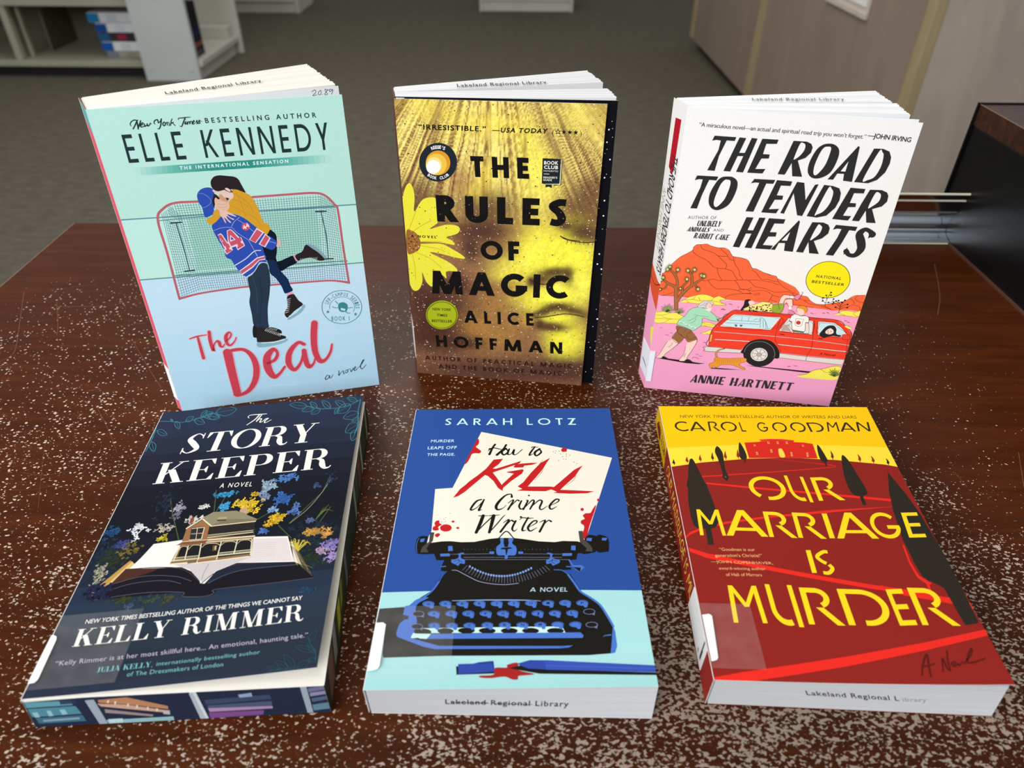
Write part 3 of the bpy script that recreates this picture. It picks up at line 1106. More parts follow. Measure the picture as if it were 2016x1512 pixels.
ART['keeper_front'] = [
["P",[42,50,71],[-21,2138,1341,2100,1343,1921,-18,1960]],
["P",[40,46,68],[-18,1960,1343,1921,1345,1751,-16,1792]],
["P",[36,41,60],[-16,1792,1345,1751,1347,1589,-15,1633]],
["P",[31,34,50],[-15,1633,1347,1589,1349,1437,-13,1482]],
["P",[26,28,41],[-13,1482,1349,1437,1351,1292,-11,1339]],
["P",[22,24,34],[-11,1339,1351,1292,1353,1154,-10,1203]],
["P",[20,22,31],[[-10,1203,1353,1154,1355,1024,-8,1074],[-8,1074,1355,1024,1357,900,-7,950]]],
["P",[22,25,35],[-7,950,1357,900,1358,781,-5,833]],
["P",[25,31,44],[-5,833,1358,781,1360,669,-4,721]],
["P",[30,38,54],[-4,721,1360,669,1362,561,-2,614]],
["P",[35,48,67],[-2,614,1362,561,1363,459,-1,511]],
["P",[38,52,70],[-1,511,1363,459,1365,360,0,413]],
["P",[39,50,66],[0,413,1365,360,1366,267,1,319]],
["P",[38,48,62],[1,319,1366,267,1367,177,2,229]],
["P",[38,46,59],[2,229,1367,177,1369,90,3,142]],
["P",[38,45,60],[3,142,1369,90,1370,8,4,59]],
["P",[41,47,66],[4,59,1370,8,1371,-72,5,-21]],
["L","3f7f8c",5.0,[-11,1974,67,1963,158,1941,229,1958,286,1985,355,2015]],
["C","3f7f8c",4.2,[355,2015,416,1971,457,1987,482,2033,430,2068,382,2072]],
["L","3f7f8c",2.6,[355,2015,463,2030]],
["C","3f7f8c",4.0,[307,1991,340,1946,369,1939,392,1952,363,1989,333,2009]],
["L","3f7f8c",2.5,[307,1991,379,1958]],
["C","3f7f8c",4.1,[276,1983,310,1967,326,1986,332,2020,304,2032,281,2025]],
["L","3f7f8c",2.6,[276,1983,323,2014]],
["C","3f7f8c",4.1,[268,1974,287,1986,291,2017,286,2052,269,2040,260,2015]],
["L","3f7f8c",2.6,[268,1974,283,2040]],
["C","3f7f8c",4.0,[229,1958,258,1910,284,1900,305,1912,281,1951,254,1974]],
["L","3f7f8c",2.5,[229,1958,294,1919]],
["C","3f7f8c",4.1,[178,1947,204,1941,214,1961,214,1992,193,1996,177,1985]],
["L","3f7f8c",2.5,[178,1947,209,1985]],
["C","3f7f8c",3.9,[111,1957,115,1918,134,1891,156,1872,153,1904,139,1936]],
["L","3f7f8c",2.4,[111,1957,150,1885]],
["C","3f7f8c",4.0,[89,1960,86,1975,78,1983,70,1987,74,1975,79,1965]],
["L","3f7f8c",2.5,[89,1960,73,1983]],
["C","3f7f8c",4.1,[286,1985,330,1947,364,1948,387,1971,351,2002,313,2014]],
["L","3f7f8c",2.5,[286,1985,372,1973]],
["L","3f7f8c",4.7,[-11,1974,5,1885,10,1767,10,1669]],
["C","3f7f8c",3.8,[17,1875,45,1830,73,1817,95,1821,71,1858,43,1882]],
["L","3f7f8c",2.4,[17,1875,84,1829]],
["C","3f7f8c",3.6,[16,1766,15,1724,35,1689,63,1662,62,1697,49,1734]],
["L","3f7f8c",2.3,[16,1766,56,1678]],
["C","3f7f8c",3.8,[10,1816,-12,1825,-21,1811,-22,1788,-4,1782,10,1788]],
["L","3f7f8c",2.3,[10,1816,-17,1792]],
["C","3f7f8c",3.9,[8,1859,-11,1891,-31,1902,-47,1901,-31,1875,-11,1857]],
["L","3f7f8c",2.4,[8,1859,-39,1895]],
["L","3f7f8c",5.4,[1308,2021,1245,1974,1159,1950,1047,1957,952,1998]],
["C","3f7f8c",4.2,[1245,1974,1199,1986,1175,1950,1166,1895,1205,1887,1236,1907]],
["L","3f7f8c",2.7,[1245,1974,1178,1906]],
["C","3f7f8c",4.4,[1214,1960,1192,2011,1165,2029,1138,2027,1157,1985,1182,1957]],
["L","3f7f8c",2.7,[1214,1960,1150,2017]],
["C","3f7f8c",4.2,[1170,1952,1151,1942,1147,1916,1151,1886,1166,1895,1175,1916]],
["L","3f7f8c",2.6,[1170,1952,1154,1896]],
["C","3f7f8c",4.4,[1114,1953,1100,2007,1074,2035,1046,2046,1059,2000,1081,1964]],
["L","3f7f8c",2.7,[1114,1953,1056,2032]],
["C","3f7f8c",4.2,[1047,1957,1016,1967,1000,1946,994,1911,1019,1903,1041,1914]],
["L","3f7f8c",2.6,[1047,1957,1002,1917]],
["C","3f7f8c",4.3,[1023,1970,1011,2012,990,2034,968,2042,979,2006,997,1978]],
["L","3f7f8c",2.7,[1023,1970,976,2031]],
["C","3f7f8c",4.3,[952,1998,908,2044,867,2050,835,2033,873,1996,915,1977]],
["L","3f7f8c",2.7,[952,1998,853,2028]],
["C","3f7f8c",4.2,[1000,1977,966,1994,942,1980,927,1951,956,1937,983,1941]],
["L","3f7f8c",2.6,[1000,1977,938,1955]],
["C","3f7f8c",4.4,[1287,2006,1264,2045,1237,2057,1214,2054,1234,2021,1259,2000]],
["L","3f7f8c",2.8,[1287,2006,1225,2046]],
["L","3f7f8c",5.2,[1308,2021,1305,1892,1318,1766,1307,1665]],
["C","3f7f8c",4.2,[1310,1874,1264,1902,1233,1879,1215,1834,1254,1812,1289,1818]],
["L","3f7f8c",2.6,[1310,1874,1230,1840]],
["C","3f7f8c",4.2,[1316,1819,1295,1824,1282,1811,1275,1790,1292,1787,1307,1794]],
["L","3f7f8c",2.6,[1316,1819,1281,1794]],
["C","3f7f8c",4.0,[1319,1757,1272,1773,1251,1738,1247,1682,1285,1672,1314,1689]],
["L","3f7f8c",2.5,[1319,1757,1257,1694]],
["C","3f7f8c",3.9,[1315,1698,1285,1678,1284,1637,1297,1592,1320,1610,1331,1643]],
["L","3f7f8c",2.5,[1315,1698,1299,1608]],
["C","3f7f8c",4.1,[1316,1784,1318,1752,1330,1728,1345,1710,1343,1737,1334,1764]],
["L","3f7f8c",2.6,[1316,1784,1341,1721]],
["V","f2f1e6",[[588,1924,5.1,579,1940,5.1,597,1955,6.4,652,1954,7.7,696,1953,5.2],[652,1954,10,630,1901,8.9,589,1851,5.0],[665,1945,7.7,645,1881,8.8],[647,1884,5.1,662,1905,6.4,673,1903,7.6,669,1869,7.6,685,1872,5.0],[684,1875,3.8,701,1899,7.6,717,1902,6.4,700,1877,8.9,706,1858,6.3,740,1885,3.8]]],
["T","f2f1e6","didone","STORY",[231,1616,825,3,7,189],0,0.05],
["T","f2f1e6","didone","KEEPER",[147,1357,1050,-1,-6,186],0,0.1],
["T","f2f1e6","sans","A NOVEL",[557,1272,190,-12,2,37],0.005,1.35],
["L","4a5a34",5.1,[[577,1075,544,1255],[589,1073,610,1178],[1026,925,1177,1148],[1177,1148,1206,1284],[436,884,339,1098,292,1220],[842,982,902,1030],[216,912,132,998],[1158,814,1242,1021],[1173,935,1228,1039],[985,839,1124,688],[1057,814,970,917]]],
["L","8d947c",3.9,[1031,927,1113,1024,1172,1140,1211,1247]],
["F","1f2b3c",[59,827,79,94,60,22.8,1]],
["F","2a3520",[126,791,90,77,60,13.6,2]],
["F","202a36",[1190,824,139,136,80,18.7,3]],
["F","2b3a20",[1193,663,90,86,60,12.5,4]],
["F","283046",[277,1188,61,106,60,11.1,5]],
["F","a9a3b4",[366,1143,36,44,26,11.0,6]],
["F","7c7a8c",[370,1070,33,51,24,9.6,7]],
["F","ecebea",[502,1117,31,27,20,12.2,8]],
["F","e6dcd4",[473,1032,31,40,28,13.2,9]],
["F","d8dde0",[190,990,59,56,24,15.4,10]],
["F","c9bcae",[334,980,40,40,22,13.0,11]],
["F","d0bd3a",[341,903,35,22,14,14.0,12]],
["F","434a8c",[135,888,39,35,26,15.0,13]],
["F","26507e",[38,993,46,50,22,16.4,14]],
["F","7d6a2c",[196,840,68,63,40,10.3,15]],
["F","b9b59a",[84,698,44,89,50,8.9,16]],
["F","3f9cc8",[619,1213,52,25,22,16.2,17]],
["F","4aa6d8",[626,1112,26,34,20,17.1,18]],
["F","9cb4c8",[846,1247,45,54,34,18.9,19]],
["F","7f8fb0",[839,1162,32,42,22,17.3,20]],
["F","4f7ec0",[945,1300,66,37,22,19.1,21]],
["F","3c6cb8",[952,1129,61,45,34,18.5,22]],
["F","5a7ab8",[1042,1025,26,50,22,17.0,23]],
["F","e6bc30",[768,1105,73,51,60,15.9,24]],
["F","e8c23c",[718,1120,41,34,24,14.7,25]],
["F","e2b42c",[951,982,43,29,30,14.4,26]],
["F","e2b030",[908,938,35,22,20,14.3,27]],
["F","d8b02c",[784,1187,19,21,10,14.9,28]],
["F","8ab0d8",[907,1045,31,20,14,14.6,29]],
["F","4f74b4",[889,890,25,25,16,14.2,30]],
["F","5a98c8",[869,798,23,24,14,13.9,31]],
["F","343c5c",[1211,1247,30,72,20,10.1,32]],
["F","4a5680",[1136,1214,20,25,12,11.3,33]],
["F","5e6a98",[1139,931,19,22,12,11.9,34]],
["F","d09a48",[1175,849,46,31,26,12.9,35]],
["F","d89c54",[1248,815,39,37,26,12.8,36]],
["F","8a7ab8",[1287,736,45,38,34,14.9,37]],
["F","b89ab8",[1242,699,38,29,20,12.5,38]],
["F","a890c8",[1294,649,33,34,22,12.4,39]],
["F","c9a04a",[1143,834,18,18,12,11.7,40]],
["V","c9b244",[[1102,720,5.5,1067,761,4.5,1028,818,1.1],[1103,711,5.5,1070,771,4.5,1041,797,1.1],[1105,702,5.5,1074,780,4.5,1054,776,1.1],[1102,720,5.5,1078,790,4.5,1066,755,1.1],[1103,711,5.5,1082,800,4.5,1068,794,1.1],[1105,702,5.5,1094,764,4.5,1081,773,1.1],[1102,720,5.5,1098,774,4.5,1094,753,1.1],[1103,711,5.5,1102,784,4.5,1096,792,1.1],[1105,702,5.5,1105,794,4.5,1108,771,1.1],[1102,720,5.5,1117,758,4.5,1121,750,1.1],[1103,711,5.5,1121,768,4.5,1123,790,1.1],[1105,702,5.5,1125,777,4.5,1135,769,1.1],[1102,720,5.5,1129,787,4.5,1148,748,1.1],[1103,711,5.5,1140,752,4.5,1150,787,1.1],[1105,702,5.5,1144,761,4.5,1163,766,1.1],[1102,720,5.5,1148,771,4.5,1175,745,1.1]]],
["V","8d8440",[[1102,720,4.4,1098,678,3.3,1119,619,1.1],[1102,720,4.4,1106,661,3.2,1135,593,1.1],[1102,720,4.4,1115,644,3.2,1150,568,1.0],[1102,720,4.4,1116,671,3.3,1155,599,1.1],[1102,720,4.4,1124,654,3.2,1170,573,1.1],[1102,720,4.4,1132,638,3.2,1176,604,1.1],[1102,720,4.4,1133,664,3.3,1191,578,1.1],[1102,720,4.4,1141,647,3.2,1206,553,1.0],[1102,720,4.4,1150,631,3.2,1212,584,1.1]]],
["V","5c6b34",[[1173,935,4.8,1190,980,3.7,1206,1026,1.2],[1173,935,4.8,1194,983,3.7,1214,1020,1.2],[1173,935,4.8,1198,985,3.7,1222,1014,1.2],[1173,935,4.8,1203,988,3.7,1230,1008,1.2],[1173,935,4.8,1207,990,3.7,1238,1002,1.2],[1173,935,4.8,1211,993,3.7,1246,996,1.2],[1173,935,4.8,1215,996,3.7,1254,990,1.2],[1173,935,4.8,1220,998,3.7,1261,984,1.2]]],
["P","17151c",[108,524,120,574,221,766,466,707,679,558,812,621,1136,616,1227,522,733,512,729,487,679,478,571,494,552,522]],
["P","b98f4a",[88,578,216,766,235,757,148,610,119,548,100,544]],
["P","d9b878",[148,610,229,758,259,733,190,639]],
["P","4a2a22",[213,711,394,695,368,678,198,618,168,615]],
["P",[238,233,223],[307,871,462,873,484,824,290,829]],
["P",[233,226,217],[290,829,484,824,506,776,273,788]],
["P",[226,219,211],[273,788,506,776,527,729,257,747]],
["P",[220,212,205],[257,747,527,729,549,683,241,707]],
["P","efe9e2",[459,881,871,848,1037,829,1104,642,966,657,798,677,701,635,662,560,640,563,594,636,504,689,359,707,231,706,318,872]],
["P","ddd2d0",[851,836,1034,817,1092,650,798,680,859,697]],
["P","cbc2c0",[442,717,575,704,724,715,879,706,798,680,700,638,649,569,629,584,553,668]],
["L","8d847e",3.1,[638,590,640,643,649,690]],
["L","b9afb2",1.3,[[847,802,977,793],[850,789,980,779],[853,775,982,766],[856,762,985,752],[859,748,988,739],[862,735,990,726],[865,722,993,712],[868,709,995,699]]],
["L","3a3238",5.1,[214,708,393,700,520,670,616,593,637,564]],
["L","5d5a66",3.0,[[187,619,324,650,489,629,587,586],[152,571,285,608,443,608,537,576]]],
["L","3a3238",5.2,[644,563,703,628,802,663,966,654,1116,636]],
["L","5d5a66",3.1,[[679,558,752,602,875,626,1114,620],[108,524,360,540,559,519,572,492,679,478,727,493,732,515,995,516,1227,520]]],
["P","e8d9c4",[1058,806,1104,642,1147,615,1096,721]],
["L","6b5b4c",2.1,[[1074,753,1136,616],[1082,744,1149,602],[1090,736,1162,588],[1098,727,1175,574],[1106,719,1189,560],[1114,711,1201,546],[1122,702,1214,532]]],
["P","8c6a4a",[438,713,458,858,456,979,523,1034,582,977,830,977,848,845,863,714,700,705]],
["P","1d1a1c",[464,763,465,833,667,834,840,832,854,732,684,728,454,744]],
["P","2a2422",[569,964,833,961,844,860,591,880]],
["P","9a6a44",[458,971,526,1022,581,962,588,873,465,872]],
["P","2e2a2c",[481,968,550,966,562,870,497,871]],
["P","6c6558",[473,976,519,1031,530,1018,472,962]],
["P","8f8669",[525,1037,574,1073,704,1067,840,983,832,969,589,972]],
["P","7d755c",[589,972,832,969,834,984,668,1007]],
["P","a89c78",[613,1029,664,1026,663,1007,612,1010]],
["P","4e4636",[612,1010,663,1007,666,994,613,997]],
["P","c09c84",[726,1080,762,1082,776,1034,756,1037,723,1057]],
["P","8d4a34",[456,1039,474,1052,479,1013,462,997]],
["K","e9ddba",7.9,[455,964,524,1030,591,964]],
["Z","e9ddba",5.6,[591,964,835,968]],
["K","e9ddba",4.3,[486,960,554,960,561,873,496,875]],
["Z","e9ddba",2.7,[516,960,531,874,492,919,557,917]],
["K","e9ddba",8.5,[461,865,596,862,851,856]],
["K","e9ddba",5.3,[430,846,568,847,838,841]],
["Z","e9ddba",4.9,[591,880,839,886]],
["Z","e9ddba",2.8,[589,898,835,901]],
["K","e9ddba",6.2,[439,736,577,735,680,742,857,742]],
["Z","e9ddba",3.1,[446,756,577,756,681,759,850,760]],
["K","e9ddba",6.6,[578,705,704,708,845,713]],
["Z","e9ddba",9.0,[440,714,584,711]],
["Z","e9ddba",5.6,[502,835,510,740]],
["K","e9ddba",5.6,[569,844,583,734,577,708]],
["Z","e9ddba",5.6,[677,840,682,715,763,839,767,744,842,835,860,718,457,834,451,738]],
["L","e9ddba",2.6,[[461,812,469,831,493,829,505,813],[510,806,524,832,556,831,576,818],[580,811,598,833,653,829,679,811],[683,814,700,833,743,831,766,814],[769,813,786,832,824,831,844,814]]],
["Z","e9ddba",1.3,[453,758,457,739,459,758,462,738,464,758,468,738,470,758,474,738,476,757,480,738,482,757,485,738,488,757,491,738,493,757,497,738,499,757,503,737,505,757,509,737,511,757,514,737,517,757,520,737,522,756,526,737,528,756,532,737,534,756,537,737,540,756,543,737,546,756,549,736,551,756,555,736,557,756,561,736,563,755,566,736,569,755,572,736,575,755,578,736,683,761,685,745,689,761,691,745,695,761,697,745,701,761,703,745,707,761,709,745,713,761,715,745,719,761,721,745,725,761,727,745,731,761,733,745,737,761,739,745,743,761,745,745,749,761,751,745,755,761,757,745,761,761,763,745,767,761,769,745,773,761,775,745,779,761,781,745,785,761,786,745,791,761,792,745,797,761,798,745,803,761,804,745,809,761,810,745,815,761,816,745,821,761,822,745,827,761,828,745,833,761,834,745,839,761,840,745,845,761,846,745]],
["Z","cdbb8e",1.6,[591,897,595,880,598,898,601,880,605,898,608,880,611,898,615,880,618,898,622,880,625,898,628,881,632,898,635,881,638,898,642,881,645,898,649,881,652,898,655,881,659,899,662,881,666,899,669,882,672,899,676,882,679,899,682,882,686,899,689,882,693,899,696,882,700,899,703,882,707,899,709,883,713,899,716,883,720,899,723,883,727,899,730,883,734,900,737,883,741,900,743,883,747,900,750,884,754,900,757,884,761,900,764,884,768,900,771,884,775,900,777,884,782,900,784,884,788,900,791,884,795,900,798,885,802,900,805,885,809,900,811,885,816,901,818,885,823,901,825,885,829,901,832,885]],
["P","6a5238",[637,817,661,817,666,778,644,778]],
["P","c9b48a",[649,812,658,812,661,784,654,784]],
["P","7a6040",[529,721,579,728,579,708,533,707]],
["P","b58c60",[585,734,676,739,676,729,585,724]],
["P","7d5034",[461,865,596,862,591,841,435,845]],
["F","3c4426",[268,505,64,25,40,9.7,41]],
["F","3a4a3c",[407,489,64,32,40,9.7,42]],
["F","4c5a78",[312,465,27,16,16,10.7,43]],
["F","4a4a32",[500,487,43,27,30,9.7,44]],
["F","2c4a68",[1196,448,43,18,18,9.7,45]],
["F","232848",[130,573,65,57,30,23.9,46]],
["T","ece9e4","sans","NEW YORK TIMES BESTSELLING AUTHOR OF THE THINGS WE CANNOT SAY",[131,381,1058,8,-1,25],0.012,1.0],
["T","f2f1e6","didone","KELLY RIMMER",[120,254,1095,12,-8,97],0,0.11],
["T","bdb6cc","sans","“Kelly Rimmer is at her most skillful here... An emotional, haunting tale.”",[82,157,1174,10,-5,25],0.0,1.05],
["T","79b8bc","didone","—JULIA KELLY,",[292,100,253,2,-4,27],0,0.06],
["T","79b8bc","sans","internationally bestselling author",[562,104,478,3,-2,20],0.0,1.05],
["T","79b8bc","sans","of The Dressmakers of London",[442,64,439,-1,-3,22],0.0,1.05],
["L","2a5460",2.8,[1316,20,1303,83,1277,120,1253,170]],
["C","2a5460",2.2,[1300,83,1267,113,1233,124,1202,125,1231,100,1265,83]],
["L","2a5460",1.4,[1300,83,1217,119]],
["C","2a5460",2.2,[1308,71,1298,99,1279,118,1258,129,1267,105,1283,83]],
["L","2a5460",1.4,[1308,71,1266,120]],
["C","2a5460",2.3,[1268,145,1287,155,1292,176,1290,200,1274,190,1264,173]],
["L","2a5460",1.4,[1268,145,1286,192]],
["C","2a5460",2.2,[1309,48,1292,54,1279,48,1272,37,1287,33,1301,35]],
["L","2a5460",1.4,[1309,48,1277,38]],
["L","2a5460",2.6,[1094,6,1151,13,1222,3]],
["C","2a5460",2.2,[1222,3,1212,42,1186,71,1156,89,1167,55,1187,24]],
["L","2a5460",1.4,[1222,3,1166,76]],
["C","2a5460",2.1,[1192,7,1173,38,1148,54,1122,60,1139,34,1162,13]],
["L","2a5460",1.3,[1192,7,1133,52]],
["C","2a5460",2.1,[1151,13,1129,29,1107,34,1088,32,1108,18,1130,10]],
["L","2a5460",1.3,[1151,13,1098,29]],
["C","2a5460",2.2,[1232,4,1261,2,1277,18,1285,40,1260,41,1240,31]],
["L","2a5460",1.4,[1232,4,1277,35]]]
ART['keeper_label'] = [
["P","f3f5f8",[-15,321,9,324,28,314,35,296,40,87,31,70,2,66]]]
ART['lotz_front'] = [
["P","a9dcdd",[-122,532,250,540,1016,537,1433,528,1367,-7,0,-9]],
["P",[168,218,219],[-37,163,1367,172,1366,124,-33,119]],
["P",[165,216,216],[-33,119,1366,124,1366,77,-30,75]],
["P",[163,213,213],[-30,75,1366,77,1366,31,-27,33]],
["P",[160,212,211],[-27,33,1366,31,1366,-14,-24,-8]],
["T","cdf2f4","geo","SARAH LOTZ",[209,1867,876,-8,-1,68],0.14,0.42],
["T","d2eef4","sans","MURDER",[132,1695,151,1,2,25],0.012,1.08],
["T","d2eef4","sans","LEAPS OFF",[118,1628,185,3,1,27],0.012,1.08],
["T","d2eef4","sans","THE PAGE.",[121,1567,176,1,1,24],0.012,1.08],
["P","f2ecdc",[[201,1274,321,1283,550,1280,530,846,195,850,212,939],[455,1794,1289,1535,1070,873,1055,839,195,850,200,904,304,1283]]],
["Z","ded6c6",2.0,[201,1274,304,1283]],
["S","c61e24",[431,1718,444,1704,441,1672,426,1649,446,1626,462,1605,451,1587,420,1588,403,1577,393,1542,377,1500,364,1494,385,1568]],
["P","c61e24",[973,1619,986,1635,1011,1622,1005,1595,980,1593,971,1606]],
["S","c61e24",[1150,1124,1132,1109,1112,1072,1084,1069,1067,1050,1076,1028,1055,1014,1052,992,1066,978,1067,957,1057,928,1039,901,1072,880,1098,970]],
["E","c61e24",[1067,1099,10,0,-1,-12]],
["E","c61e24",[1167,1173,7,0,-1,-11]],
["E","c61e24",[290,968,33,0,2,-27]],
["S","c61e24",[231,1021,247,1024,252,1003,266,995,246,974,253,956,233,949,217,957,219,978,229,985,223,1003]],
["E","c61e24",[327,1015,9,0,1,-8]],
["E","c61e24",[357,967,9,0,1,-8]],
["S","c61e24",[233,918,248,930,262,923,258,909,245,900]],
["D","16140f",[998,1525,3.0,978,1548,3.1,934,1584,3.1,959,1601,3.1,952,1513,3.0,1024,1562,3.1,1047,1499,3.0,967,1574,3.1,1003,1570,3.1,983,1526,3.0,938,1602,3.1,1002,1552,3.1,1064,1485,3.0,922,1596,3.1,273,1035,2.4,283,1017,2.4,264,1017,2.4,283,1046,2.4,259,1010,2.4,305,1079,2.5]],
["V","16140f",[[549,1670,14,534,1639,14,515,1576,16],[620,1665,14,602,1624,14,563,1571,18],[505,1607,3.9,534,1637,9.0,584,1623,7.0,602,1620,4.0],[510,1621,4.0,516,1631,7.9,553,1636,5.0],[620,1630,14,593,1600,16,606,1570,12,633,1599,12,619,1630,8.0],[640,1624,12,630,1579,14,651,1578,5.9,672,1620,10,666,1578,13,685,1574,5.9,724,1620,6.0],[805,1644,10,776,1590,13,769,1564,10,791,1577,4.0],[783,1634,5.1,792,1643,8.2,826,1639,4.1],[835,1624,14,803,1590,16,812,1559,12,843,1591,13,835,1620,8.2]]],
["P","c61e24",[[543,1527,603,1535,577,1487,540,1447,560,1445,715,1513,706,1490,652,1465,555,1419,541,1411,565,1369,601,1299,605,1253,576,1279,549,1336,512,1382,494,1391,380,1250,343,1215,313,1202,350,1274,420,1354,498,1445],[635,1418,723,1438,732,1430,720,1400,653,1335,607,1279,602,1259,591,1263,601,1311,670,1401,623,1412],[667,1460,682,1482,724,1490,777,1495,822,1494,780,1476,735,1470,729,1455,682,1453],[837,1494,899,1540,876,1496,851,1441,810,1374,754,1289,889,1287,912,1283,894,1263,859,1248,768,1251,688,1256,722,1269,693,1290,728,1326,776,1408],[1043,1430,1099,1468,1078,1434,1044,1371,994,1314,948,1259,1042,1253,1150,1244,1109,1229,1006,1226,904,1234,927,1243,894,1263,955,1331]]],
["V","c61e24",[[722,1310,2.1,782,1400,3.6,853,1523,2.3],[854,1441,2.2,835,1399,2.9,798,1341,1.4],[1051,1379,2.2,1031,1338,2.9,981,1290,1.4],[351,1266,2.0,404,1338,2.7,442,1379,1.4]]],
["V","16140f",[[482,1186,8.6,452,1171,13,424,1118,13,428,1102,10,460,1125,5.1,497,1182,8.6],[496,1184,10,477,1125,14,469,1099,12,486,1106,3.4],[659,1203,14,654,1227,8.0,620,1215,11,581,1162,17,568,1124,17,580,1103,12,610,1116,5.1,626,1138,3.4],[637,1153,4.3,660,1176,7.0,668,1172,10,638,1104,13],[654,1130,4.3,688,1176,7.9,702,1172,10],[716,1172,10,702,1130,12,713,1105,8.6,732,1122,3.5],[747,1175,8.8,752,1167,11,726,1103,11],[738,1122,4.3,778,1175,8.8,789,1163,12,765,1105,10],[771,1121,4.3,817,1173,8.9,836,1165,12,821,1117,11,832,1101,7.8,866,1128,3.5],[883,1131,3.5,929,1161,7.2,935,1180,9.9,913,1177,11,880,1131,13,887,1103,9.6,921,1123,3.5]]],
["E","16140f",[760,1214,6,0,0,-6]],
["V","16140f",[[496,1058,20,482,1000,21,462,932,18],[462,932,6.3,504,992,7.3,551,1053,8.3],[556,1057,22,547,999,20,535,932,16],[535,932,6.4,579,998,7.4,606,1042,6.7,622,1062,3.4],[471,1057,6.6,523,1057,5.0],[531,1057,6.6,589,1062,5.0],[612,1002,4.1,636,1023,7.5,641,1016,12,597,934,13],[623,976,4.1,655,1019,8.3,669,1012,12],[682,1015,12,663,962,12,672,939,8.1,690,954,3.3],[753,1040,10,725,975,12,720,943,11,741,946,3.3],[704,1022,3.3,720,1039,6.7,753,1034,7.6,783,1036,4.2],[752,964,3.3,796,996,6.7,802,1014,10,780,1010,10,752,968,13,763,939,9.8,801,963,3.3],[818,1003,4.2,843,1017,7.6,848,1009,12,816,933,13],[833,977,4.2,867,1016,7.6,883,1009,13]]],
["E","16140f",[712,1045,7,0,0,-7]],
["S","16140f",[[142,900,194,907,193,858,227,806,229,784,167,783,145,796,135,836],[1074,896,1122,901,1132,884,1124,801,1099,780,1036,781],[1133,899,1174,899,1195,875,1190,797,1174,786,1123,790]]],
["P","4a74c8",[[158,889,181,892,177,869,157,866],[1076,885,1105,884,1100,861,1072,866],[1161,885,1190,883,1180,864,1157,868]]],
["L","4a74c8",3.1,[148,896,140,859,142,821,149,796]],
["P","16140f",[187,858,233,863,273,870,325,871,384,863,454,864,540,885,587,891,669,890,727,881,809,864,896,857,943,865,1024,861,1069,839,1105,780,1018,777,1007,734,970,731,977,667,893,665,937,661,974,626,1003,565,1031,505,229,515,263,554,289,621,313,665,288,669,288,700,301,739,259,740,242,783,166,784,174,821]],
["P","4a463f",[[205,938,229,935,226,873,208,850,197,821,211,795,165,793,173,832,206,869],[1033,935,1057,937,1058,877,1082,847,1099,817,1100,789,1060,791,1070,810,1036,855]]],
["V","16140f",[587,887,6.0,630,938,8.1,670,890,6.0]],
["S","4a74c8",[596,883,607,890,616,883,617,845,643,845,642,882,657,890,670,882,663,852,686,822,681,771,643,767,638,746,624,746,621,768,584,772,577,823,599,853]],
["P","16140f",[[605,821,655,824,663,815,640,811,634,771,630,771,626,809,600,811],[619,887,641,886,641,860,619,860],[619,854,641,854,641,826,620,826]]],
["P","4a74c8",[[313,836,336,837,342,803,316,801],[274,783,326,785,329,766,278,765],[540,796,566,795,566,778,541,778],[697,794,722,793,722,776,697,776],[987,831,1010,831,1008,797,983,800],[935,778,987,779,986,761,934,760]]],
["Z","7f8ba6",1.9,[329,779,538,780,723,777,932,773,402,757,931,750,335,743,970,735]],
["Z","60647a",1.5,[402,806,401,820,423,806,422,815,443,806,442,819,464,805,463,814,485,805,484,818,505,805,505,814,526,805,525,818,547,804,546,813,567,804,567,817,712,802,712,811,733,802,733,815,754,802,754,811,774,802,774,815,795,801,795,810,816,801,816,814,836,801,837,810,857,800,858,814,878,800,878,809]],
["S","4a74c8",[372,782,400,790,401,780,388,777,390,753,410,738,409,713,388,717,377,701,363,710,342,721,340,739,368,749,377,767]],
["L","16140f",2.5,[[353,732,375,738,398,724],[365,714,381,728,374,749]]],
["S","4a74c8",[884,775,855,784,855,774,867,771,866,746,847,732,848,707,870,711,880,695,895,703,915,714,917,731,888,743,878,761]],
["L","16140f",2.6,[[904,724,882,732,859,718],[892,707,876,721,882,743]]],
["P","4a74c8",[964,734,973,734,990,695,1030,698,1048,684,1033,666,1018,651,999,667,984,687]],
["P","16140f",[987,685,1028,680,1021,653]],
["Z","4a74c8",6.0,[285,696,313,698,950,688,978,687]],
["L","4a74c8",4.4,[885,668,926,664,958,633,982,578,1012,531,1037,510]],
["L","4a74c8",2.9,[239,523,277,574,299,634,319,665]],
["P","16140f",[3,436,148,446,156,462,201,501,250,540,286,589,308,648,968,640,1021,522,1077,473,1113,434,1146,372,1166,289,1164,203,1144,172,1025,163,348,168,63,162,57,189,48,333,33,348,1,345]],
["L","4a74c8",7.7,[190,481,233,516,263,553,285,598]],
["L","4a74c8",11,[958,635,991,572,1015,527,1065,486,1108,442,1140,372,1160,319]],
["S","4a74c8",[157,458,189,493,241,500,189,461,186,407,199,346,182,273,172,258,120,270,107,296,116,347,138,377]],
["P","4a74c8",[128,450,151,454,159,442,155,392,125,398]],
["P","2a2a30",[126,396,155,392,154,373,123,368]],
["P","4a74c8",[1157,319,1166,289,1166,210,1153,175,1131,171,1145,246]],
["V","4a74c8",[1142,271,7.1,1116,268,4.2,1104,261,2.1]],
["V","8aa2d8",[362,479,3.5,521,481,5.7,719,478,5.8,809,472,2.9]],
["L","a9a7d0",3.0,[346,672,374,669,420,640,489,599,555,582,626,575,697,583]],
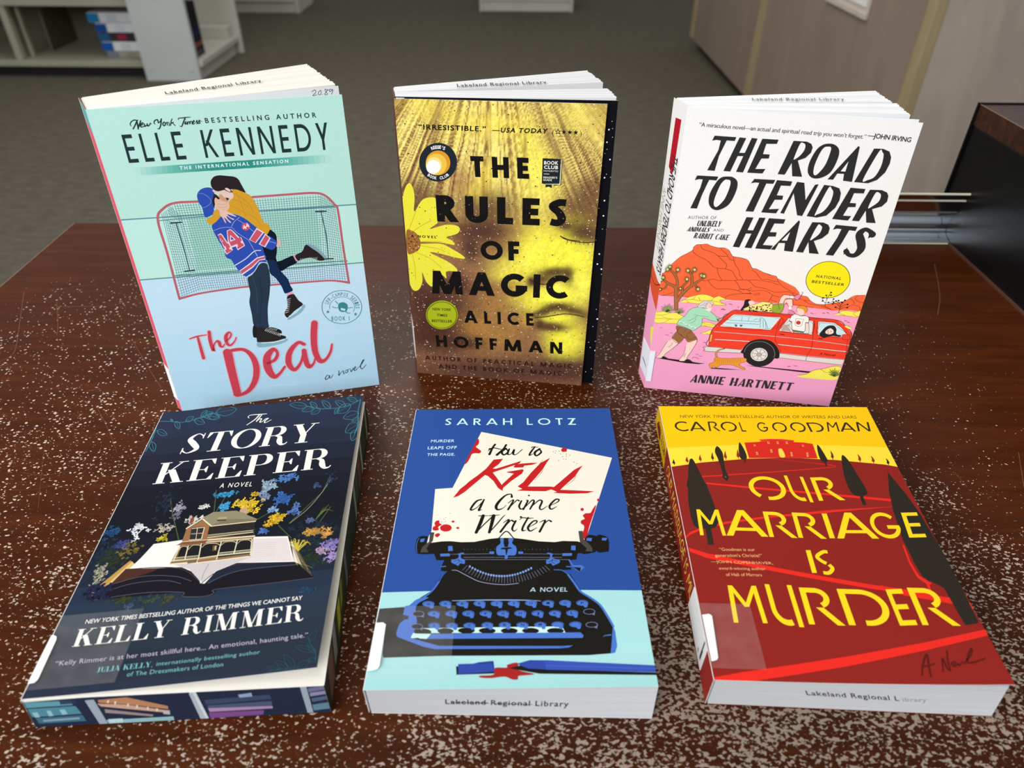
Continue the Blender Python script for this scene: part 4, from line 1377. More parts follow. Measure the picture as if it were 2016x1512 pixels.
["Z","8d8aa8",1.6,[425,702,402,671,440,692,418,660,455,682,435,649,469,673,451,639,484,665,467,630,498,657,483,622,512,651,499,615,527,645,515,608,541,640,531,602,555,635,547,598,569,631,563,593,583,628,578,590,597,626,594,588,611,624,610,586,625,623,625,585,639,623,641,585,653,624,656,585,667,625,672,587,681,627,687,589,695,630,703,592,710,633,719,595,724,637,734,600,738,642,750,605,752,648,766,611,766,654,782,618,780,661,798,626,795,669,814,634,809,677,830,644,824,687,846,654,838,697,862,665]],
["P","7fa0dc",[[434,702,444,702,444,689,435,689],[449,692,458,692,459,679,449,679],[463,682,473,682,473,669,464,670],[478,674,487,673,488,661,478,661],[492,666,502,666,502,653,493,653],[507,659,516,659,516,646,507,647],[521,653,530,653,531,641,521,641],[535,648,544,648,545,636,535,636],[549,644,559,644,559,631,549,632],[563,641,573,641,573,628,563,628],[577,638,587,638,587,626,577,626],[591,637,601,637,601,624,591,624],[605,636,615,636,615,623,605,624],[619,636,629,636,629,624,619,624],[633,637,643,637,643,625,633,625],[647,639,657,639,657,627,647,627],[661,642,670,642,671,629,661,629],[675,645,684,645,684,633,675,633],[689,650,698,650,698,637,689,637],[703,655,713,655,712,643,703,643],[717,662,727,661,727,649,717,649],[731,669,741,669,741,656,731,656],[745,677,755,677,755,664,745,664],[760,686,769,686,769,673,760,673]]],
["P","c8ece8",[209,320,910,322,924,286,256,292,177,264,187,291]],
["E","16140f",[233,299,42,-1,2,-19]],
["E","16140f",[343,303,39,-1,1,-16]],
["E","16140f",[444,304,41,-1,1,-16]],
["E","16140f",[545,302,41,-1,1,-16]],
["E","16140f",[652,300,41,-1,0,-16]],
["E","16140f",[755,299,41,-1,0,-16]],
["E","16140f",[876,297,41,-1,-1,-16]],
["P","16140f",[177,269,215,265,241,254,185,251]],
["P","4a74c8",[275,288,997,287,1011,269,1004,256,259,260,258,275]],
["P","c8ece8",[187,291,275,288,256,260,180,266]],
["P","16140f",[180,264,215,267,228,258,190,258]],
["P","4a74c8",[120,270,170,269,319,222,904,213,956,216,935,205,891,201,302,204,245,218]],
["E","4a74c8",[244,462,30,0,2,-17]],
["P","4a74c8",[248,448,273,455,271,435,258,434]],
["E","16140f",[244,464,26,0,1,-13]],
["E","4a74c8",[244,462,24,0,1,-13]],
["T","1b2038","sans","Q",[237,455,16,0,-1,13],0.02,1.0],
["E","4a74c8",[329,462,30,0,1,-17]],
["P","4a74c8",[334,447,359,455,357,435,344,433]],
["E","16140f",[329,463,26,0,1,-13]],
["E","4a74c8",[329,462,24,0,1,-13]],
["T","1b2038","sans","W",[322,455,16,0,-1,13],0.02,1.0],
["E","4a74c8",[415,461,30,0,1,-17]],
["P","4a74c8",[420,447,445,455,442,434,429,433]],
["E","16140f",[415,463,26,0,1,-13]],
["E","4a74c8",[415,461,24,0,1,-13]],
["T","1b2038","sans","E",[408,454,16,0,-1,13],0.02,1.0],
["E","4a74c8",[501,461,30,0,1,-17]],
["P","4a74c8",[505,447,531,454,527,434,514,432]],
["E","16140f",[501,462,26,0,1,-13]],
["E","4a74c8",[501,461,24,0,1,-13]],
["T","1b2038","sans","R",[494,454,16,0,-1,13],0.02,1.0],
["E","4a74c8",[587,460,30,0,0,-17]],
["P","4a74c8",[591,446,616,454,613,433,600,432]],
["E","16140f",[587,462,26,0,0,-13]],
["E","4a74c8",[587,460,24,0,0,-13]],
["T","1b2038","sans","T",[580,453,16,0,0,13],0.02,1.0],
["E","4a74c8",[673,460,30,0,0,-17]],
["P","4a74c8",[677,446,702,453,698,433,685,432]],
["E","16140f",[673,462,26,0,0,-13]],
["E","4a74c8",[673,460,24,0,0,-13]],
["T","1b2038","sans","Y",[666,453,16,0,0,13],0.02,1.0],
["E","4a74c8",[760,460,30,0,0,-17]],
["P","4a74c8",[763,445,788,453,784,433,771,431]],
["E","16140f",[760,461,26,0,0,-13]],
["E","4a74c8",[760,460,24,0,0,-13]],
["T","1b2038","sans","U",[751,453,16,0,0,13],0.02,1.0],
["E","4a74c8",[846,459,30,0,-1,-17]],
["P","4a74c8",[848,445,874,453,870,432,856,431]],
["E","16140f",[846,461,26,0,0,-13]],
["E","4a74c8",[846,459,24,0,0,-13]],
["T","1b2038","sans","I",[838,452,16,0,0,13],0.02,1.0],
["E","4a74c8",[932,459,30,0,-1,-17]],
["P","4a74c8",[934,445,961,452,955,432,942,430]],
["E","16140f",[932,460,26,0,-1,-13]],
["E","4a74c8",[932,459,24,0,-1,-13]],
["T","1b2038","sans","O",[924,452,16,0,1,13],0.02,1.0],
["E","4a74c8",[1018,458,30,0,-1,-17]],
["P","4a74c8",[1020,444,1047,452,1041,431,1028,430]],
["E","16140f",[1018,460,26,0,-1,-13]],
["E","4a74c8",[1018,458,24,0,-1,-13]],
["T","1b2038","sans","P",[1010,451,16,0,1,13],0.02,1.0],
["E","6d78a0",[200,403,30,0,2,-17]],
["E","16140f",[200,403,26,0,2,-14]],
["P","6d78a0",[215,387,230,396,229,380]],
["E","4a74c8",[277,403,30,0,2,-17]],
["P","4a74c8",[281,390,306,397,304,377,291,376]],
["E","16140f",[277,405,26,0,1,-13]],
["E","4a74c8",[277,403,24,0,1,-12]],
["T","1b2038","sans","A",[270,397,16,0,-1,13],0.02,1.0],
["E","4a74c8",[363,403,30,0,1,-17]],
["P","4a74c8",[367,389,392,396,389,376,376,375]],
["E","16140f",[362,404,26,0,1,-13]],
["E","4a74c8",[363,403,24,0,1,-12]],
["T","1b2038","sans","S",[355,396,16,0,-1,13],0.02,1.0],
["E","4a74c8",[448,402,30,0,1,-17]],
["P","4a74c8",[452,388,477,395,474,376,461,374]],
["E","16140f",[448,403,26,0,1,-13]],
["E","4a74c8",[448,402,24,0,1,-12]],
["T","1b2038","sans","D",[441,395,16,0,-1,13],0.02,1.0],
["E","4a74c8",[534,401,30,0,1,-17]],
["P","4a74c8",[538,387,563,395,560,375,547,374]],
["E","16140f",[534,403,26,0,0,-13]],
["E","4a74c8",[534,401,24,0,0,-12]],
["T","1b2038","sans","F",[527,394,16,0,0,13],0.02,1.0],
["E","4a74c8",[620,400,30,0,0,-17]],
["P","4a74c8",[623,387,649,394,645,374,632,373]],
["E","16140f",[620,402,26,0,0,-13]],
["E","4a74c8",[620,400,24,0,0,-12]],
["T","1b2038","sans","G",[612,394,16,0,0,13],0.02,1.0],
["E","4a74c8",[706,400,30,0,0,-17]],
["P","4a74c8",[709,386,734,393,730,373,717,372]],
["E","16140f",[706,401,26,0,0,-13]],
["E","4a74c8",[706,400,24,0,0,-12]],
["T","1b2038","sans","H",[698,393,16,0,0,13],0.02,1.0],
["E","4a74c8",[792,399,30,0,0,-17]],
["P","4a74c8",[795,385,820,393,816,373,803,371]],
["E","16140f",[792,401,26,0,0,-13]],
["E","4a74c8",[792,399,24,0,0,-12]],
["T","1b2038","sans","J",[784,392,16,0,0,13],0.02,1.0],
["E","4a74c8",[878,398,30,0,-1,-17]],
["P","4a74c8",[880,384,906,392,901,372,888,371]],
["E","16140f",[878,400,26,0,-1,-13]],
["E","4a74c8",[878,398,24,0,-1,-12]],
["T","1b2038","sans","K",[870,391,16,0,1,13],0.02,1.0],
["E","4a74c8",[964,398,30,0,-1,-17]],
["P","4a74c8",[966,384,992,391,987,371,974,370]],
["E","16140f",[964,399,26,0,-1,-13]],
["E","4a74c8",[964,398,24,0,-1,-12]],
["T","1b2038","sans","L",[955,391,16,0,1,13],0.02,1.0],
["E","6d78a0",[1049,405,30,0,-1,-17]],
["E","16140f",[1049,405,26,0,-1,-14]],
["P","6d78a0",[1061,389,1077,398,1073,382]],
["E","6d78a0",[202,330,29,0,2,-16]],
["E","16140f",[202,330,26,0,2,-13]],
["P","6d78a0",[217,315,231,323,230,307]],
["E","4a74c8",[285,335,29,0,2,-16]],
["P","4a74c8",[289,321,313,328,311,309,299,308]],
["E","16140f",[285,336,26,0,1,-13]],
["E","4a74c8",[285,335,24,0,1,-12]],
["T","1b2038","sans","Z",[278,328,15,0,-1,13],0.02,1.0],
["E","4a74c8",[371,334,29,0,1,-16]],
["P","4a74c8",[375,321,399,328,397,309,384,307]],
["E","16140f",[371,336,26,0,1,-13]],
["E","4a74c8",[371,334,24,0,1,-12]],
["T","1b2038","sans","X",[364,328,15,0,-1,13],0.02,1.0],
["E","4a74c8",[457,334,29,0,1,-16]],
["P","4a74c8",[461,321,486,328,483,309,470,307]],
["E","16140f",[457,336,26,0,1,-13]],
["E","4a74c8",[457,334,24,0,1,-12]],
["T","1b2038","sans","C",[450,327,15,0,-1,13],0.02,1.0],
["E","4a74c8",[544,334,29,0,1,-16]],
["P","4a74c8",[547,320,572,328,569,308,556,307]],
["E","16140f",[543,335,26,0,0,-13]],
["E","4a74c8",[544,334,24,0,0,-12]],
["T","1b2038","sans","V",[536,327,15,0,0,13],0.02,1.0],
["E","4a74c8",[630,334,29,0,0,-16]],
["P","4a74c8",[633,320,658,327,654,308,642,307]],
["E","16140f",[630,335,26,0,0,-13]],
["E","4a74c8",[630,334,24,0,0,-12]],
["T","1b2038","sans","B",[622,327,15,0,0,13],0.02,1.0],
["E","4a74c8",[716,333,29,0,0,-16]],
["P","4a74c8",[720,320,745,327,740,308,728,307]],
["E","16140f",[716,335,26,0,0,-13]],
["E","4a74c8",[716,333,24,0,0,-12]],
["T","1b2038","sans","N",[709,327,15,0,0,13],0.02,1.0],
["E","4a74c8",[803,333,29,0,0,-16]],
["P","4a74c8",[806,320,831,327,826,308,814,306]],
["E","16140f",[803,335,26,0,0,-13]],
["E","4a74c8",[803,333,24,0,0,-12]],
["T","1b2038","sans","M",[795,327,15,0,0,13],0.02,1.0],
["E","4a74c8",[888,333,30,0,-1,-16]],
["P","4a74c8",[891,319,916,326,911,307,898,306]],
["E","16140f",[888,334,26,0,-1,-13]],
["E","4a74c8",[888,333,24,0,-1,-12]],
["E","4a74c8",[975,332,30,0,-1,-16]],
["P","4a74c8",[977,318,1003,325,997,306,985,305]],
["E","16140f",[975,333,26,0,-1,-13]],
["E","4a74c8",[975,332,24,0,-1,-12]],
["E","6d78a0",[1055,329,30,0,-1,-16]],
["E","16140f",[1055,329,26,0,-1,-13]],
["P","6d78a0",[1066,314,1083,323,1079,306]],
["T","b5cfe0","geo","A NOVEL",[755,529,192,-2,3,26],0.15,0.17],
["P","16140f",[407,113,587,84,584,74,412,70]],
["P","2e46a0",[416,124,486,125,510,132,579,138,587,84,512,78,421,73]],
["P","22388a",[510,132,579,138,587,84,584,84,574,128,511,122]],
["S","a3201f",[587,101,641,103,644,117,686,128,695,113,674,100,717,82,769,68,716,62,695,59,692,43,668,43,632,57,573,51,525,54,519,63,581,68]],
["P","16140f",[650,100,705,113,825,91,1343,68,1347,56,795,70,735,82]],
["P","2e46a0",[692,123,748,140,821,138,825,91,741,97,705,113]],
["P","3650ae",[821,139,1349,104,1344,70,822,90]],
["Z","5570c0",2.0,[823,111,1341,88]],
["P","2e46a0",[1343,106,1370,103,1371,69,1341,70]]]
ART['lotz_label'] = [
["P","f0f0ef",[-5,346,36,348,51,336,56,115,49,97,29,89,2,87]]]
ART['marriage_front'] = [
["P","fbc90c",[-105,2116,1651,2128,1451,1454,1314,1480,1031,1517,816,1531,692,1534,471,1521,184,1482,0,1441]],
["P","fbdf3c",[-8,1615,450,1652,929,1658,1383,1639,1404,1453,1313,1478,1030,1515,816,1529,692,1532,470,1519,184,1480,0,1439,-47,1432]],
["T","4a3a16","sans","NEW YORK TIMES BESTSELLING AUTHOR OF WRITERS AND LIARS",[121,1922,1161,3,3,30],0.0,1.02],
["T","30261a","deco","C",[74,1781,87,1,-2,102],0.125,1.0],
["T","30261a","deco","A",[166,1785,103,1,0,95],0.125,1.0],
["T","30261a","deco","R",[290,1785,73,1,4,98],0.125,1.0],
["T","30261a","deco","O",[372,1782,104,1,-2,100],0.125,1.0],
["T","30261a","deco","L",[499,1783,30,0,-4,96],0.125,1.0],
["T","30261a","deco","G",[609,1782,67,1,-1,97],0.125,1.0],
["T","30261a","deco","O",[706,1779,93,1,-2,101],0.125,1.0],
["T","30261a","deco","O",[824,1781,98,1,-4,100],0.125,1.0],
["T","30261a","deco","D",[942,1784,98,1,-7,96],0.125,1.0],
["T","30261a","deco","M",[1054,1788,76,1,13,97],0.125,1.0],
["T","30261a","deco","A",[1136,1790,103,1,9,93],0.125,1.0],
["T","30261a","deco","N",[1249,1793,83,1,15,95],0.125,1.0],
["P","d6291f",[492,1673,584,1682,603,1689,590,1704,654,1712,742,1711,816,1699,806,1682,870,1678,923,1666,917,1527,692,1532,491,1525]],
["P","e04034",[492,1673,584,1682,603,1689,590,1704,654,1712,742,1711,816,1699,802,1692,668,1702,608,1682,533,1669]],
["S","f6d94c",[692,1607,704,1618,717,1610,719,1542,686,1541]],
["P","f0b36a",[545,1655,557,1656,557,1639,546,1638]],
["Z","d6291f",2.8,[551,1656,551,1638,544,1647,558,1647]],
["P","f0b36a",[640,1687,651,1687,650,1663,638,1663]],
["Z","d6291f",2.9,[646,1687,644,1663,637,1675,652,1675]],
["P","f0b36a",[699,1686,710,1686,708,1661,697,1661]],
["Z","d6291f",2.9,[704,1686,703,1661,696,1673,710,1673]],
["P","f0b36a",[757,1686,768,1686,766,1662,755,1662]],
["Z","d6291f",2.9,[763,1686,761,1662,754,1674,769,1674]],
["P","f0b36a",[851,1656,862,1656,862,1639,850,1639]],
["Z","d6291f",2.9,[856,1656,856,1639,849,1647,863,1647]],
["P","f0b36a",[546,1584,557,1585,555,1556,544,1556]],
["Z","d6291f",2.8,[552,1584,549,1556,543,1570,557,1570]],
["P","f0b36a",[641,1610,653,1610,649,1579,638,1578]],
["Z","d6291f",2.8,[647,1610,644,1579,638,1594,652,1594]],
["P","f0b36a",[762,1586,773,1586,767,1546,756,1546]],
["Z","d6291f",2.8,[768,1586,761,1546,757,1566,771,1566]],
["P","f0b36a",[861,1584,872,1584,864,1541,853,1541]],
["Z","d6291f",2.8,[866,1584,859,1541,855,1562,869,1563]],
["S","2e2720",[17,1467,10,1472,13,1487,23,1509,24,1490,27,1469]],
["Z","2e2720",4.2,[18,1469,20,1456]],
["S","9c2a1c",[101,1486,94,1492,97,1510,108,1533,109,1513,112,1489]],
["Z","9c2a1c",4.2,[102,1489,104,1475]],
["S","9c2a1c",[185,1501,178,1507,182,1527,193,1553,193,1530,195,1504]],
["Z","9c2a1c",4.3,[186,1504,187,1488]],
["S","55301c",[262,1513,256,1521,261,1544,273,1576,272,1548,273,1517]],
["Z","55301c",4.3,[264,1517,264,1498]],
["S","9c2a1c",[344,1524,338,1532,343,1557,356,1590,355,1561,355,1528]],
["Z","9c2a1c",4.3,[346,1528,346,1507]],
["S","9c2a1c",[424,1534,418,1543,424,1570,436,1606,436,1574,436,1539]],
["Z","9c2a1c",4.4,[426,1539,426,1517]],
["S","6b3018",[1008,1533,1003,1542,1011,1567,1016,1601,1023,1571,1019,1538]],
["Z","6b3018",4.5,[1010,1538,1008,1517]],
["S","9c2a1c",[1171,1513,1165,1520,1173,1542,1176,1571,1185,1546,1182,1517]],
["Z","9c2a1c",4.6,[1173,1517,1171,1499]],
["S","9c2a1c",[1250,1502,1245,1509,1252,1529,1255,1556,1264,1532,1262,1505]],
["Z","9c2a1c",4.6,[1252,1505,1251,1489]],
["S","2e2720",[1336,1486,1331,1492,1338,1509,1339,1534,1349,1513,1347,1489]],
["Z","2e2720",4.6,[1338,1489,1337,1474]],
["V","ea2c22",[622,1521,2.5,807,1494,3.7,974,1470,6.3,1004,1459,5.0,958,1445,5.0,612,1402,7.2,176,1354,9.2]],
["P","ea2c22",[[186,1305,267,1295,497,1266,902,1222,1253,1181,1246,1161,898,1205,493,1250,264,1280,190,1288],[1239,1119,858,1068,523,1024,273,976,222,964,87,917,18,879,2,853,3,873,30,905,90,933,226,982,443,1026,863,1088,1240,1121],[4,790,98,754,366,683,651,619,928,560,1202,513,1191,487,919,533,643,591,360,655,92,720,4,764],[1099,524,1312,478,1417,441,1396,409,1297,443,1087,491,947,534,971,556],[1195,833,1187,712,1196,622,1243,573,1222,558,1182,607,1175,702,1185,828]]],
["V","ea2c22",[1224,583,15,1216,525,13,1224,469,10]],
["P","ea2c22",[-21,8,136,43,665,139,1055,218,1402,297,1401,263,1038,174,649,87,198,2,-32,-13]],
["S","2e2720",[[129,1515,144,1499,161,1413,174,1330,184,1255,72,1253,87,1350,108,1463],[307,1632,322,1626,336,1572,331,1501,326,1444,323,1382,303,1382,301,1444,296,1524,290,1583]]],
["P","2e2720",[306,1396,327,1399,334,1350,314,1315,294,1350]],
["D","6a5a4a",[314,1354,6.2]],
["S","2e2720",[459,1673,470,1652,480,1586,478,1527,454,1512,437,1526,441,1597]],
["P","2e2720",[457,1521,468,1523,465,1486,457,1485]],
["S","2e2720",[949,1657,961,1630,972,1545,971,1505,942,1493,930,1533,936,1604]],
["P","2e2720",[948,1504,961,1504,957,1462,947,1460]],
["S","2e2720",[123,1510,145,1484,173,1339,195,1219,206,1049,194,962,144,929,74,938,55,991,56,1124,75,1277,102,1426]],
["P","2e2720",[120,949,152,950,149,815,116,813]],
["S","2e2720",[1073,1555,1101,1517,1118,1378,1130,1246,1110,1211,1054,1204,1029,1256,1036,1389]],
["P","2e2720",[[1073,1216,1093,1216,1090,1133,1068,1128],[1310,1412,1319,1368,1351,1225,1373,1067,1384,855,1402,679,1369,568,1230,585,1208,640,1202,864,1228,1087,1260,1248],[1210,850,1378,951,1391,663,1376,335,1361,327,1302,318,1293,542,1212,612,1203,712]]],
["T","fbd820","deco","O",[443,1163,214,-1,-12,199],0.135,1.0],
["T","fbd820","deco","U",[675,1163,113,-12,-7,209],0.135,1.0],
["T","fbd820","deco","R",[823,1161,156,8,-1,195],0.135,1.0],
["T","fbd820","deco","M",[83,882,145,0,1,197],0.135,1.0],
["T","fbd820","deco","A",[231,883,231,-5,0,198],0.135,1.0],
["T","fbd820","deco","R",[468,878,155,-6,5,192],0.135,1.0],
["T","fbd820","deco","R",[629,875,155,-6,9,190],0.135,1.0],
["T","fbd820","deco","I",[801,874,29,0,8,186],0.135,1.0],
["T","fbd820","deco","A",[843,873,232,2,1,195],0.135,1.0],
["T","fbd820","deco","G",[1059,876,160,1,6,196],0.135,1.0],
["T","fbd820","deco","E",[1244,884,96,4,22,188],0.135,1.0],
["T","fbd820","deco","I",[636,632,26,0,8,154],0.135,1.0],
["T","fbd820","deco","S",[681,622,82,1,3,164],0.135,1.0],
["T","fbd820","deco","M",[156,314,170,1,2,226],0.135,1.0],
["T","fbd820","deco","U",[364,305,139,-4,1,248],0.135,1.0],
["T","fbd820","deco","R",[532,314,180,-5,7,222],0.135,1.0],
["T","fbd820","deco","D",[730,313,229,-5,4,218],0.135,1.0],
["T","fbd820","deco","E",[982,313,88,5,5,218],0.135,1.0],
["T","fbd820","deco","R",[1094,318,186,-4,7,225],0.135,1.0],
["T","f0b878","sans","“Goodman is our",[171,772,194,2,1,21],0.0,1.0],
["T","f0b878","sans","generation's Christie!”",[140,729,256,4,-1,21],0.0,1.0],
["T","f0b878","sans","—JOHN COPENHAVER,",[109,688,334,-4,-2,17],0.0,1.0],
["T","f0b878","sans","award-winning author",[145,643,249,2,-1,18],0.0,1.0],
["T","f0b878","sans","of Hall of Mirrors",[174,601,191,2,-1,20],0.0,1.0],
["V","5e1a12",[[983,46,7.1,1009,100,10,1049,156,10,1034,93,11,1022,39,8.0],[1007,89,8.1,1035,97,8.2,1068,107,6.4],[1089,66,7.2,1114,133,9.2,1115,86,10,1124,74,10,1135,125,9.2,1152,173,8.4],[1146,93,7.3,1146,109,8.3,1167,117,7.4,1150,93,7.3,1167,101,5.5,1175,108,6.4,1176,97,7.3,1199,117,5.5,1203,108,7.4,1217,119,5.6],[1217,119,5.6,1259,157,8.5,1274,188,8.6,1252,165,9.4,1223,117,9.3,1246,113,9.3,1315,135,5.6]]]]
ART['marriage_label'] = [
["P","f1f0ee",[-1,347,37,354,50,343,37,110,29,97,13,91,-4,87]]]
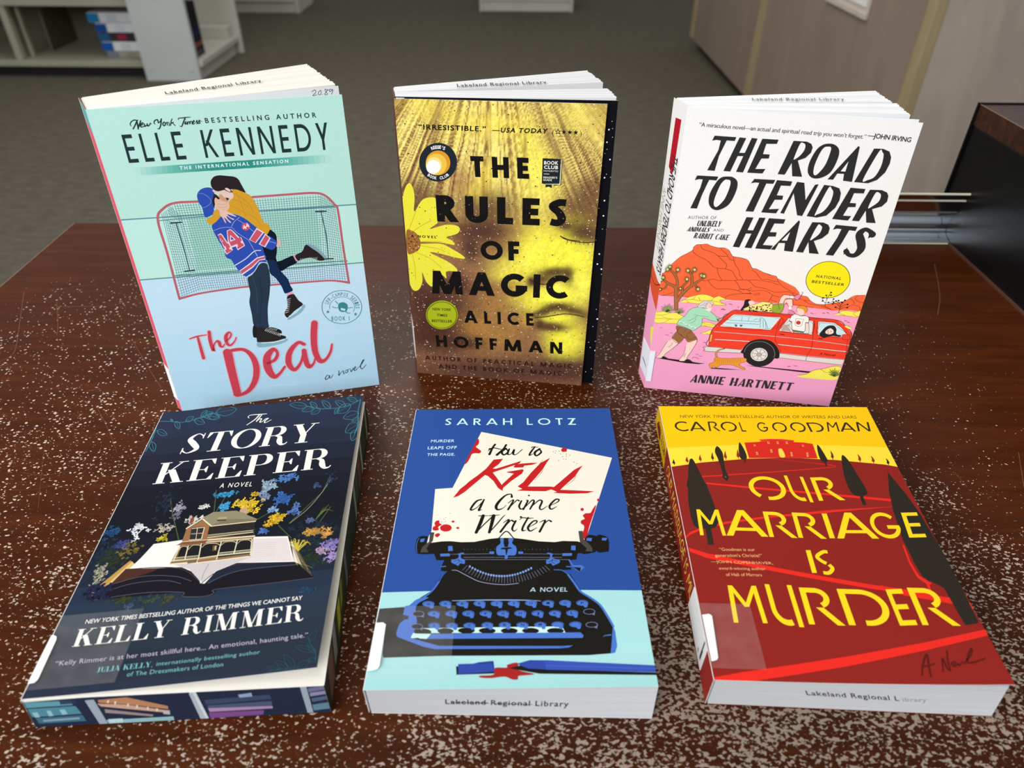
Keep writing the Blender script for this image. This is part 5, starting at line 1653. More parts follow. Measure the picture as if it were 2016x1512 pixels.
ART['deal_front'] = [
["P","cbe9f8",[-1,1038,1439,996,1409,-4,0,-3]],
["P","c6f0e4",[3,1444,1424,1409,1440,1007,2,1049]],
["P",[202,232,248],[16,826,1444,727,1440,642,14,731]],
["P",[199,231,247],[14,731,1440,642,1436,555,12,633]],
["P",[196,229,247],[12,633,1436,555,1431,466,10,533]],
["P",[193,228,246],[10,533,1431,466,1427,376,8,431]],
["P",[190,226,246],[8,431,1427,376,1423,284,6,326]],
["P",[188,224,245],[6,326,1423,284,1418,190,4,219]],
["P",[184,223,244],[4,219,1418,190,1414,94,2,110]],
["P",[182,221,243],[2,110,1414,94,1409,-4,0,-3]],
["L","cbe9f6",4.2,[[299,478,255,424,233,366],[375,692,361,584,348,472],[874,685,796,662,706,641]]],
["L","cbe9f6",3.1,[927,740,873,658,843,572]],
["L","cbe9f6",4.5,[[1144,408,1060,385,952,365],[463,257,380,256,319,251],[225,725,217,621,219,512],[671,541,654,484,616,429],[835,95,715,111,615,124]]],
["L","cbe9f6",3.1,[966,629,915,538,887,442]],
["L","cbe9f6",4.8,[[578,724,518,696,480,664],[855,763,902,680,924,599],[837,774,834,730,850,682],[591,453,553,375,507,296]]],
["L","cbe9f6",3.1,[1245,367,1186,320,1137,271]],
["L","cbe9f6",4.3,[[523,418,492,390,485,357],[820,460,854,373,876,287]]],
["L","cbe9f6",3.4,[330,539,354,466,387,391]],
["L","cbe9f6",4.7,[[460,416,459,361,482,302],[706,270,739,225,787,177]]],
["L","cbe9f6",3.2,[[253,565,326,527,409,486],[1103,440,1195,372,1281,304]]],
["L","cbe9f6",3.9,[1173,420,1213,395,1271,366]],
["L","cbe9f6",5.0,[[1022,138,1054,92,1078,47],[1076,514,1092,477,1122,437],[458,549,455,485,469,417],[1254,582,1162,548,1069,514],[396,613,438,596,491,578],[1112,729,1048,652,961,577]]],
["L","cbe9f6",2.9,[1181,322,1146,301,1123,279]],
["L","cbe9f6",4.2,[860,410,786,407,720,404]],
["L","cbe9f6",2.7,[497,702,434,670,355,641]],
["L","cbe9f6",3.3,[770,159,792,125,812,91]],
["L","cbe9f6",2.4,[549,495,636,481,745,465]],
["L","c3ece2",2.7,[[1359,1272,1408,1305],[1357,1202,1387,1231],[130,1316,155,1334],[1342,1134,1382,1153],[20,1376,51,1401],[1370,1182,1413,1208],[92,1317,127,1345],[1346,1093,1379,1109],[94,1229,117,1250],[1340,1039,1387,1057],[177,1194,205,1215],[1332,1060,1373,1096],[160,1230,200,1253]]],
["L","5f8f99",7.3,[[3,1448,684,1431,1425,1416],[1,1045,696,1025,1440,1007]]],
["P",[186,233,220],[161,1754,158,1707,188,1707,191,1754]],
["P",[174,226,213],[191,1754,188,1707,218,1707,221,1754]],
["P",[163,220,206],[221,1754,218,1707,248,1706,251,1753]],
["P",[151,213,199],[251,1753,248,1706,278,1706,281,1753]],
["P",[140,207,192],[281,1753,278,1706,308,1706,311,1753]],
["P",[128,200,186],[311,1753,308,1706,339,1706,341,1753]],
["P",[116,194,179],[341,1753,339,1706,369,1705,372,1753]],
["P",[105,187,172],[372,1753,369,1705,400,1705,402,1753]],
["P",[97,182,167],[402,1753,400,1705,430,1705,433,1752]],
["P",[89,176,161],[433,1752,430,1705,461,1705,464,1752]],
["P",[80,170,156],[464,1752,461,1705,492,1704,494,1752]],
["P",[72,165,150],[494,1752,492,1704,523,1704,525,1752]],
["P",[63,159,145],[525,1752,523,1704,554,1704,556,1752]],
["P",[55,153,139],[556,1752,554,1704,585,1703,587,1751]],
["P",[47,148,134],[[587,1751,585,1703,616,1703,618,1751],[618,1751,616,1703,647,1703,649,1751],[649,1751,647,1703,679,1703,680,1751],[680,1751,679,1703,710,1702,712,1751],[712,1751,710,1702,741,1702,743,1751],[743,1751,741,1702,773,1702,775,1750],[775,1750,773,1702,805,1701,806,1750],[806,1750,805,1701,837,1701,838,1750]]],
["P",[55,153,139],[838,1750,837,1701,868,1701,870,1750]],
["P",[63,159,145],[870,1750,868,1701,900,1701,902,1750]],
["P",[72,165,150],[902,1750,900,1701,932,1700,934,1749]],
["P",[80,170,156],[934,1749,932,1700,965,1700,966,1749]],
["P",[89,176,161],[966,1749,965,1700,997,1700,998,1749]],
["P",[97,182,167],[998,1749,997,1700,1029,1699,1030,1749]],
["P",[105,187,172],[1030,1749,1029,1699,1061,1699,1062,1749]],
["P",[116,194,179],[1062,1749,1061,1699,1094,1699,1095,1749]],
["P",[128,200,186],[1095,1749,1094,1699,1127,1699,1127,1748]],
["P",[140,207,192],[1127,1748,1127,1699,1159,1698,1160,1748]],
["P",[151,213,199],[1160,1748,1159,1698,1192,1698,1192,1748]],
["P",[163,220,206],[1192,1748,1192,1698,1225,1698,1225,1748]],
["P",[175,226,213],[1225,1748,1225,1698,1258,1697,1258,1748]],
["P",[186,233,220],[1258,1748,1258,1697,1291,1697,1291,1747]],
["T","e6fbf6","sans","THE INTERNATIONAL SENSATION",[407,1722,628,-6,2,21],0.03,1.5],
["T","1f3538","geo","ELLE KENNEDY",[141,1784,1155,-7,3,162],0.135,0.33],
["T","1f3538","sans","BESTSELLING AUTHOR",[612,1980,631,-8,0,29],0.02,1.7],
["V","1f3538",[[216,1974,6.2,232,1994,6.9,246,2013,7.5,253,2021,5.5],[210,1990,4.1,208,2002,5.5,220,2016,5.5,236,2022,6.2,249,2018,6.8],[247,2017,5.5,246,1993,8.9,242,1971,6.2],[243,1974,4.8,257,1998,6.9,268,2017,6.2],[259,1989,4.1,275,1997,5.5,275,2005,5.5,263,1997,6.9,260,1983,6.9,273,1983,4.8,282,1990,3.4],[283,1998,5.5,282,1984,6.9,293,1990,4.8,298,1998,5.5,297,1985,6.9,308,1990,5.5,315,2000,4.8,319,1994,3.4],[339,1992,3.4,335,2001,5.5,344,2013,6.2,358,2016,6.2,358,2005,6.9,359,1998,6.2],[357,2000,5.5,369,2004,5.5,380,2019,6.9],[380,2020,6.2,370,1991,6.9,356,1967,6.2,346,1967,4.1],[382,1995,6.2,390,2001,5.5,395,1993,6.2,387,1981,6.2,380,1985,6.2,382,1995,6.2],[392,1989,3.4,404,1998,4.8,403,1984,6.2],[408,1999,4.8,415,1994,4.1,412,1979,4.8],[419,1980,5.5,430,2006,5.5,437,2016,4.8],[425,1991,4.8,439,1997,4.8,435,1989,4.1,445,1978,4.8],[469,2009,4.1,473,2017,4.8,490,2017,5.5,515,2019,5.5,537,2019,3.4],[507,2016,6.2,491,1990,6.9,478,1971,5.5,469,1974,3.5],[497,1984,4.1,505,1996,5.5,501,1981,5.5,510,1987,3.5],[507,2007,3.4,509,2009,3.4],[513,1995,4.8,512,1979,5.5,519,1993,4.8,526,1994,4.8,525,1981,5.5,532,1995,4.8,539,1994,4.8,538,1980,5.5],[542,1986,3.5,553,1993,4.8,552,2000,4.1,543,1990,5.5,544,1979,5.5,554,1984,3.5],[559,1986,3.5,569,2000,4.8,567,1990,6.2,569,1982,5.5,561,1980,4.1],[571,1984,3.5,582,2000,4.8,580,1990,6.2,581,1982,5.5,572,1980,4.1],[584,1996,4.1,594,1991,2.8]]],
["P","a9dccb",[372,1426,1158,1407,1145,1093,1078,1062,353,1076]],
["Z","40757b",1.8,[325,1504,1197,1486,325,1489,1195,1471,326,1475,1194,1457,326,1460,1192,1442,326,1445,1191,1427,327,1430,1189,1412,327,1416,1188,1397,328,1401,1186,1382,328,1386,1185,1366,328,1371,1183,1351,329,1356,1182,1336,329,1340,1180,1321,330,1325,1179,1305,330,1310,1177,1290,330,1295,1175,1275,331,1279,1174,1259,331,1264,1172,1243,332,1248,1171,1228,332,1233,1169,1212,333,1217,1167,1196,333,1202,1166,1181,333,1186,1164,1165,334,1170,1163,1149,334,1154,1161,1133,335,1138,1159,1117,335,1122,1158,1101,335,1106,1156,1085,336,1090,1154,1068,336,1074,1153,1052,337,1058,1151,1036,337,1041,1149,1019,338,1025,1148,1003,338,1009,1146,986,339,992,1144,970,339,976,1143,953,339,959,1141,936,340,942,1139,920,324,1518,340,925,340,1518,354,925,355,1518,368,925,370,1518,382,924,386,1517,397,924,401,1517,411,923,416,1517,425,923,432,1516,439,923,447,1516,453,922,463,1516,467,922,478,1515,481,921,494,1515,495,921,509,1515,510,921,525,1514,524,920,540,1514,538,920,556,1514,552,919,572,1513,567,919,587,1513,581,919,603,1513,595,918,619,1512,610,918,634,1512,624,917,650,1512,638,917,666,1512,653,917,682,1511,667,916,697,1511,682,916,713,1511,696,915,729,1510,710,915,745,1510,725,915,761,1510,739,914,777,1509,754,914,793,1509,768,913,809,1509,783,913,825,1508,798,912,841,1508,812,912,857,1508,827,912,873,1507,841,911,889,1507,856,911,905,1507,871,910,921,1506,885,910,937,1506,900,910,953,1506,915,909,969,1505,929,909,986,1505,944,908,1002,1505,959,908,1018,1504,974,907,1034,1504,989,907,1051,1504,1003,907,1067,1503,1018,906,1083,1503,1033,906,1100,1503,1048,905,1116,1502,1063,905,1132,1502,1078,905,1149,1502,1093,904,1165,1501,1108,904,1182,1501,1123,903,1198,1501,1138,903,285,1519,348,1428,283,1501,348,1414,280,1484,348,1400,278,1466,348,1386,248,1424,347,1372,247,1407,347,1358,245,1390,347,1344,244,1373,347,1329,243,1356,346,1315,241,1338,346,1301,240,1321,346,1286,238,1303,346,1272,237,1286,346,1258,236,1268,345,1243,234,1251,345,1228,233,1233,345,1214,231,1215,345,1199,230,1197,344,1184,228,1179,344,1170,227,1161,344,1155,226,1143,344,1140,224,1125,343,1125,223,1106,343,1110,221,1088,343,1095,220,1069,343,1080,218,1051,343,1064,217,1032,342,1049,215,1014,342,1034,214,995,342,1018,212,976,342,1003,211,957,341,988,209,938,341,972,207,919,341,957,206,900,341,941,238,1466,221,902,248,1472,236,905,258,1478,252,908,268,1483,267,911,279,1489,282,914,289,1495,298,917,299,1501,313,919,310,1506,328,922,1183,1488,1276,1438,1182,1472,1276,1422,1181,1455,1276,1406,1179,1439,1277,1390,1178,1422,1277,1374,1177,1405,1277,1358,1176,1388,1278,1342,1174,1371,1278,1326,1173,1354,1278,1310,1172,1337,1279,1293,1170,1320,1279,1277,1169,1303,1279,1260,1168,1286,1280,1244,1166,1269,1280,1227,1165,1251,1280,1211,1164,1234,1281,1194,1162,1216,1281,1177,1161,1199,1281,1160,1159,1181,1282,1143,1158,1163,1282,1126,1157,1145,1282,1109,1155,1127,1283,1092,1154,1109,1283,1075,1153,1091,1284,1058,1151,1073,1284,1040,1150,1055,1284,1023,1148,1037,1285,1005,1147,1018,1285,988,1145,1000,1285,970,1144,982,1286,952,1143,963,1286,935,1141,944,1287,917,1140,926,1287,899,1138,907,1287,881,1207,1493,1155,903,1217,1485,1171,900,1226,1478,1187,897,1235,1470,1204,894,1244,1462,1220,890,1253,1454,1237,887,1263,1446,1254,884,1272,1438,1270,880]],
["L","4f8088",4.8,[[202,1423,478,1424],[808,1427,1292,1410]]],
["L","4f8088",6.6,[[207,1050,614,1040],[959,1049,1303,1031]]],
["L","3c5d68",6.4,[[304,1398,309,1243,307,1074],[1182,1394,1191,1223,1182,1058]]],
["L","2a3c44",9.0,[[275,1401,336,1400],[276,1073,336,1074],[1150,1392,1214,1389],[1154,1061,1213,1058]]],
["L","c2646f",14,[[782,1521,980,1519,1155,1515,1223,1492,1274,1428,1289,1387,1289,1138,1293,872],[463,1522,329,1525,254,1495,206,1428,205,1203,198,883]]],
["V","c2646f",[[199,886,16,346,909,13,603,920,13,758,915,13,778,915,13],[778,914,13,943,910,13,1152,902,13,1235,887,14,1294,869,16]]],
["S","8fb7c4",[[615,488,704,478,811,491,808,471,742,452,622,447],[851,653,917,689,962,738,979,730,939,680,856,638]]],
["S","0c1626",[849,1073,882,1082,968,1108,978,1058,914,1030,869,1007,841,1028]],
["P","e79ab2",[959,1109,973,1112,982,1068,973,1064]],
["S","8aa9b4",[1056,1176,1091,1172,1131,1133,1172,1072,1149,1067,1111,1120,1075,1156]],
["S","2a2123",[974,1107,1021,1129,1045,1167,1060,1173,1087,1147,1127,1108,1157,1061,1137,1051,1102,1062,1068,1079,1022,1076,988,1067]],
["V","d9e6e4",[[995,1066,2.9,1003,1075,2.4,1008,1082,1.0],[1007,1067,2.9,1015,1075,2.4,1019,1083,1.0],[1019,1067,2.9,1027,1076,2.4,1031,1083,1.0],[1031,1068,2.9,1038,1076,2.4,1043,1084,1.0],[1043,1068,2.9,1050,1076,2.4,1055,1084,1.0],[1055,1069,2.9,1062,1077,2.4,1067,1085,1.0],[1066,1068,2.9,1074,1076,2.4,1079,1083,1.0],[1078,1067,2.9,1086,1075,2.4,1091,1082,1.0],[1090,1065,2.9,1098,1074,2.4,1102,1081,1.0],[1102,1064,2.9,1109,1073,2.4,1114,1080,1.0]]],
["L","20303a",3.4,[1144,1064,1212,1057]],
["S","132b52",[762,1202,788,1179,856,1162,850,1103,851,1037,875,988,899,944,907,896,916,857,872,841,859,848,849,897,824,958,795,998,795,1049,788,1110]],
["S","0b1420",[762,1204,858,1172,850,1103,853,1072,819,1107,798,1139]],
["P","f2a3bb",[871,838,915,846,916,830,872,816]],
["S","2a2325",[872,814,912,830,924,819,941,779,965,748,947,729,899,699,857,661,841,660,833,683,842,710,862,740]],
["P","c9ecf2",[855,664,904,696,954,731,955,722,906,682,860,657]],
["V","e8e6e0",[[870,794,4.0,884,797,3.0,894,800,1.5],[866,780,4.0,880,783,3.0,890,786,1.5],[862,766,4.1,876,769,3.0,886,772,1.5],[858,751,4.1,872,755,3.0,882,758,1.5],[854,737,4.1,868,741,3.1,878,744,1.5],[850,723,4.1,864,727,3.1,874,730,1.5],[846,709,4.1,860,712,3.1,870,715,1.5],[842,694,4.1,855,698,3.1,865,701,1.5]]],
["S","27384b",[649,984,684,1005,741,1070,782,1073,791,1029,787,957,764,855,733,751,715,644,708,594,646,597,617,629,621,711,623,803,642,870,644,943]],
["L","36506a",2.5,[682,995,683,865,657,707]],
["L","1c2a3a",2.5,[[723,1001,714,861,651,602],[785,968,753,824,728,752]]],
["S","221f22",[614,624,642,603,696,590,726,597,769,577,788,560,788,540,772,537,618,527,597,553]],
["S","2b2728",[637,601,696,590,718,559,779,527,808,512,808,497,788,492,723,481,629,489,614,505]],
["P","d7f2f4",[638,485,723,479,782,489,797,490,798,483,722,471,641,477]],
["V","d8d8d2",[[682,574,3.6,690,583,3.1,698,590,2.1],[690,568,3.6,699,577,3.1,707,585,2.1],[699,563,3.7,708,572,3.1,716,580,2.1],[708,557,3.7,717,566,3.1,725,574,2.1],[717,552,3.7,725,561,3.1,734,569,2.1],[726,546,3.7,734,555,3.1,743,563,2.1],[735,540,3.7,743,550,3.1,751,557,2.1],[744,535,3.7,752,544,3.1,760,552,2.1],[753,529,3.7,761,538,3.1,769,546,2.1],[762,524,3.7,770,533,3.1,779,541,2.1],[771,518,3.7,779,527,3.1,788,535,2.1],[714,583,2.6,725,592,2.1],[722,580,2.6,732,588,2.1],[730,576,2.6,740,585,2.1],[738,573,2.6,748,582,2.1],[746,570,2.6,756,578,2.1],[754,566,2.6,764,575,2.1]]],
["S","0d1828",[838,1295,863,1288,880,1258,874,1204,844,1101,754,1111,764,1199]],
["S","dca22c",[670,1572,693,1580,720,1572,751,1550,773,1532,791,1492,805,1436,817,1362,839,1340,853,1314,840,1287,818,1268,782,1297,760,1336,730,1371,693,1406,654,1426,614,1442,628,1476,645,1505]],
["L","b8801d",1.9,[[681,1556,712,1530,737,1497],[659,1520,705,1500,749,1465],[697,1562,713,1468,718,1404],[644,1482,694,1446,731,1411],[724,1521,755,1480,772,1415],[740,1418,777,1382,804,1331]]],
["S","2f50b2",[510,1364,563,1407,603,1427,660,1420,693,1403,724,1376,763,1331,806,1282,848,1249,876,1216,876,1200,836,1162,760,1199,783,1102,565,1127,546,1197,524,1262,509,1328]],
["P","2f50b2",[549,1205,665,1222,781,1210,787,1079,748,1085,707,1033,644,988,621,1008,596,1056,579,1103]],
["P","e9e4f0",[608,1040,671,1078,732,1119,781,1128,784,1099,746,1097,692,1050,621,1008]],
["P","d2596a",[613,1037,672,1070,733,1112,781,1121,783,1105,745,1102,689,1057,618,1016]],
["L","e9eef6",5.3,[588,1080,661,1117,726,1164,766,1166]],
["L","e9eef6",3.9,[641,989,696,1022,731,1066,749,1083,785,1076]],
["L","a9b8e0",1.9,[726,1166,738,1125]],
["L","b9c3e6",2.4,[[514,1328,548,1339,592,1342,625,1335],[621,1341,642,1371,683,1401],[627,1333,649,1298,705,1245],[705,1243,718,1200,739,1130],[667,1383,692,1363,749,1296],[832,1221,871,1204]]],
["P","ecdcec",[770,1320,810,1286,745,1218,709,1246]],
["P","d2596a",[770,1310,799,1285,742,1222,715,1246]],
["P","ecdcec",[814,1277,843,1243,798,1183,762,1210]],
["P","d2596a",[815,1267,835,1246,794,1191,771,1210]],
["P","f3d9e2",[588,1320,611,1328,623,1317,654,1269,665,1268,677,1208,627,1182,620,1210,584,1201,579,1248]],
["P","d2566a",[592,1317,610,1322,620,1311,647,1263,659,1272,666,1247,655,1238,658,1225,666,1226,672,1211,630,1190,626,1201,635,1213,632,1225,592,1213,585,1253]],
["P","f3d9e2",[594,1254,603,1290,629,1255,593,1244]],
["P","2f50b2",[600,1256,606,1278,620,1257]],
["P","f3d9e2",[528,1298,548,1306,557,1295,575,1244,585,1239,598,1187,553,1159,542,1193,551,1201,546,1214]],
["P","d2566a",[531,1294,546,1299,552,1291,570,1238,579,1233,586,1210,577,1202,579,1192,586,1193,592,1184,556,1167,549,1191,561,1196,558,1217,551,1218,531,1277]],
["P","f3d9e2",[533,1255,536,1275,553,1246]],
["P","2f50b2",[536,1258,538,1268,547,1250]],
["E","d2566a",[707,1335,25,-2,-5,-26]],
["T","fbe9ee","sans","44",[692,1312,39,20,-9,27],0.02,1.0],
["S","e9bfa9",[880,1237,897,1227,901,1205,890,1185,873,1175,869,1188,879,1212]],
["S","dca22c",[486,1403,523,1423,544,1452,566,1470,581,1457,572,1418,544,1389,511,1370,488,1379]],
["S","241f22",[564,1559,576,1546,582,1526,560,1474,543,1480,540,1515]],
["S","2f50b2",[466,1560,491,1592,529,1604,562,1595,565,1562,544,1515,545,1480,530,1438,486,1417,478,1443,479,1482,466,1514]],
["L","8fa4dc",2.3,[[479,1572,509,1564,534,1535,538,1511],[482,1480,513,1490,537,1509]]],
["S","e8b9a0",[561,1528,596,1556,624,1557,643,1513,630,1483,591,1471,561,1482]],
["S","d39f7c",[589,1541,610,1558,627,1538,635,1506,601,1517]],
["S","f0ccc0",[560,1586,586,1576,630,1583,674,1557,669,1526,644,1517,619,1535,603,1559,573,1566]],
["S","e9bfa9",[568,1512,600,1509,632,1495,639,1475,614,1446,585,1444,564,1462,549,1475]],
["L","c98f80",1.9,[[569,1499,602,1490,629,1495],[568,1481,598,1471,629,1480],[575,1461,603,1458]]],
["S","edc4b6",[578,1461,608,1450,634,1434,652,1418,665,1409,657,1406,627,1421,613,1424,627,1405,648,1391,638,1387,608,1415,611,1394,626,1373,617,1371,595,1404,591,1404,596,1374,590,1372,581,1405,571,1426]],
["S","241f22",[563,1563,577,1554,591,1533,585,1524,573,1535,565,1547]],
["P","241f22",[626,1534,649,1524,632,1512]],
["S","2a2024",[560,1612,565,1642,588,1666,621,1672,662,1665,702,1657,723,1640,731,1609,749,1556,726,1564,700,1577,665,1580,676,1564,649,1572,629,1580,593,1575,570,1587]],
["V","2a2024",[723,1636,6.1,733,1601,5.4,749,1555,1.9]],
["S","f3d4cb",[635,1589,649,1591,664,1577,659,1569,643,1577]],
["V","2a2024",[636,1577,3.1,658,1564,3.1,677,1562,2.3]],
["V","ecb7c0",[[190,580,18,241,592,20,302,595,16],[242,585,24,242,507,30,241,416,32],[323,616,31,315,549,34,317,467,30,330,509,20,356,539,21,368,526,31,370,496,28,383,488,22,401,507,17],[408,527,17,445,553,21,458,582,20,445,594,24,421,564,34,417,512,33,435,492,24,468,519,19,485,548,17],[405,438,71,400,282,68,399,96,65],[389,436,24,442,451,34,515,444,36,559,383,47,569,287,54,539,180,52,478,100,43,401,71,33,377,83,27],[640,308,25,702,330,35,731,381,32,709,419,39,657,361,60,646,267,64,671,195,51,713,209,33,762,265,27],[922,430,36,883,448,36,818,383,47,793,293,52,821,228,40,875,280,29,908,362,26],[914,377,44,912,306,49,925,240,44,961,258,28,985,311,22],[1019,588,56,998,481,55,989,358,53,1012,275,48,1054,284,32,1095,342,28,1113,402,23]]],
["V","cf4557",[[190,580,8.2,241,592,9.6,302,595,5.5],[242,585,14,242,507,19,241,416,21],[323,616,20,315,549,23,317,467,20,330,509,9.7,356,539,11,368,526,21,370,496,18,383,488,11,401,507,6.9],[408,527,6.9,445,553,11,458,582,9.6,445,594,14,421,564,23,417,512,22,435,492,14,468,519,8.3,485,548,6.9],[405,438,60,400,282,57,399,96,54],[389,436,14,442,451,24,515,444,25,559,383,37,569,287,43,539,180,41,478,100,32,401,71,22,377,83,16],[640,308,14,702,330,24,731,381,21,709,419,28,657,361,50,646,267,53,671,195,41,713,209,22,762,265,16],[922,430,25,883,448,25,818,383,37,793,293,42,821,228,29,875,280,19,908,362,16],[914,377,34,912,306,39,925,240,33,961,258,17,985,311,11],[1019,588,45,998,481,45,989,358,42,1012,275,37,1054,284,22,1095,342,17,1113,402,13]]],
["V","22353c",[[1055,133,3.7,1044,146,4.4,1027,125,5.9,1028,108,5.9,1050,122,4.4,1060,141,4.4,1056,121,5.1,1067,119,4.4,1085,145,2.9],[1131,171,4.4,1125,130,5.1,1142,152,3.7,1163,166,4.4,1160,141,5.1,1172,144,3.7],[1178,163,4.4,1189,170,4.4,1194,157,5.1,1182,144,4.4,1175,155,4.4],[1195,169,3.6,1213,174,3.6,1217,149,5.1,1237,179,3.6],[1235,162,3.7,1254,176,3.6,1252,189,4.4,1240,170,5.1,1244,153,5.1,1263,166,3.6],[1263,166,2.9,1302,206,3.6,1321,239,5.1,1307,225,5.1,1289,183,5.8,1299,161,5.1,1332,194,2.9]]],
["C","3c8d8a",4.1,[1356,672,1347,639,1330,609,1305,585,1274,568,1239,559,1203,559,1169,569,1138,586,1113,611,1096,641,1087,674,1088,707,1097,740,1115,769,1139,792,1169,809,1203,817,1238,817,1272,809,1302,792,1327,768,1345,739,1355,707]],
["L","3c8d8a",2.7,[1137,687,1140,710,1150,731,1165,748,1185,761,1208,768,1232,768,1255,762,1276,750,1292,733,1303,712,1307,689,1304,666,1295,644]],
["T","3c8d8a","sans","O",[1134,721,5,11,-24,11],0.0,1.0],
["T","3c8d8a","sans","F",[1141,735,7,10,-21,15],0.0,1.0],
["T","3c8d8a","sans","F",[1151,747,9,9,-18,19],0.0,1.0],
["T","3c8d8a","sans","-",[1163,758,10,7,-15,22],0.0,1.0],
["T","3c8d8a","sans","C",[1177,767,11,5,-11,25],0.0,1.0],
["T","3c8d8a","sans","A",[1192,773,12,3,-6,26],0.0,1.0],
["T","3c8d8a","sans","M",[1208,776,12,1,-1,27],0.0,1.0],
["T","3c8d8a","sans","P",[1225,777,12,-1,3,27],0.0,1.0],
["T","3c8d8a","sans","U",[1242,775,11,-3,8,26],0.0,1.0],
["T","3c8d8a","sans","S",[1257,770,11,-6,12,24],0.0,1.0],
["T","3c8d8a","sans","S",[1285,752,8,-9,20,19],0.0,1.0],
["T","3c8d8a","sans","E",[1296,740,6,-10,23,15],0.0,1.0],
["T","3c8d8a","sans","R",[1305,727,4,-11,25,10],0.0,1.0],
["T","3c8d8a","sans","I",[1311,712,2,-12,26,6],0.0,1.0],
["T","3c8d8a","sans","E",[1314,696,0,-12,27,1],0.0,1.0],
["T","3c8d8a","sans","S",[1314,680,-2,-12,27,-4],0.0,1.0],
["T","3c8d8a","sans","BOOK 1",[1137,592,122,-14,3,34],0.0,1.4],
["S","3c8d8a",[1197,702,1209,722,1235,726,1258,709,1260,683,1248,655,1222,651,1201,664]],
["P","cbe9f8",[1214,685,1244,672,1238,658,1211,667]],
["L","3c8d8a",4.7,[[1183,742,1199,718],[1158,701,1176,690,1194,688],[1261,677,1293,678],[1241,652,1254,638,1270,636]]],
["P","3c8d8a",[[1124,680,1125,670,1135,668,1127,663,1128,653,1121,660,1112,655,1116,664,1110,671,1119,670],[1309,637,1311,626,1320,625,1312,620,1313,609,1306,616,1298,611,1301,621,1295,628,1304,627]]]]
ART['deal_top'] = [
["T","2b2b2e","sans","Lakeland Regional Library",[435,145,564,65,-4,62],0.012,1.15]]
ART['deal_flyleaf'] = [
["L","5a5f68",3.9,[[1238,2072,1259,2080,1260,2065,1240,2049,1265,2051],[1277,2066,1293,2074,1289,2052,1275,2052,1277,2066],[1297,2050,1299,2051],[1337,2073,1318,2078,1323,2064,1330,2049,1313,2048,1323,2064,1340,2074],[1366,2072,1347,2075,1346,2062,1366,2070,1354,2046]]]]
ART['deal_spine'] = [
["P","5fa59f",[0,0,105,0,147,165,0,165]],
["P","f3eaea",[0,0,2102,0,2102,8,0,8]]]
ART['lotz_tail'] = [
["T","232427","sans","Lakeland Regional Library",[364,87,573,-15,0,40],0.012,1.15],
["Z","232427",6.1,[390,101,563,97]],
["Z","232427",3.9,[592,92,767,87]]]
ART['marriage_spine'] = [
["P","e6b511",[0,0,486,0,424,223,0,223]],
["P","8e1d18",[62,44,238,22,206,123,93,134]],
["T","30261a","sans","CAROL GOODMAN",[113,67,341,0,0,94],0.01,1.0],
["T","e6c24a","deco","OUR MARRIAGE IS MURDER",[548,62,1241,0,0,111],0.12,0.12],
["Z","c9281f",8,[703,11,765,223,889,11,952,223,1096,11,1159,223,1366,11,1428,223]]]
ART['marriage_tail'] = [
["T","25262a","sans","Lakeland Regional L",[452,106,438,-23,-18,36],0.012,1.1],
["T","8d8f92","sans","ibrary",[905,81,110,1,-13,28],0.0,1.1]]
ART['marriage_label_side'] = [
["L","3a3a3c",14,[364,233,340,219,331,192,330,118,331,50]],
["Z","3a3a3c",18,[336,121,337,35]],
["D","3a3a3c",[284,44,7.9,291,34,7.9]]]
ART['hearts_label_side'] = [
["V","54585e",[151,39,12,154,89,13,165,144,9.8]]]
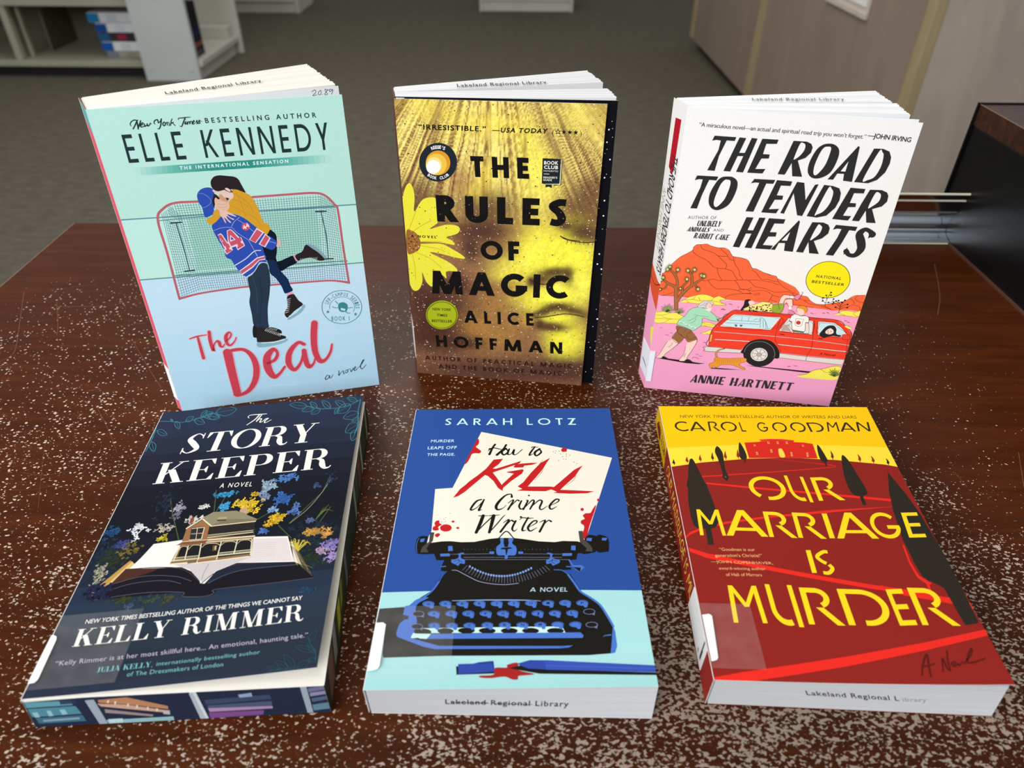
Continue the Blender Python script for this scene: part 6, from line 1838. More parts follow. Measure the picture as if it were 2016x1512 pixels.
ART['hearts_front'] = [
["P","f3a3c4",[-59,793,356,789,756,812,1019,820,1410,816,1393,-135,-86,-189]],
["P","f4683c",[-69,935,-24,950,10,958,56,1028,103,1085,139,1111,174,1140,178,1162,195,1181,225,1186,259,1192,284,1183,329,1173,375,1175,405,1162,439,1122,483,1117,523,1110,545,1097,579,1048,606,1046,645,1028,707,1012,878,939,960,856,946,818,750,811,512,800,351,799,205,793,25,787,-5,797,-38,827]],
["L","5c2418",2.7,[[-69,935,-24,950,10,958,56,1028,103,1085,139,1111,174,1140,178,1162,195,1181,225,1186,259,1192,284,1183,329,1173,375,1175,405,1162,439,1122,483,1117,523,1110,545,1097,579,1048,606,1046,645,1028,707,1012],[-5,795,25,787,115,793,205,792],[-32,920,-24,949,-22,893,-14,820,-3,795],[220,1181,238,1155,275,1145,317,1132,343,1115,375,1089,394,1072,410,1060,410,1027],[176,1140,185,1124,220,1101,253,1089,284,1072,311,1052,330,1034,371,1027,410,1027,456,1013,477,984,501,955],[348,1174,372,1150,401,1129,420,1102,453,1090],[343,1115,374,1116,403,1118],[439,1122,454,1088,466,1063,497,1026,507,992,527,971,530,958],[355,1026,371,983,402,941],[273,925,312,934,342,945,379,938,426,943,484,949,522,956,569,960,655,964,726,951],[312,932,337,902,382,875,437,882,514,877,557,858],[484,949,509,924,535,890,575,890,610,912,670,909,700,898,739,893],[569,957,606,934,633,914],[579,1043,604,1019,652,975,722,968],[518,875,536,888,584,886,600,865,565,859],[587,886,622,890,629,877,616,864,598,862],[627,886,686,888,743,875],[620,862,638,871,669,858],[445,816,473,838,542,854,620,861,720,859,750,839],[94,822,76,808,29,789]]],
["P","f4683c",[574,1049,608,1045,661,1023,704,1011,742,1005,762,968,802,934,848,911,894,889,928,881,970,876,996,850,1034,830,1083,828,1147,847,1213,870,1239,895,1265,916,1329,926,1334,809,1316,802,1262,806,1161,791,1038,796,789,808,625,801]],
["L","5c2418",2.4,[[574,1049,608,1045,661,1023,704,1011,742,1005,762,968,802,934,848,911,894,889,928,881,970,876,996,850,1034,830,1083,828],[1083,828,1147,847,1213,870,1239,895,1265,916,1329,926],[577,1038,614,1014,651,975,691,979,729,969,758,970],[592,965,673,964,719,959,772,943],[597,937,626,916,685,910,763,888,834,900,877,890],[608,881,656,891,701,891,756,863,795,855],[622,854,652,871,666,863,631,852],[868,894,879,881,917,860,969,847,996,850],[888,809,954,806,1030,796],[957,843,998,826,1074,815,1161,791],[1236,890,1262,880,1274,851,1234,822],[1281,913,1271,893,1300,873,1333,871],[1277,841,1309,840,1330,808],[1071,826,1107,813,1143,798],[718,771,748,862,742,832,787,818]]],
["E","f7e61a",[1069,1014,128,35,49,-128]],
["C","4a4420",4.0,[1196,1049,1206,1009,1201,968,1184,932,1155,903,1118,885,1075,880,1032,889,992,909,960,940,939,978,931,1019,937,1059,955,1095,984,1122,1021,1139,1063,1143,1105,1135,1144,1116,1175,1086]],
["T","2a2818","sans","NATIONAL",[989,1022,158,-2,2,20],0.02,1.25],
["T","2a2818","sans","BESTSELLER",[972,982,206,-4,1,19],0.02,1.15],
["L","2a2420",2.8,[[1101,813,1096,841,1099,875,1108,919],[1096,841,1075,858,1067,876],[1099,861,1090,898],[1105,900,1117,901],[1099,846,1130,850,1140,875],[1063,874,1083,878]]],
["D","2a2420",[1111,923,6.0,1087,899,6.0,1116,903,6.0,1139,877,6.0,1072,879,6.1,1074,856,6.1,1114,848,6.1]],
["L","4a1f18",3.2,[[1197,779,1195,818,1189,841,1163,863],[1195,818,1168,844,1144,841],[1197,808,1167,815],[1194,823,1202,852,1213,873],[1198,804,1218,820,1242,823],[1196,813,1211,834,1228,846]]],
["D","3a1a16",[1158,863,6.4,1173,868,6.4,1142,841,6.5,1167,817,6.5,1212,875,6.4,1236,846,6.4,1240,822,6.5,1197,857,6.4,1145,854,6.5]],
["S","f5e85c",[1165,760,1197,777,1217,794,1256,800,1298,795,1329,806,1328,759,1267,760,1210,761]],
["L","5c2418",2.0,[[1165,760,1197,777,1217,794,1256,800,1298,795,1329,806,1328,759,1267,760,1210,761],[1197,777,1242,762],[1298,795,1295,775,1328,759]]],
["P","f5e85c",[146,749,176,769,205,793,243,809,294,826,339,819,374,809,403,823,456,801,413,792,428,774,464,759,400,752,278,749,196,750]],
["L","5c2418",2.1,[[146,749,176,769,205,793,243,809,294,826,339,819,374,809,403,823,456,801,413,792,428,774,464,759,400,752,278,749,196,750],[176,769,232,780,252,808],[232,780,282,773,269,802],[282,773,354,783,374,809],[193,766,212,752],[354,783,395,778,438,766],[287,818,306,825]]],
["P","f5e85c",[-48,672,-36,657,8,657,66,666,102,658,141,662,192,640,234,622,292,605,369,609,419,596,414,574,375,577,328,576,158,576,98,574,51,572,32,566,-3,570]],
["L","5c2418",2.0,[[-48,672,-36,657,8,657,66,666,102,658,141,662,192,640,234,622,292,605,369,609,419,596,414,574,375,577,328,576,158,576,98,574,51,572,32,566,-3,570],[-36,657,-13,634,43,633,87,652,104,661],[-11,614,-5,633],[-11,600,54,607,98,605,117,611],[44,624,77,614,117,611,168,612],[66,578,95,600],[327,604,372,591,419,594],[334,586,367,576]]],
["P","f5e85c",[328,515,363,533,395,554,404,519,366,515]],
["L","5c2418",2.1,[328,515,363,533,395,554,404,519,366,515]],
["V","263a18",[82,663,9.9,57,668,9.3,32,673,0.4]],
["V","b9c47a",[82,663,4.3,57,668,4.3,42,671,0.4]],
["V","263a18",[82,663,9.9,55,675,9.3,28,688,0.4]],
["V","b9c47a",[82,663,4.3,55,675,4.3,38,683,0.4]],
["V","263a18",[82,663,9.9,54,684,9.3,27,705,0.4]],
["V","b9c47a",[82,663,4.3,54,684,4.3,38,697,0.4]],
["V","263a18",[82,663,9.9,62,686,9.3,43,708,0.4]],
["V","b9c47a",[82,663,4.3,62,686,4.3,51,699,0.4]],
["V","263a18",[82,663,9.9,65,693,9.2,48,723,0.4]],
["V","b9c47a",[82,663,4.3,65,693,4.3,55,711,0.4]],
["V","263a18",[82,663,9.9,73,690,9.2,63,718,0.4]],
["V","b9c47a",[82,663,4.3,73,690,4.3,67,707,0.4]],
["V","263a18",[82,663,9.9,77,696,9.2,73,728,0.4]],
["V","b9c47a",[82,663,4.3,77,696,4.3,74,715,0.4]],
["V","263a18",[82,663,9.9,84,699,9.2,85,736,0.4]],
["V","b9c47a",[82,663,4.3,84,699,4.3,85,721,0.4]],
["V","263a18",[82,663,9.9,89,692,9.2,96,721,0.4]],
["V","b9c47a",[82,663,4.3,89,692,4.3,93,709,0.4]],
["V","263a18",[82,663,9.9,96,692,9.2,110,722,0.4]],
["V","b9c47a",[82,663,4.3,96,692,4.3,105,710,0.4]],
["V","263a18",[82,663,9.9,98,683,9.2,114,704,0.4]],
["V","b9c47a",[82,663,4.3,98,683,4.3,108,696,0.4]],
["V","263a18",[82,663,9.9,105,681,9.2,128,698,0.4]],
["V","b9c47a",[82,663,4.3,105,681,4.3,118,691,0.4]],
["V","263a18",[82,663,9.9,111,676,9.2,140,688,0.4]],
["V","b9c47a",[82,663,4.3,111,676,4.3,129,683,0.4]],
["V","263a18",[161,660,7.6,142,664,7.1,123,667,0.4]],
["V","a9b46a",[161,660,3.3,142,664,3.3,131,666,0.4]],
["V","263a18",[161,660,7.6,141,670,7.1,120,681,0.4]],
["V","a9b46a",[161,660,3.3,141,670,3.3,128,677,0.4]],
["V","263a18",[161,660,7.6,141,678,7.1,121,696,0.4]],
["V","a9b46a",[161,660,3.3,141,678,3.3,129,689,0.4]],
["V","263a18",[161,660,7.6,148,679,7.1,135,698,0.4]],
["V","a9b46a",[161,660,3.3,148,679,3.3,140,691,0.4]],
["V","263a18",[161,660,7.6,151,685,7.1,142,710,0.4]],
["V","a9b46a",[161,660,3.3,151,685,3.3,145,700,0.4]],
["V","263a18",[161,660,7.6,158,682,7.1,155,704,0.4]],
["V","a9b46a",[161,660,3.3,158,682,3.3,156,695,0.4]],
["V","263a18",[161,660,7.6,163,685,7.0,165,709,0.4]],
["V","a9b46a",[161,660,3.3,163,685,3.3,164,700,0.4]],
["V","263a18",[161,660,7.6,170,686,7.0,178,711,0.4]],
["V","a9b46a",[161,660,3.3,170,686,3.3,175,701,0.4]],
["V","263a18",[161,660,7.6,173,678,7.0,185,696,0.4]],
["V","a9b46a",[161,660,3.3,173,678,3.3,180,689,0.4]],
["V","263a18",[161,660,7.6,179,675,7.0,197,691,0.4]],
["V","a9b46a",[161,660,3.3,179,675,3.3,190,685,0.4]],
["V","263a18",[161,660,7.6,179,668,7.1,196,675,0.4]],
["V","a9b46a",[161,660,3.3,179,668,3.3,189,672,0.4]],
["V","3e2412",[[133,698,30,124,759,29,114,814,26,103,860,23,53,883,20,17,907,16],[111,833,22,112,898,19,88,950,19,50,987,15],[88,950,16,99,983,13],[130,750,24,154,809,24,194,865,22,229,900,20,277,946,15],[212,880,22,200,952,19,179,986,14],[200,979,14,211,998,12],[155,828,20,153,870,18,172,904,15,173,927,12],[45,877,15,34,844,14,2,836,11],[230,891,16,255,866,13],[119,824,16,139,850,12]]],
["V","a8683a",[[133,698,25,124,759,24,114,814,21,103,860,18,53,883,15,17,907,11],[111,833,17,112,898,14,88,950,14,50,987,9.8],[88,950,11,99,983,8.2],[130,750,19,154,809,18,194,865,17,229,900,15,277,946,11],[212,880,16,200,952,14,179,986,8.9],[200,979,8.9,211,998,7.3],[155,828,15,153,870,12,172,904,9.9,173,927,7.4],[45,877,10,34,844,8.5,2,836,5.9],[230,891,11,255,866,8.3],[119,824,11,139,850,6.7]]],
["Z","2c2a12",2.0,[56,1009,68,1010,56,1003,67,999,53,999,62,989,49,996,54,983,44,995,43,982,39,997,33,987,35,1001,26,995,33,1007,22,1006,34,1013,23,1017,36,1017,28,1027,41,1020,36,1032,46,1021,46,1033,51,1019,56,1029,54,1015,64,1021]],
["E","4a4a1c",[45,1008,13,1,2,-14]],
["E","c8cf8c",[45,1007,9,1,1,-10]],
["Z","2c2a12",2.1,[43,989,55,990,43,983,54,978,40,978,49,969,36,975,40,963,31,975,30,962,26,977,20,966,22,981,12,974,20,986,9,985,20,992,9,997,23,997,14,1006,27,1000,23,1012,32,1000,33,1013,37,998,43,1009,41,994,51,1001]],
["E","4a4a1c",[32,987,13,1,2,-14]],
["E","c8cf8c",[32,987,9,1,1,-10]],
["Z","2c2a12",2.0,[112,993,124,994,112,987,123,983,109,983,118,973,105,980,110,967,100,979,99,966,95,981,89,970,91,985,82,979,89,991,78,990,90,996,78,1001,92,1001,83,1011,96,1004,92,1016,101,1005,102,1017,106,1003,112,1013,110,998,120,1005]],
["E","4a4a1c",[101,992,13,1,2,-14]],
["E","c8cf8c",[101,991,9,1,1,-10]],
["Z","2c2a12",2.0,[179,993,191,994,179,987,190,983,177,982,185,973,172,980,177,967,167,979,167,966,162,981,157,970,158,985,149,979,156,991,145,990,157,996,145,1001,159,1001,150,1010,163,1004,159,1016,168,1004,169,1017,173,1002,179,1013,177,998,187,1005]],
["E","4a4a1c",[168,992,13,1,2,-14]],
["E","c8cf8c",[168,991,9,1,2,-10]],
["Z","2c2a12",2.0,[222,1004,233,1005,221,998,232,994,219,993,228,984,215,990,219,978,210,990,209,977,205,992,199,981,201,996,191,990,199,1002,187,1000,199,1007,188,1012,201,1012,193,1021,206,1015,201,1027,211,1015,211,1028,216,1013,221,1024,219,1009,229,1016]],
["E","4a4a1c",[210,1003,13,1,2,-14]],
["E","c8cf8c",[210,1002,9,1,2,-10]],
["Z","2c2a12",2.0,[274,966,285,967,273,961,285,956,271,956,280,946,267,953,272,940,262,952,261,939,257,954,251,943,253,958,244,952,251,964,239,963,251,970,240,974,253,974,245,984,258,977,253,990,263,978,263,991,268,976,273,987,272,972,281,978]],
["E","4a4a1c",[262,965,13,1,2,-14]],
["E","c8cf8c",[262,964,9,1,2,-10]],
["Z","2c2a12",2.0,[290,963,302,964,290,958,301,953,288,953,296,943,283,950,288,938,278,949,278,936,273,951,268,941,269,956,260,949,267,961,256,960,268,967,256,971,270,972,261,981,274,974,269,987,279,975,280,988,284,973,290,984,288,969,297,975]],
["E","4a4a1c",[279,962,13,1,2,-14]],
["E","c8cf8c",[279,961,9,1,2,-10]],
["Z","2c2a12",2.1,[23,925,34,927,22,920,34,915,20,915,28,905,15,912,20,899,10,911,9,898,5,913,-1,902,1,918,-8,911,-1,923,-12,922,0,929,-12,933,2,934,-6,943,7,937,2,949,12,937,13,950,17,935,23,946,21,931,30,938]],
["E","4a4a1c",[11,924,13,1,2,-15]],
["E","c8cf8c",[11,923,9,1,1,-10]],
["Z","2c2a12",2.1,[10,906,18,907,10,902,17,899,8,899,14,893,5,897,8,889,2,897,2,888,-1,898,-5,891,-4,901,-10,896,-5,904,-13,904,-5,908,-12,911,-3,911,-9,918,0,913,-3,921,3,914,4,922,6,912,10,919,9,910,15,914]],
["E","4a4a1c",[3,905,9,1,1,-10]],
["E","c8cf8c",[3,904,6,1,1,-7]],
["Z","2c2a12",2.1,[183,929,194,930,182,923,194,918,180,918,189,908,176,915,180,902,171,914,170,901,165,917,160,906,162,921,152,914,160,926,148,925,160,932,149,937,162,937,154,946,167,940,162,952,172,940,172,953,177,938,182,949,181,934,190,941]],
["E","4a4a1c",[171,927,13,1,2,-15]],
["E","c8cf8c",[171,927,9,1,2,-10]],
["Z","2c2a12",2.1,[12,834,20,835,12,830,19,827,10,827,16,821,7,825,10,817,4,825,3,816,0,826,-3,819,-2,829,-9,825,-3,833,-11,832,-3,837,-11,840,-1,840,-7,846,1,842,-1,850,5,842,5,851,8,841,12,848,11,838,17,843]],
["E","4a4a1c",[4,834,9,1,1,-10]],
["E","c8cf8c",[4,833,6,1,1,-7]],
["Z","2c2a12",2.1,[267,862,278,863,267,856,278,851,264,851,273,841,260,848,265,835,255,847,254,834,250,850,244,838,246,854,236,847,244,859,232,858,244,865,233,870,247,870,238,880,251,873,246,886,256,874,256,887,261,872,266,883,265,867,274,874]],
["E","4a4a1c",[255,861,13,1,2,-15]],
["E","c8cf8c",[256,860,9,1,2,-10]],
["Z","2c2a12",2.1,[146,854,154,855,146,850,154,847,144,847,150,841,142,845,145,837,138,845,138,836,135,846,131,839,132,849,126,844,131,853,123,852,131,856,124,859,133,860,127,866,136,862,133,870,139,862,140,871,142,861,146,868,145,858,151,862]],
["E","4a4a1c",[139,853,9,1,1,-10]],
["E","c8cf8c",[139,852,6,1,1,-7]],
["P","1e1416",[47,274,140,280,223,277,359,268,399,268,360,257,267,255,167,265,101,270]],
["P","f6d2c4",[148,450,193,423,153,365,111,316,106,291,99,280,55,275,51,284,70,311,97,388,112,424]],
["L","5c2418",2.7,[148,450,193,423,153,365,111,316,106,291,99,280,55,275,51,284,70,311,97,388,112,424]],
["P","f6d2c4",[255,435,311,461,314,433,291,362,271,310,269,280,260,272,220,269,218,284,240,326,245,396]],
["L","5c2418",2.6,[[255,435,311,461,314,433,291,362,271,310,269,280,260,272,220,269,218,284,240,326,245,396],[149,416,141,393,121,376],[254,340,247,307]]],
["S","2a2424",[[97,295,114,292,145,275,109,270,91,279],[270,290,290,288,313,270,282,262,253,268]]],
["P","96653e",[156,560,206,549,264,529,313,471,307,461,259,434,226,466,194,416,139,458,166,518,156,539]],
["L","5c2418",2.5,[[156,560,206,549,264,529,313,471,307,461,259,434,226,466,194,416,139,458,166,518,156,539,156,560],[178,550,171,512,208,478,226,468],[265,527,238,491,263,460,307,485],[224,532,215,512],[182,494,207,487]]],
["S","a5dcb9",[276,722,303,723,362,700,406,668,440,649,429,625,386,627,325,641,326,586,300,555,272,533,213,554,159,572,172,615,203,646,220,685,243,710]],
["C","2c4a3c",2.5,[276,722,303,723,362,700,406,668,440,649,429,625,386,627,325,641,326,586,300,555,272,533,213,554,159,572,172,615,203,646,220,685,243,710]],
["L","2c4a3c",2.0,[[263,661,323,655,361,656],[287,655,250,619,224,609],[279,636,272,607,247,591],[411,660,419,640]]],
["P","f4f4ee",[172,600,207,593,204,585,171,592]],
["L","2c4a3c",3.3,[178,588,187,592,196,587]],
["P","f4f4ee",[214,583,249,577,246,568,213,575]],
["L","2c4a3c",3.3,[220,572,229,576,238,571]],
["P","f4f4ee",[256,567,291,561,288,552,256,559]],
["L","2c4a3c",3.3,[262,556,271,559,280,555]],
["Z","2c4a3c",1.7,[167,573,165,563,175,570,173,560,184,567,181,557,192,564,190,555,201,561,198,552,209,559,206,549,217,556,215,546,226,553,223,543,234,550,232,540,242,547,240,538,251,544,248,535,259,542,257,532]],
["P","8a5636",[418,642,430,652,437,633,429,625]],
["L","5c2418",4.8,[436,649,458,660,469,682,486,693]],
["S","efc9bd",[328,759,341,774,365,768,371,746,371,714,364,696,346,703,324,718]],
["P","e8e2e2",[333,728,369,723,364,695,333,706]],
["S","d8d2d6",[290,755,310,775,337,777,375,769,372,753,346,766,336,760,329,732,343,716,319,722,288,721,275,729]],
["C","554c50",2.0,[290,755,310,775,337,777,375,769,372,753,346,766,336,760,329,732,343,716,319,722,288,721,275,729]],
["L","554c50",2.0,[[323,765,308,744,286,735],[335,764,317,736],[365,750,371,741,364,732],[352,735,363,734]]],
["P","1c1214",[689,286,733,288,1156,288,1153,277,1104,274,768,282]],
["P","ee402c",[400,418,395,479,400,533,412,574,442,623,493,700,527,726,580,727,837,731,1029,723,1203,720,1265,683,1322,625,1329,540,1335,417,1070,416,878,420,821,481,748,513,681,491,646,447,630,414]],
["L","5c2418",4.5,[627,414,400,418,395,479,400,533,412,574,442,623,493,700,527,726,580,727,837,731,1029,723,1203,720,1265,683,1322,625,1329,540]],
["P","e0d8d0",[384,410,400,415,630,414,630,387,391,372,382,389]],
["L","3c2a28",3.0,[630,414,384,411,382,389,392,373,630,385]],
["P","e0d8d0",[879,413,1072,409,1331,412,1321,367,1080,374,881,379]],
["L","3c2a28",2.9,[[879,415,1072,410,1333,413],[882,378,1080,373,1321,367]]],
["Z","3c2a28",2.9,[1077,410,1080,376]],
["L","3c2218",7.8,[418,541,823,548,1083,545,1325,533]],
["L","f6c4b8",4.4,[418,541,823,548,1083,545,1325,533]],
["L","3c2218",10,[437,478,671,489]],
["L","f8e2d4",5.8,[437,478,671,489]],
["L","3c2218",10,[866,486,1098,483,1324,480]],
["L","f8e2d4",5.6,[866,486,1098,483,1324,480]],
["L","c8342a",5.4,[540,714,786,719,1052,713,1201,707]],
["L","5c2418",2.8,[[835,702,833,615,836,536,849,504,883,461,898,415],[1059,707,1077,590,1092,486,1077,410],[1308,578,1334,420]]],
["P","e9e2dc",[525,693,838,702,791,597,451,588]],
["L","3c2a28",2.8,[525,693,838,702,791,597,451,588,525,693]],
["P","e9e2dc",[890,705,1051,697,1069,589,1028,594,850,597]],
["L","3c2a28",2.8,[890,705,1051,697,1069,589,1028,594,850,597,890,705]],
["P","e9e2dc",[1085,698,1187,699,1243,667,1292,618,1273,593,1108,594]],
["L","3c2a28",2.7,[1085,698,1187,699,1243,667,1292,618,1273,593,1108,594,1085,698]],
["P","c5e6ee",[537,685,823,694,781,605,469,597]],
["L","3c2a28",2.2,[537,685,823,694,781,605,469,597,537,685]],
["P","c5e6ee",[901,693,1042,690,1059,598,865,602]],
["L","3c2a28",2.2,[901,693,1042,690,1059,598,865,602,901,693]],
["P","c5e6ee",[1095,689,1184,690,1234,660,1280,617,1117,601]],
["L","3c2a28",2.2,[1095,689,1184,690,1234,660,1280,617,1117,601,1095,689]],
["L","4a6a78",2.8,[[487,644,703,652],[481,621,707,633],[585,678,587,649],[633,680,630,652],[703,652,707,685,738,669,772,608],[709,675,720,608],[727,668,742,608],[746,657,759,607],[664,661,688,676]]],
["P","4a6a78",[[545,615,564,614,565,597,554,596],[580,616,602,616,597,601,586,601]]],
["P","b9a69a",[861,644,902,655,925,599,865,602]],
["S","262428",[1118,595,1123,621,1140,656,1162,674,1194,675,1215,651,1225,614,1259,604,1251,594,1198,594,1151,572]],
["S","f2d6cc",[1152,631,1173,653,1196,643,1203,618,1180,605,1154,612]],
["L","262428",5.4,[1154,644,1171,659,1202,643]],
["D","2a2020",[1164,631,3.3,1185,629,3.2]],
["E","b04a48",[1170,614,5,1,1,-3]],
["P","f6d2c4",[902,677,917,669,904,642,946,601,938,587,902,629]],
["L","5c2418",2.2,[902,677,917,669,904,642,946,601,938,587,902,629]],
["P","f6d2c4",[1006,676,1026,678,1046,606,1030,598]],
["L","5c2418",2.2,[1006,676,1026,678,1046,606,1030,598]],
["P","f4f0ec",[925,737,952,734,1001,730,1017,719,1026,681,1007,673,1014,609,938,613,916,676,899,680,903,719]],
["L","3c2a28",2.7,[925,737,952,734,1001,730,1017,719,1026,681,1007,673,1014,609,938,613,916,676,899,680,903,719]],
["P","5c6c50",[938,615,1014,609,1014,596,935,600]],
["L","8a3a30",4.9,[[901,682,917,674],[1005,679,1025,683]]],
["L","7a3a30",4.3,[944,735,967,727,989,736]],
["L","4a4444",2.2,[940,707,989,703,986,693,983,648,945,653,939,691,940,707]],
["E","c43a2c",[960,674,15,2,4,-15]],
["S","f6d2c4",[927,785,959,794,978,771,977,740,950,734,931,760]],
["S","e2932f",[922,787,936,804,972,805,994,786,994,760,982,753,969,777,938,783]],
["L","7a3f18",2.1,[922,787,936,804,972,805,994,786,994,760]],
["L","5c2418",2.1,[927,785,927,765,940,755]],
["D","2a2020",[940,770,2.1]],
["P","f6d2c4",[800,802,804,852,820,875,862,874,883,873,887,858,837,848,830,805]],
["L","5c2418",2.6,[800,802,804,852,820,875,862,874,883,873,887,858,837,848,830,805]],
["P","f6d2c4",[843,844,879,848,894,800,887,790,871,788,848,820,833,793,833,818]],
["L","5c2418",2.7,[843,844,879,848,894,800,887,790,871,788,848,820,833,793,833,818]],
["P","f4f0ec",[850,871,887,870,887,856,854,854]],
["Z","7a5a6a",2.6,[858,871,860,855]],
["P","f4f0ec",[870,788,888,790,891,765,875,766]],
["P","e08aa8",[884,870,913,891,922,907,935,900,916,846,887,858]],
["L","5c2418",2.6,[884,870,913,891,922,907,935,900,916,846,887,858]],
["S","f4ecea",[913,897,922,909,933,902,927,887]],
["P","e08aa8",[874,766,892,765,921,746,915,736,875,735]],
["L","5c2418",2.7,[874,766,892,765,921,746,915,736,875,735]],
["S","2a2022",[564,730,577,772,578,807,600,818,623,808,614,776,599,743]],
["S","f2cfc2",[603,800,622,811,646,798,640,779,619,774]],
["P","f3e488",[578,741,615,767,654,787,692,809,756,807,767,780,771,736,707,736,601,734]],
["L","4a3a14",2.2,[578,741,615,767,654,787,692,809,756,807,767,780,771,736,707,736,601,734]],
["E","3a2c10",[711,750,5,1,1,-4]],
["E","3a2c10",[737,742,5,1,1,-4]],
["E","3a2c10",[729,742,5,1,1,-4]],
["E","3a2c10",[624,746,5,1,1,-4]],
["E","3a2c10",[755,762,5,1,1,-4]],
["E","3a2c10",[742,793,5,0,1,-4]],
["E","3a2c10",[684,769,5,1,1,-4]],
["E","3a2c10",[698,756,5,1,1,-4]],
["E","3a2c10",[620,754,5,1,1,-4]],
["E","3a2c10",[663,734,5,1,1,-4]],
["E","3a2c10",[724,785,5,1,1,-4]],
["E","3a2c10",[728,787,5,0,1,-4]],
["E","3a2c10",[703,781,5,1,1,-4]],
["E","3a2c10",[623,731,5,1,1,-4]],
["E","3a2c10",[647,761,5,1,1,-4]],
["E","3a2c10",[763,750,5,1,1,-4]],
["E","3a2c10",[665,733,5,1,1,-4]],
["E","3a2c10",[698,751,5,1,1,-4]],
["E","3a2c10",[653,732,5,1,1,-4]],
["E","3a2c10",[723,739,5,1,1,-4]],
["E","3a2c10",[743,782,5,1,1,-4]],
["E","3a2c10",[668,769,5,1,1,-4]],
["E","3a2c10",[637,764,5,1,1,-4]],
["E","3a2c10",[664,748,5,1,1,-4]],
["E","3a2c10",[622,738,5,1,1,-4]],
["E","3a2c10",[666,762,5,1,1,-4]],
["E","3a2c10",[735,769,5,1,1,-4]],
["E","3a2c10",[665,754,5,1,1,-4]],
["E","3a2c10",[715,788,5,0,1,-4]],
["E","3a2c10",[751,801,5,0,1,-4]],
["E","3a2c10",[730,747,5,1,1,-4]],
["E","3a2c10",[625,734,5,1,1,-4]],
["E","3a2c10",[673,751,5,1,1,-4]],
["E","3a2c10",[618,759,5,1,1,-4]],
["E","3a2c10",[649,731,5,1,1,-4]],
["E","3a2c10",[650,739,5,1,1,-4]],
["E","3a2c10",[757,745,5,1,1,-4]],
["E","3a2c10",[667,760,5,1,1,-4]],
["E","3a2c10",[697,746,5,1,1,-4]],
["E","3a2c10",[637,738,5,1,1,-4]],
["E","3a2c10",[737,747,5,1,1,-4]],
["E","3a2c10",[628,729,5,1,1,-4]],
["E","3a2c10",[632,752,5,1,1,-4]],
["E","3a2c10",[711,740,5,1,1,-4]],
["E","3a2c10",[672,735,5,1,1,-4]],
["E","3a2c10",[695,769,5,1,1,-4]],
["S","94a83a",[765,792,799,805,836,803,835,749,815,732,771,739]],
["L","3a4416",2.7,[[765,792,799,805,836,803,835,749,815,732,771,739],[800,802,815,766]]],
["S","ee402c",[1268,612,1303,616,1319,598,1319,579,1283,575,1268,589]],
["C","5c2418",2.7,[1268,612,1303,616,1319,598,1319,579,1283,575,1268,589]],
["Z","7a1e16",6.7,[861,571,891,569,1118,565,1147,564]],
["P","f0b050",[399,516,414,514,413,454,402,456]],
["L","5c2418",2.4,[399,516,414,514,413,454,402,456,399,516]],
["S","221f1f",[639,385,638,419,654,461,691,499,748,516,815,507,869,460,894,408,894,374,861,370,746,390]],
["E","262526",[757,395,108,13,22,-108]],
["L","8a8684",2.9,[654,399,656,425,665,448,680,468,700,484,724,493,750,497,776,494,801,484,824,469,842,450,855,427,863,401,863,375]],
["E","e6e1dc",[758,388,57,7,11,-55]],
["C","3c3836",2.4,[805,394,805,376,798,361,784,349,767,343,748,345,730,352,717,366,710,383,710,400,717,416,731,428,748,433,767,432,785,424,798,411]],
["Z","3c3836",2.9,[774,386,805,381,768,376,787,352,756,373,753,344,745,379,721,363,741,391,710,396,747,401,728,425,759,404,763,432,770,397,794,414]],
["E","b8b2ae",[758,388,15,2,3,-15]],
["C","3c3836",2.4,[773,390,772,381,765,375,756,374,747,378,742,387,744,396,750,402,759,403,768,399]],
["T","5a1712","sans","A Novel",[1154,434,104,0,4,19],0.01,1.0],
["P","1e1416",[445,236,513,242,666,244,555,234,450,229]],
["S","ec9a34",[433,270,460,288,465,328,506,328,561,332,615,341,674,346,682,322,661,308,640,295,651,276,686,261,685,246,673,249,638,265,587,279,516,270,485,241,466,254,450,232,437,250]],
["C","5c2418",2.1,[433,270,460,288,465,328,506,328,561,332,615,341,674,346,682,322,661,308,640,295,651,276,686,261,685,246,673,249,638,265,587,279,516,270,485,241,466,254,450,232,437,250]],
["V","5c2418",[475,330,13,464,358,13,475,388,12,515,410,9.3]],
["V","d8a060",[476,327,7.7,464,358,7.7,475,387,6.8,512,406,5.1]],
["Z","a85c18",2.2,[472,317,471,292,486,318,488,276,500,320,502,279,514,322,516,282,528,324,530,285,542,325,544,288,556,327,558,292,570,329,572,295,584,330,586,298,598,332,600,301,612,334,613,304,626,335,627,307,640,337,641,310]],
["S","f5e85c",[1055,247,1107,261,1152,301,1213,323,1281,355,1323,350,1324,274,1306,236,1087,230]],
["L","5c2418",2.9,[1055,247,1107,261,1152,301,1213,323,1281,355,1323,350]],
["L","5c2418",2.3,[1192,317,1243,292,1285,318]],
["V","263a18",[1303,268,9.7,1278,275,9.1,1254,283,0.6]],
["V","8aa04a",[1303,268,4.3,1278,275,4.3,1263,280,0.6]],
["V","263a18",[1303,268,9.7,1277,286,9.1,1250,304,0.6]],
["V","8aa04a",[1303,268,4.3,1277,286,4.3,1260,297,0.6]],
["V","263a18",[1303,268,9.7,1278,297,9.1,1252,327,0.6]],
["V","8aa04a",[1303,268,4.3,1278,297,4.2,1263,315,0.6]],
["V","263a18",[1303,268,9.7,1288,298,9.1,1272,328,0.6]],
["V","8aa04a",[1303,268,4.3,1288,298,4.2,1279,316,0.6]],
["V","263a18",[1303,268,9.7,1294,304,9.1,1285,341,0.6]],
["V","8aa04a",[1303,268,4.3,1294,304,4.2,1288,326,0.6]],
["V","263a18",[1303,268,9.7,1303,297,9.1,1303,327,0.6]],
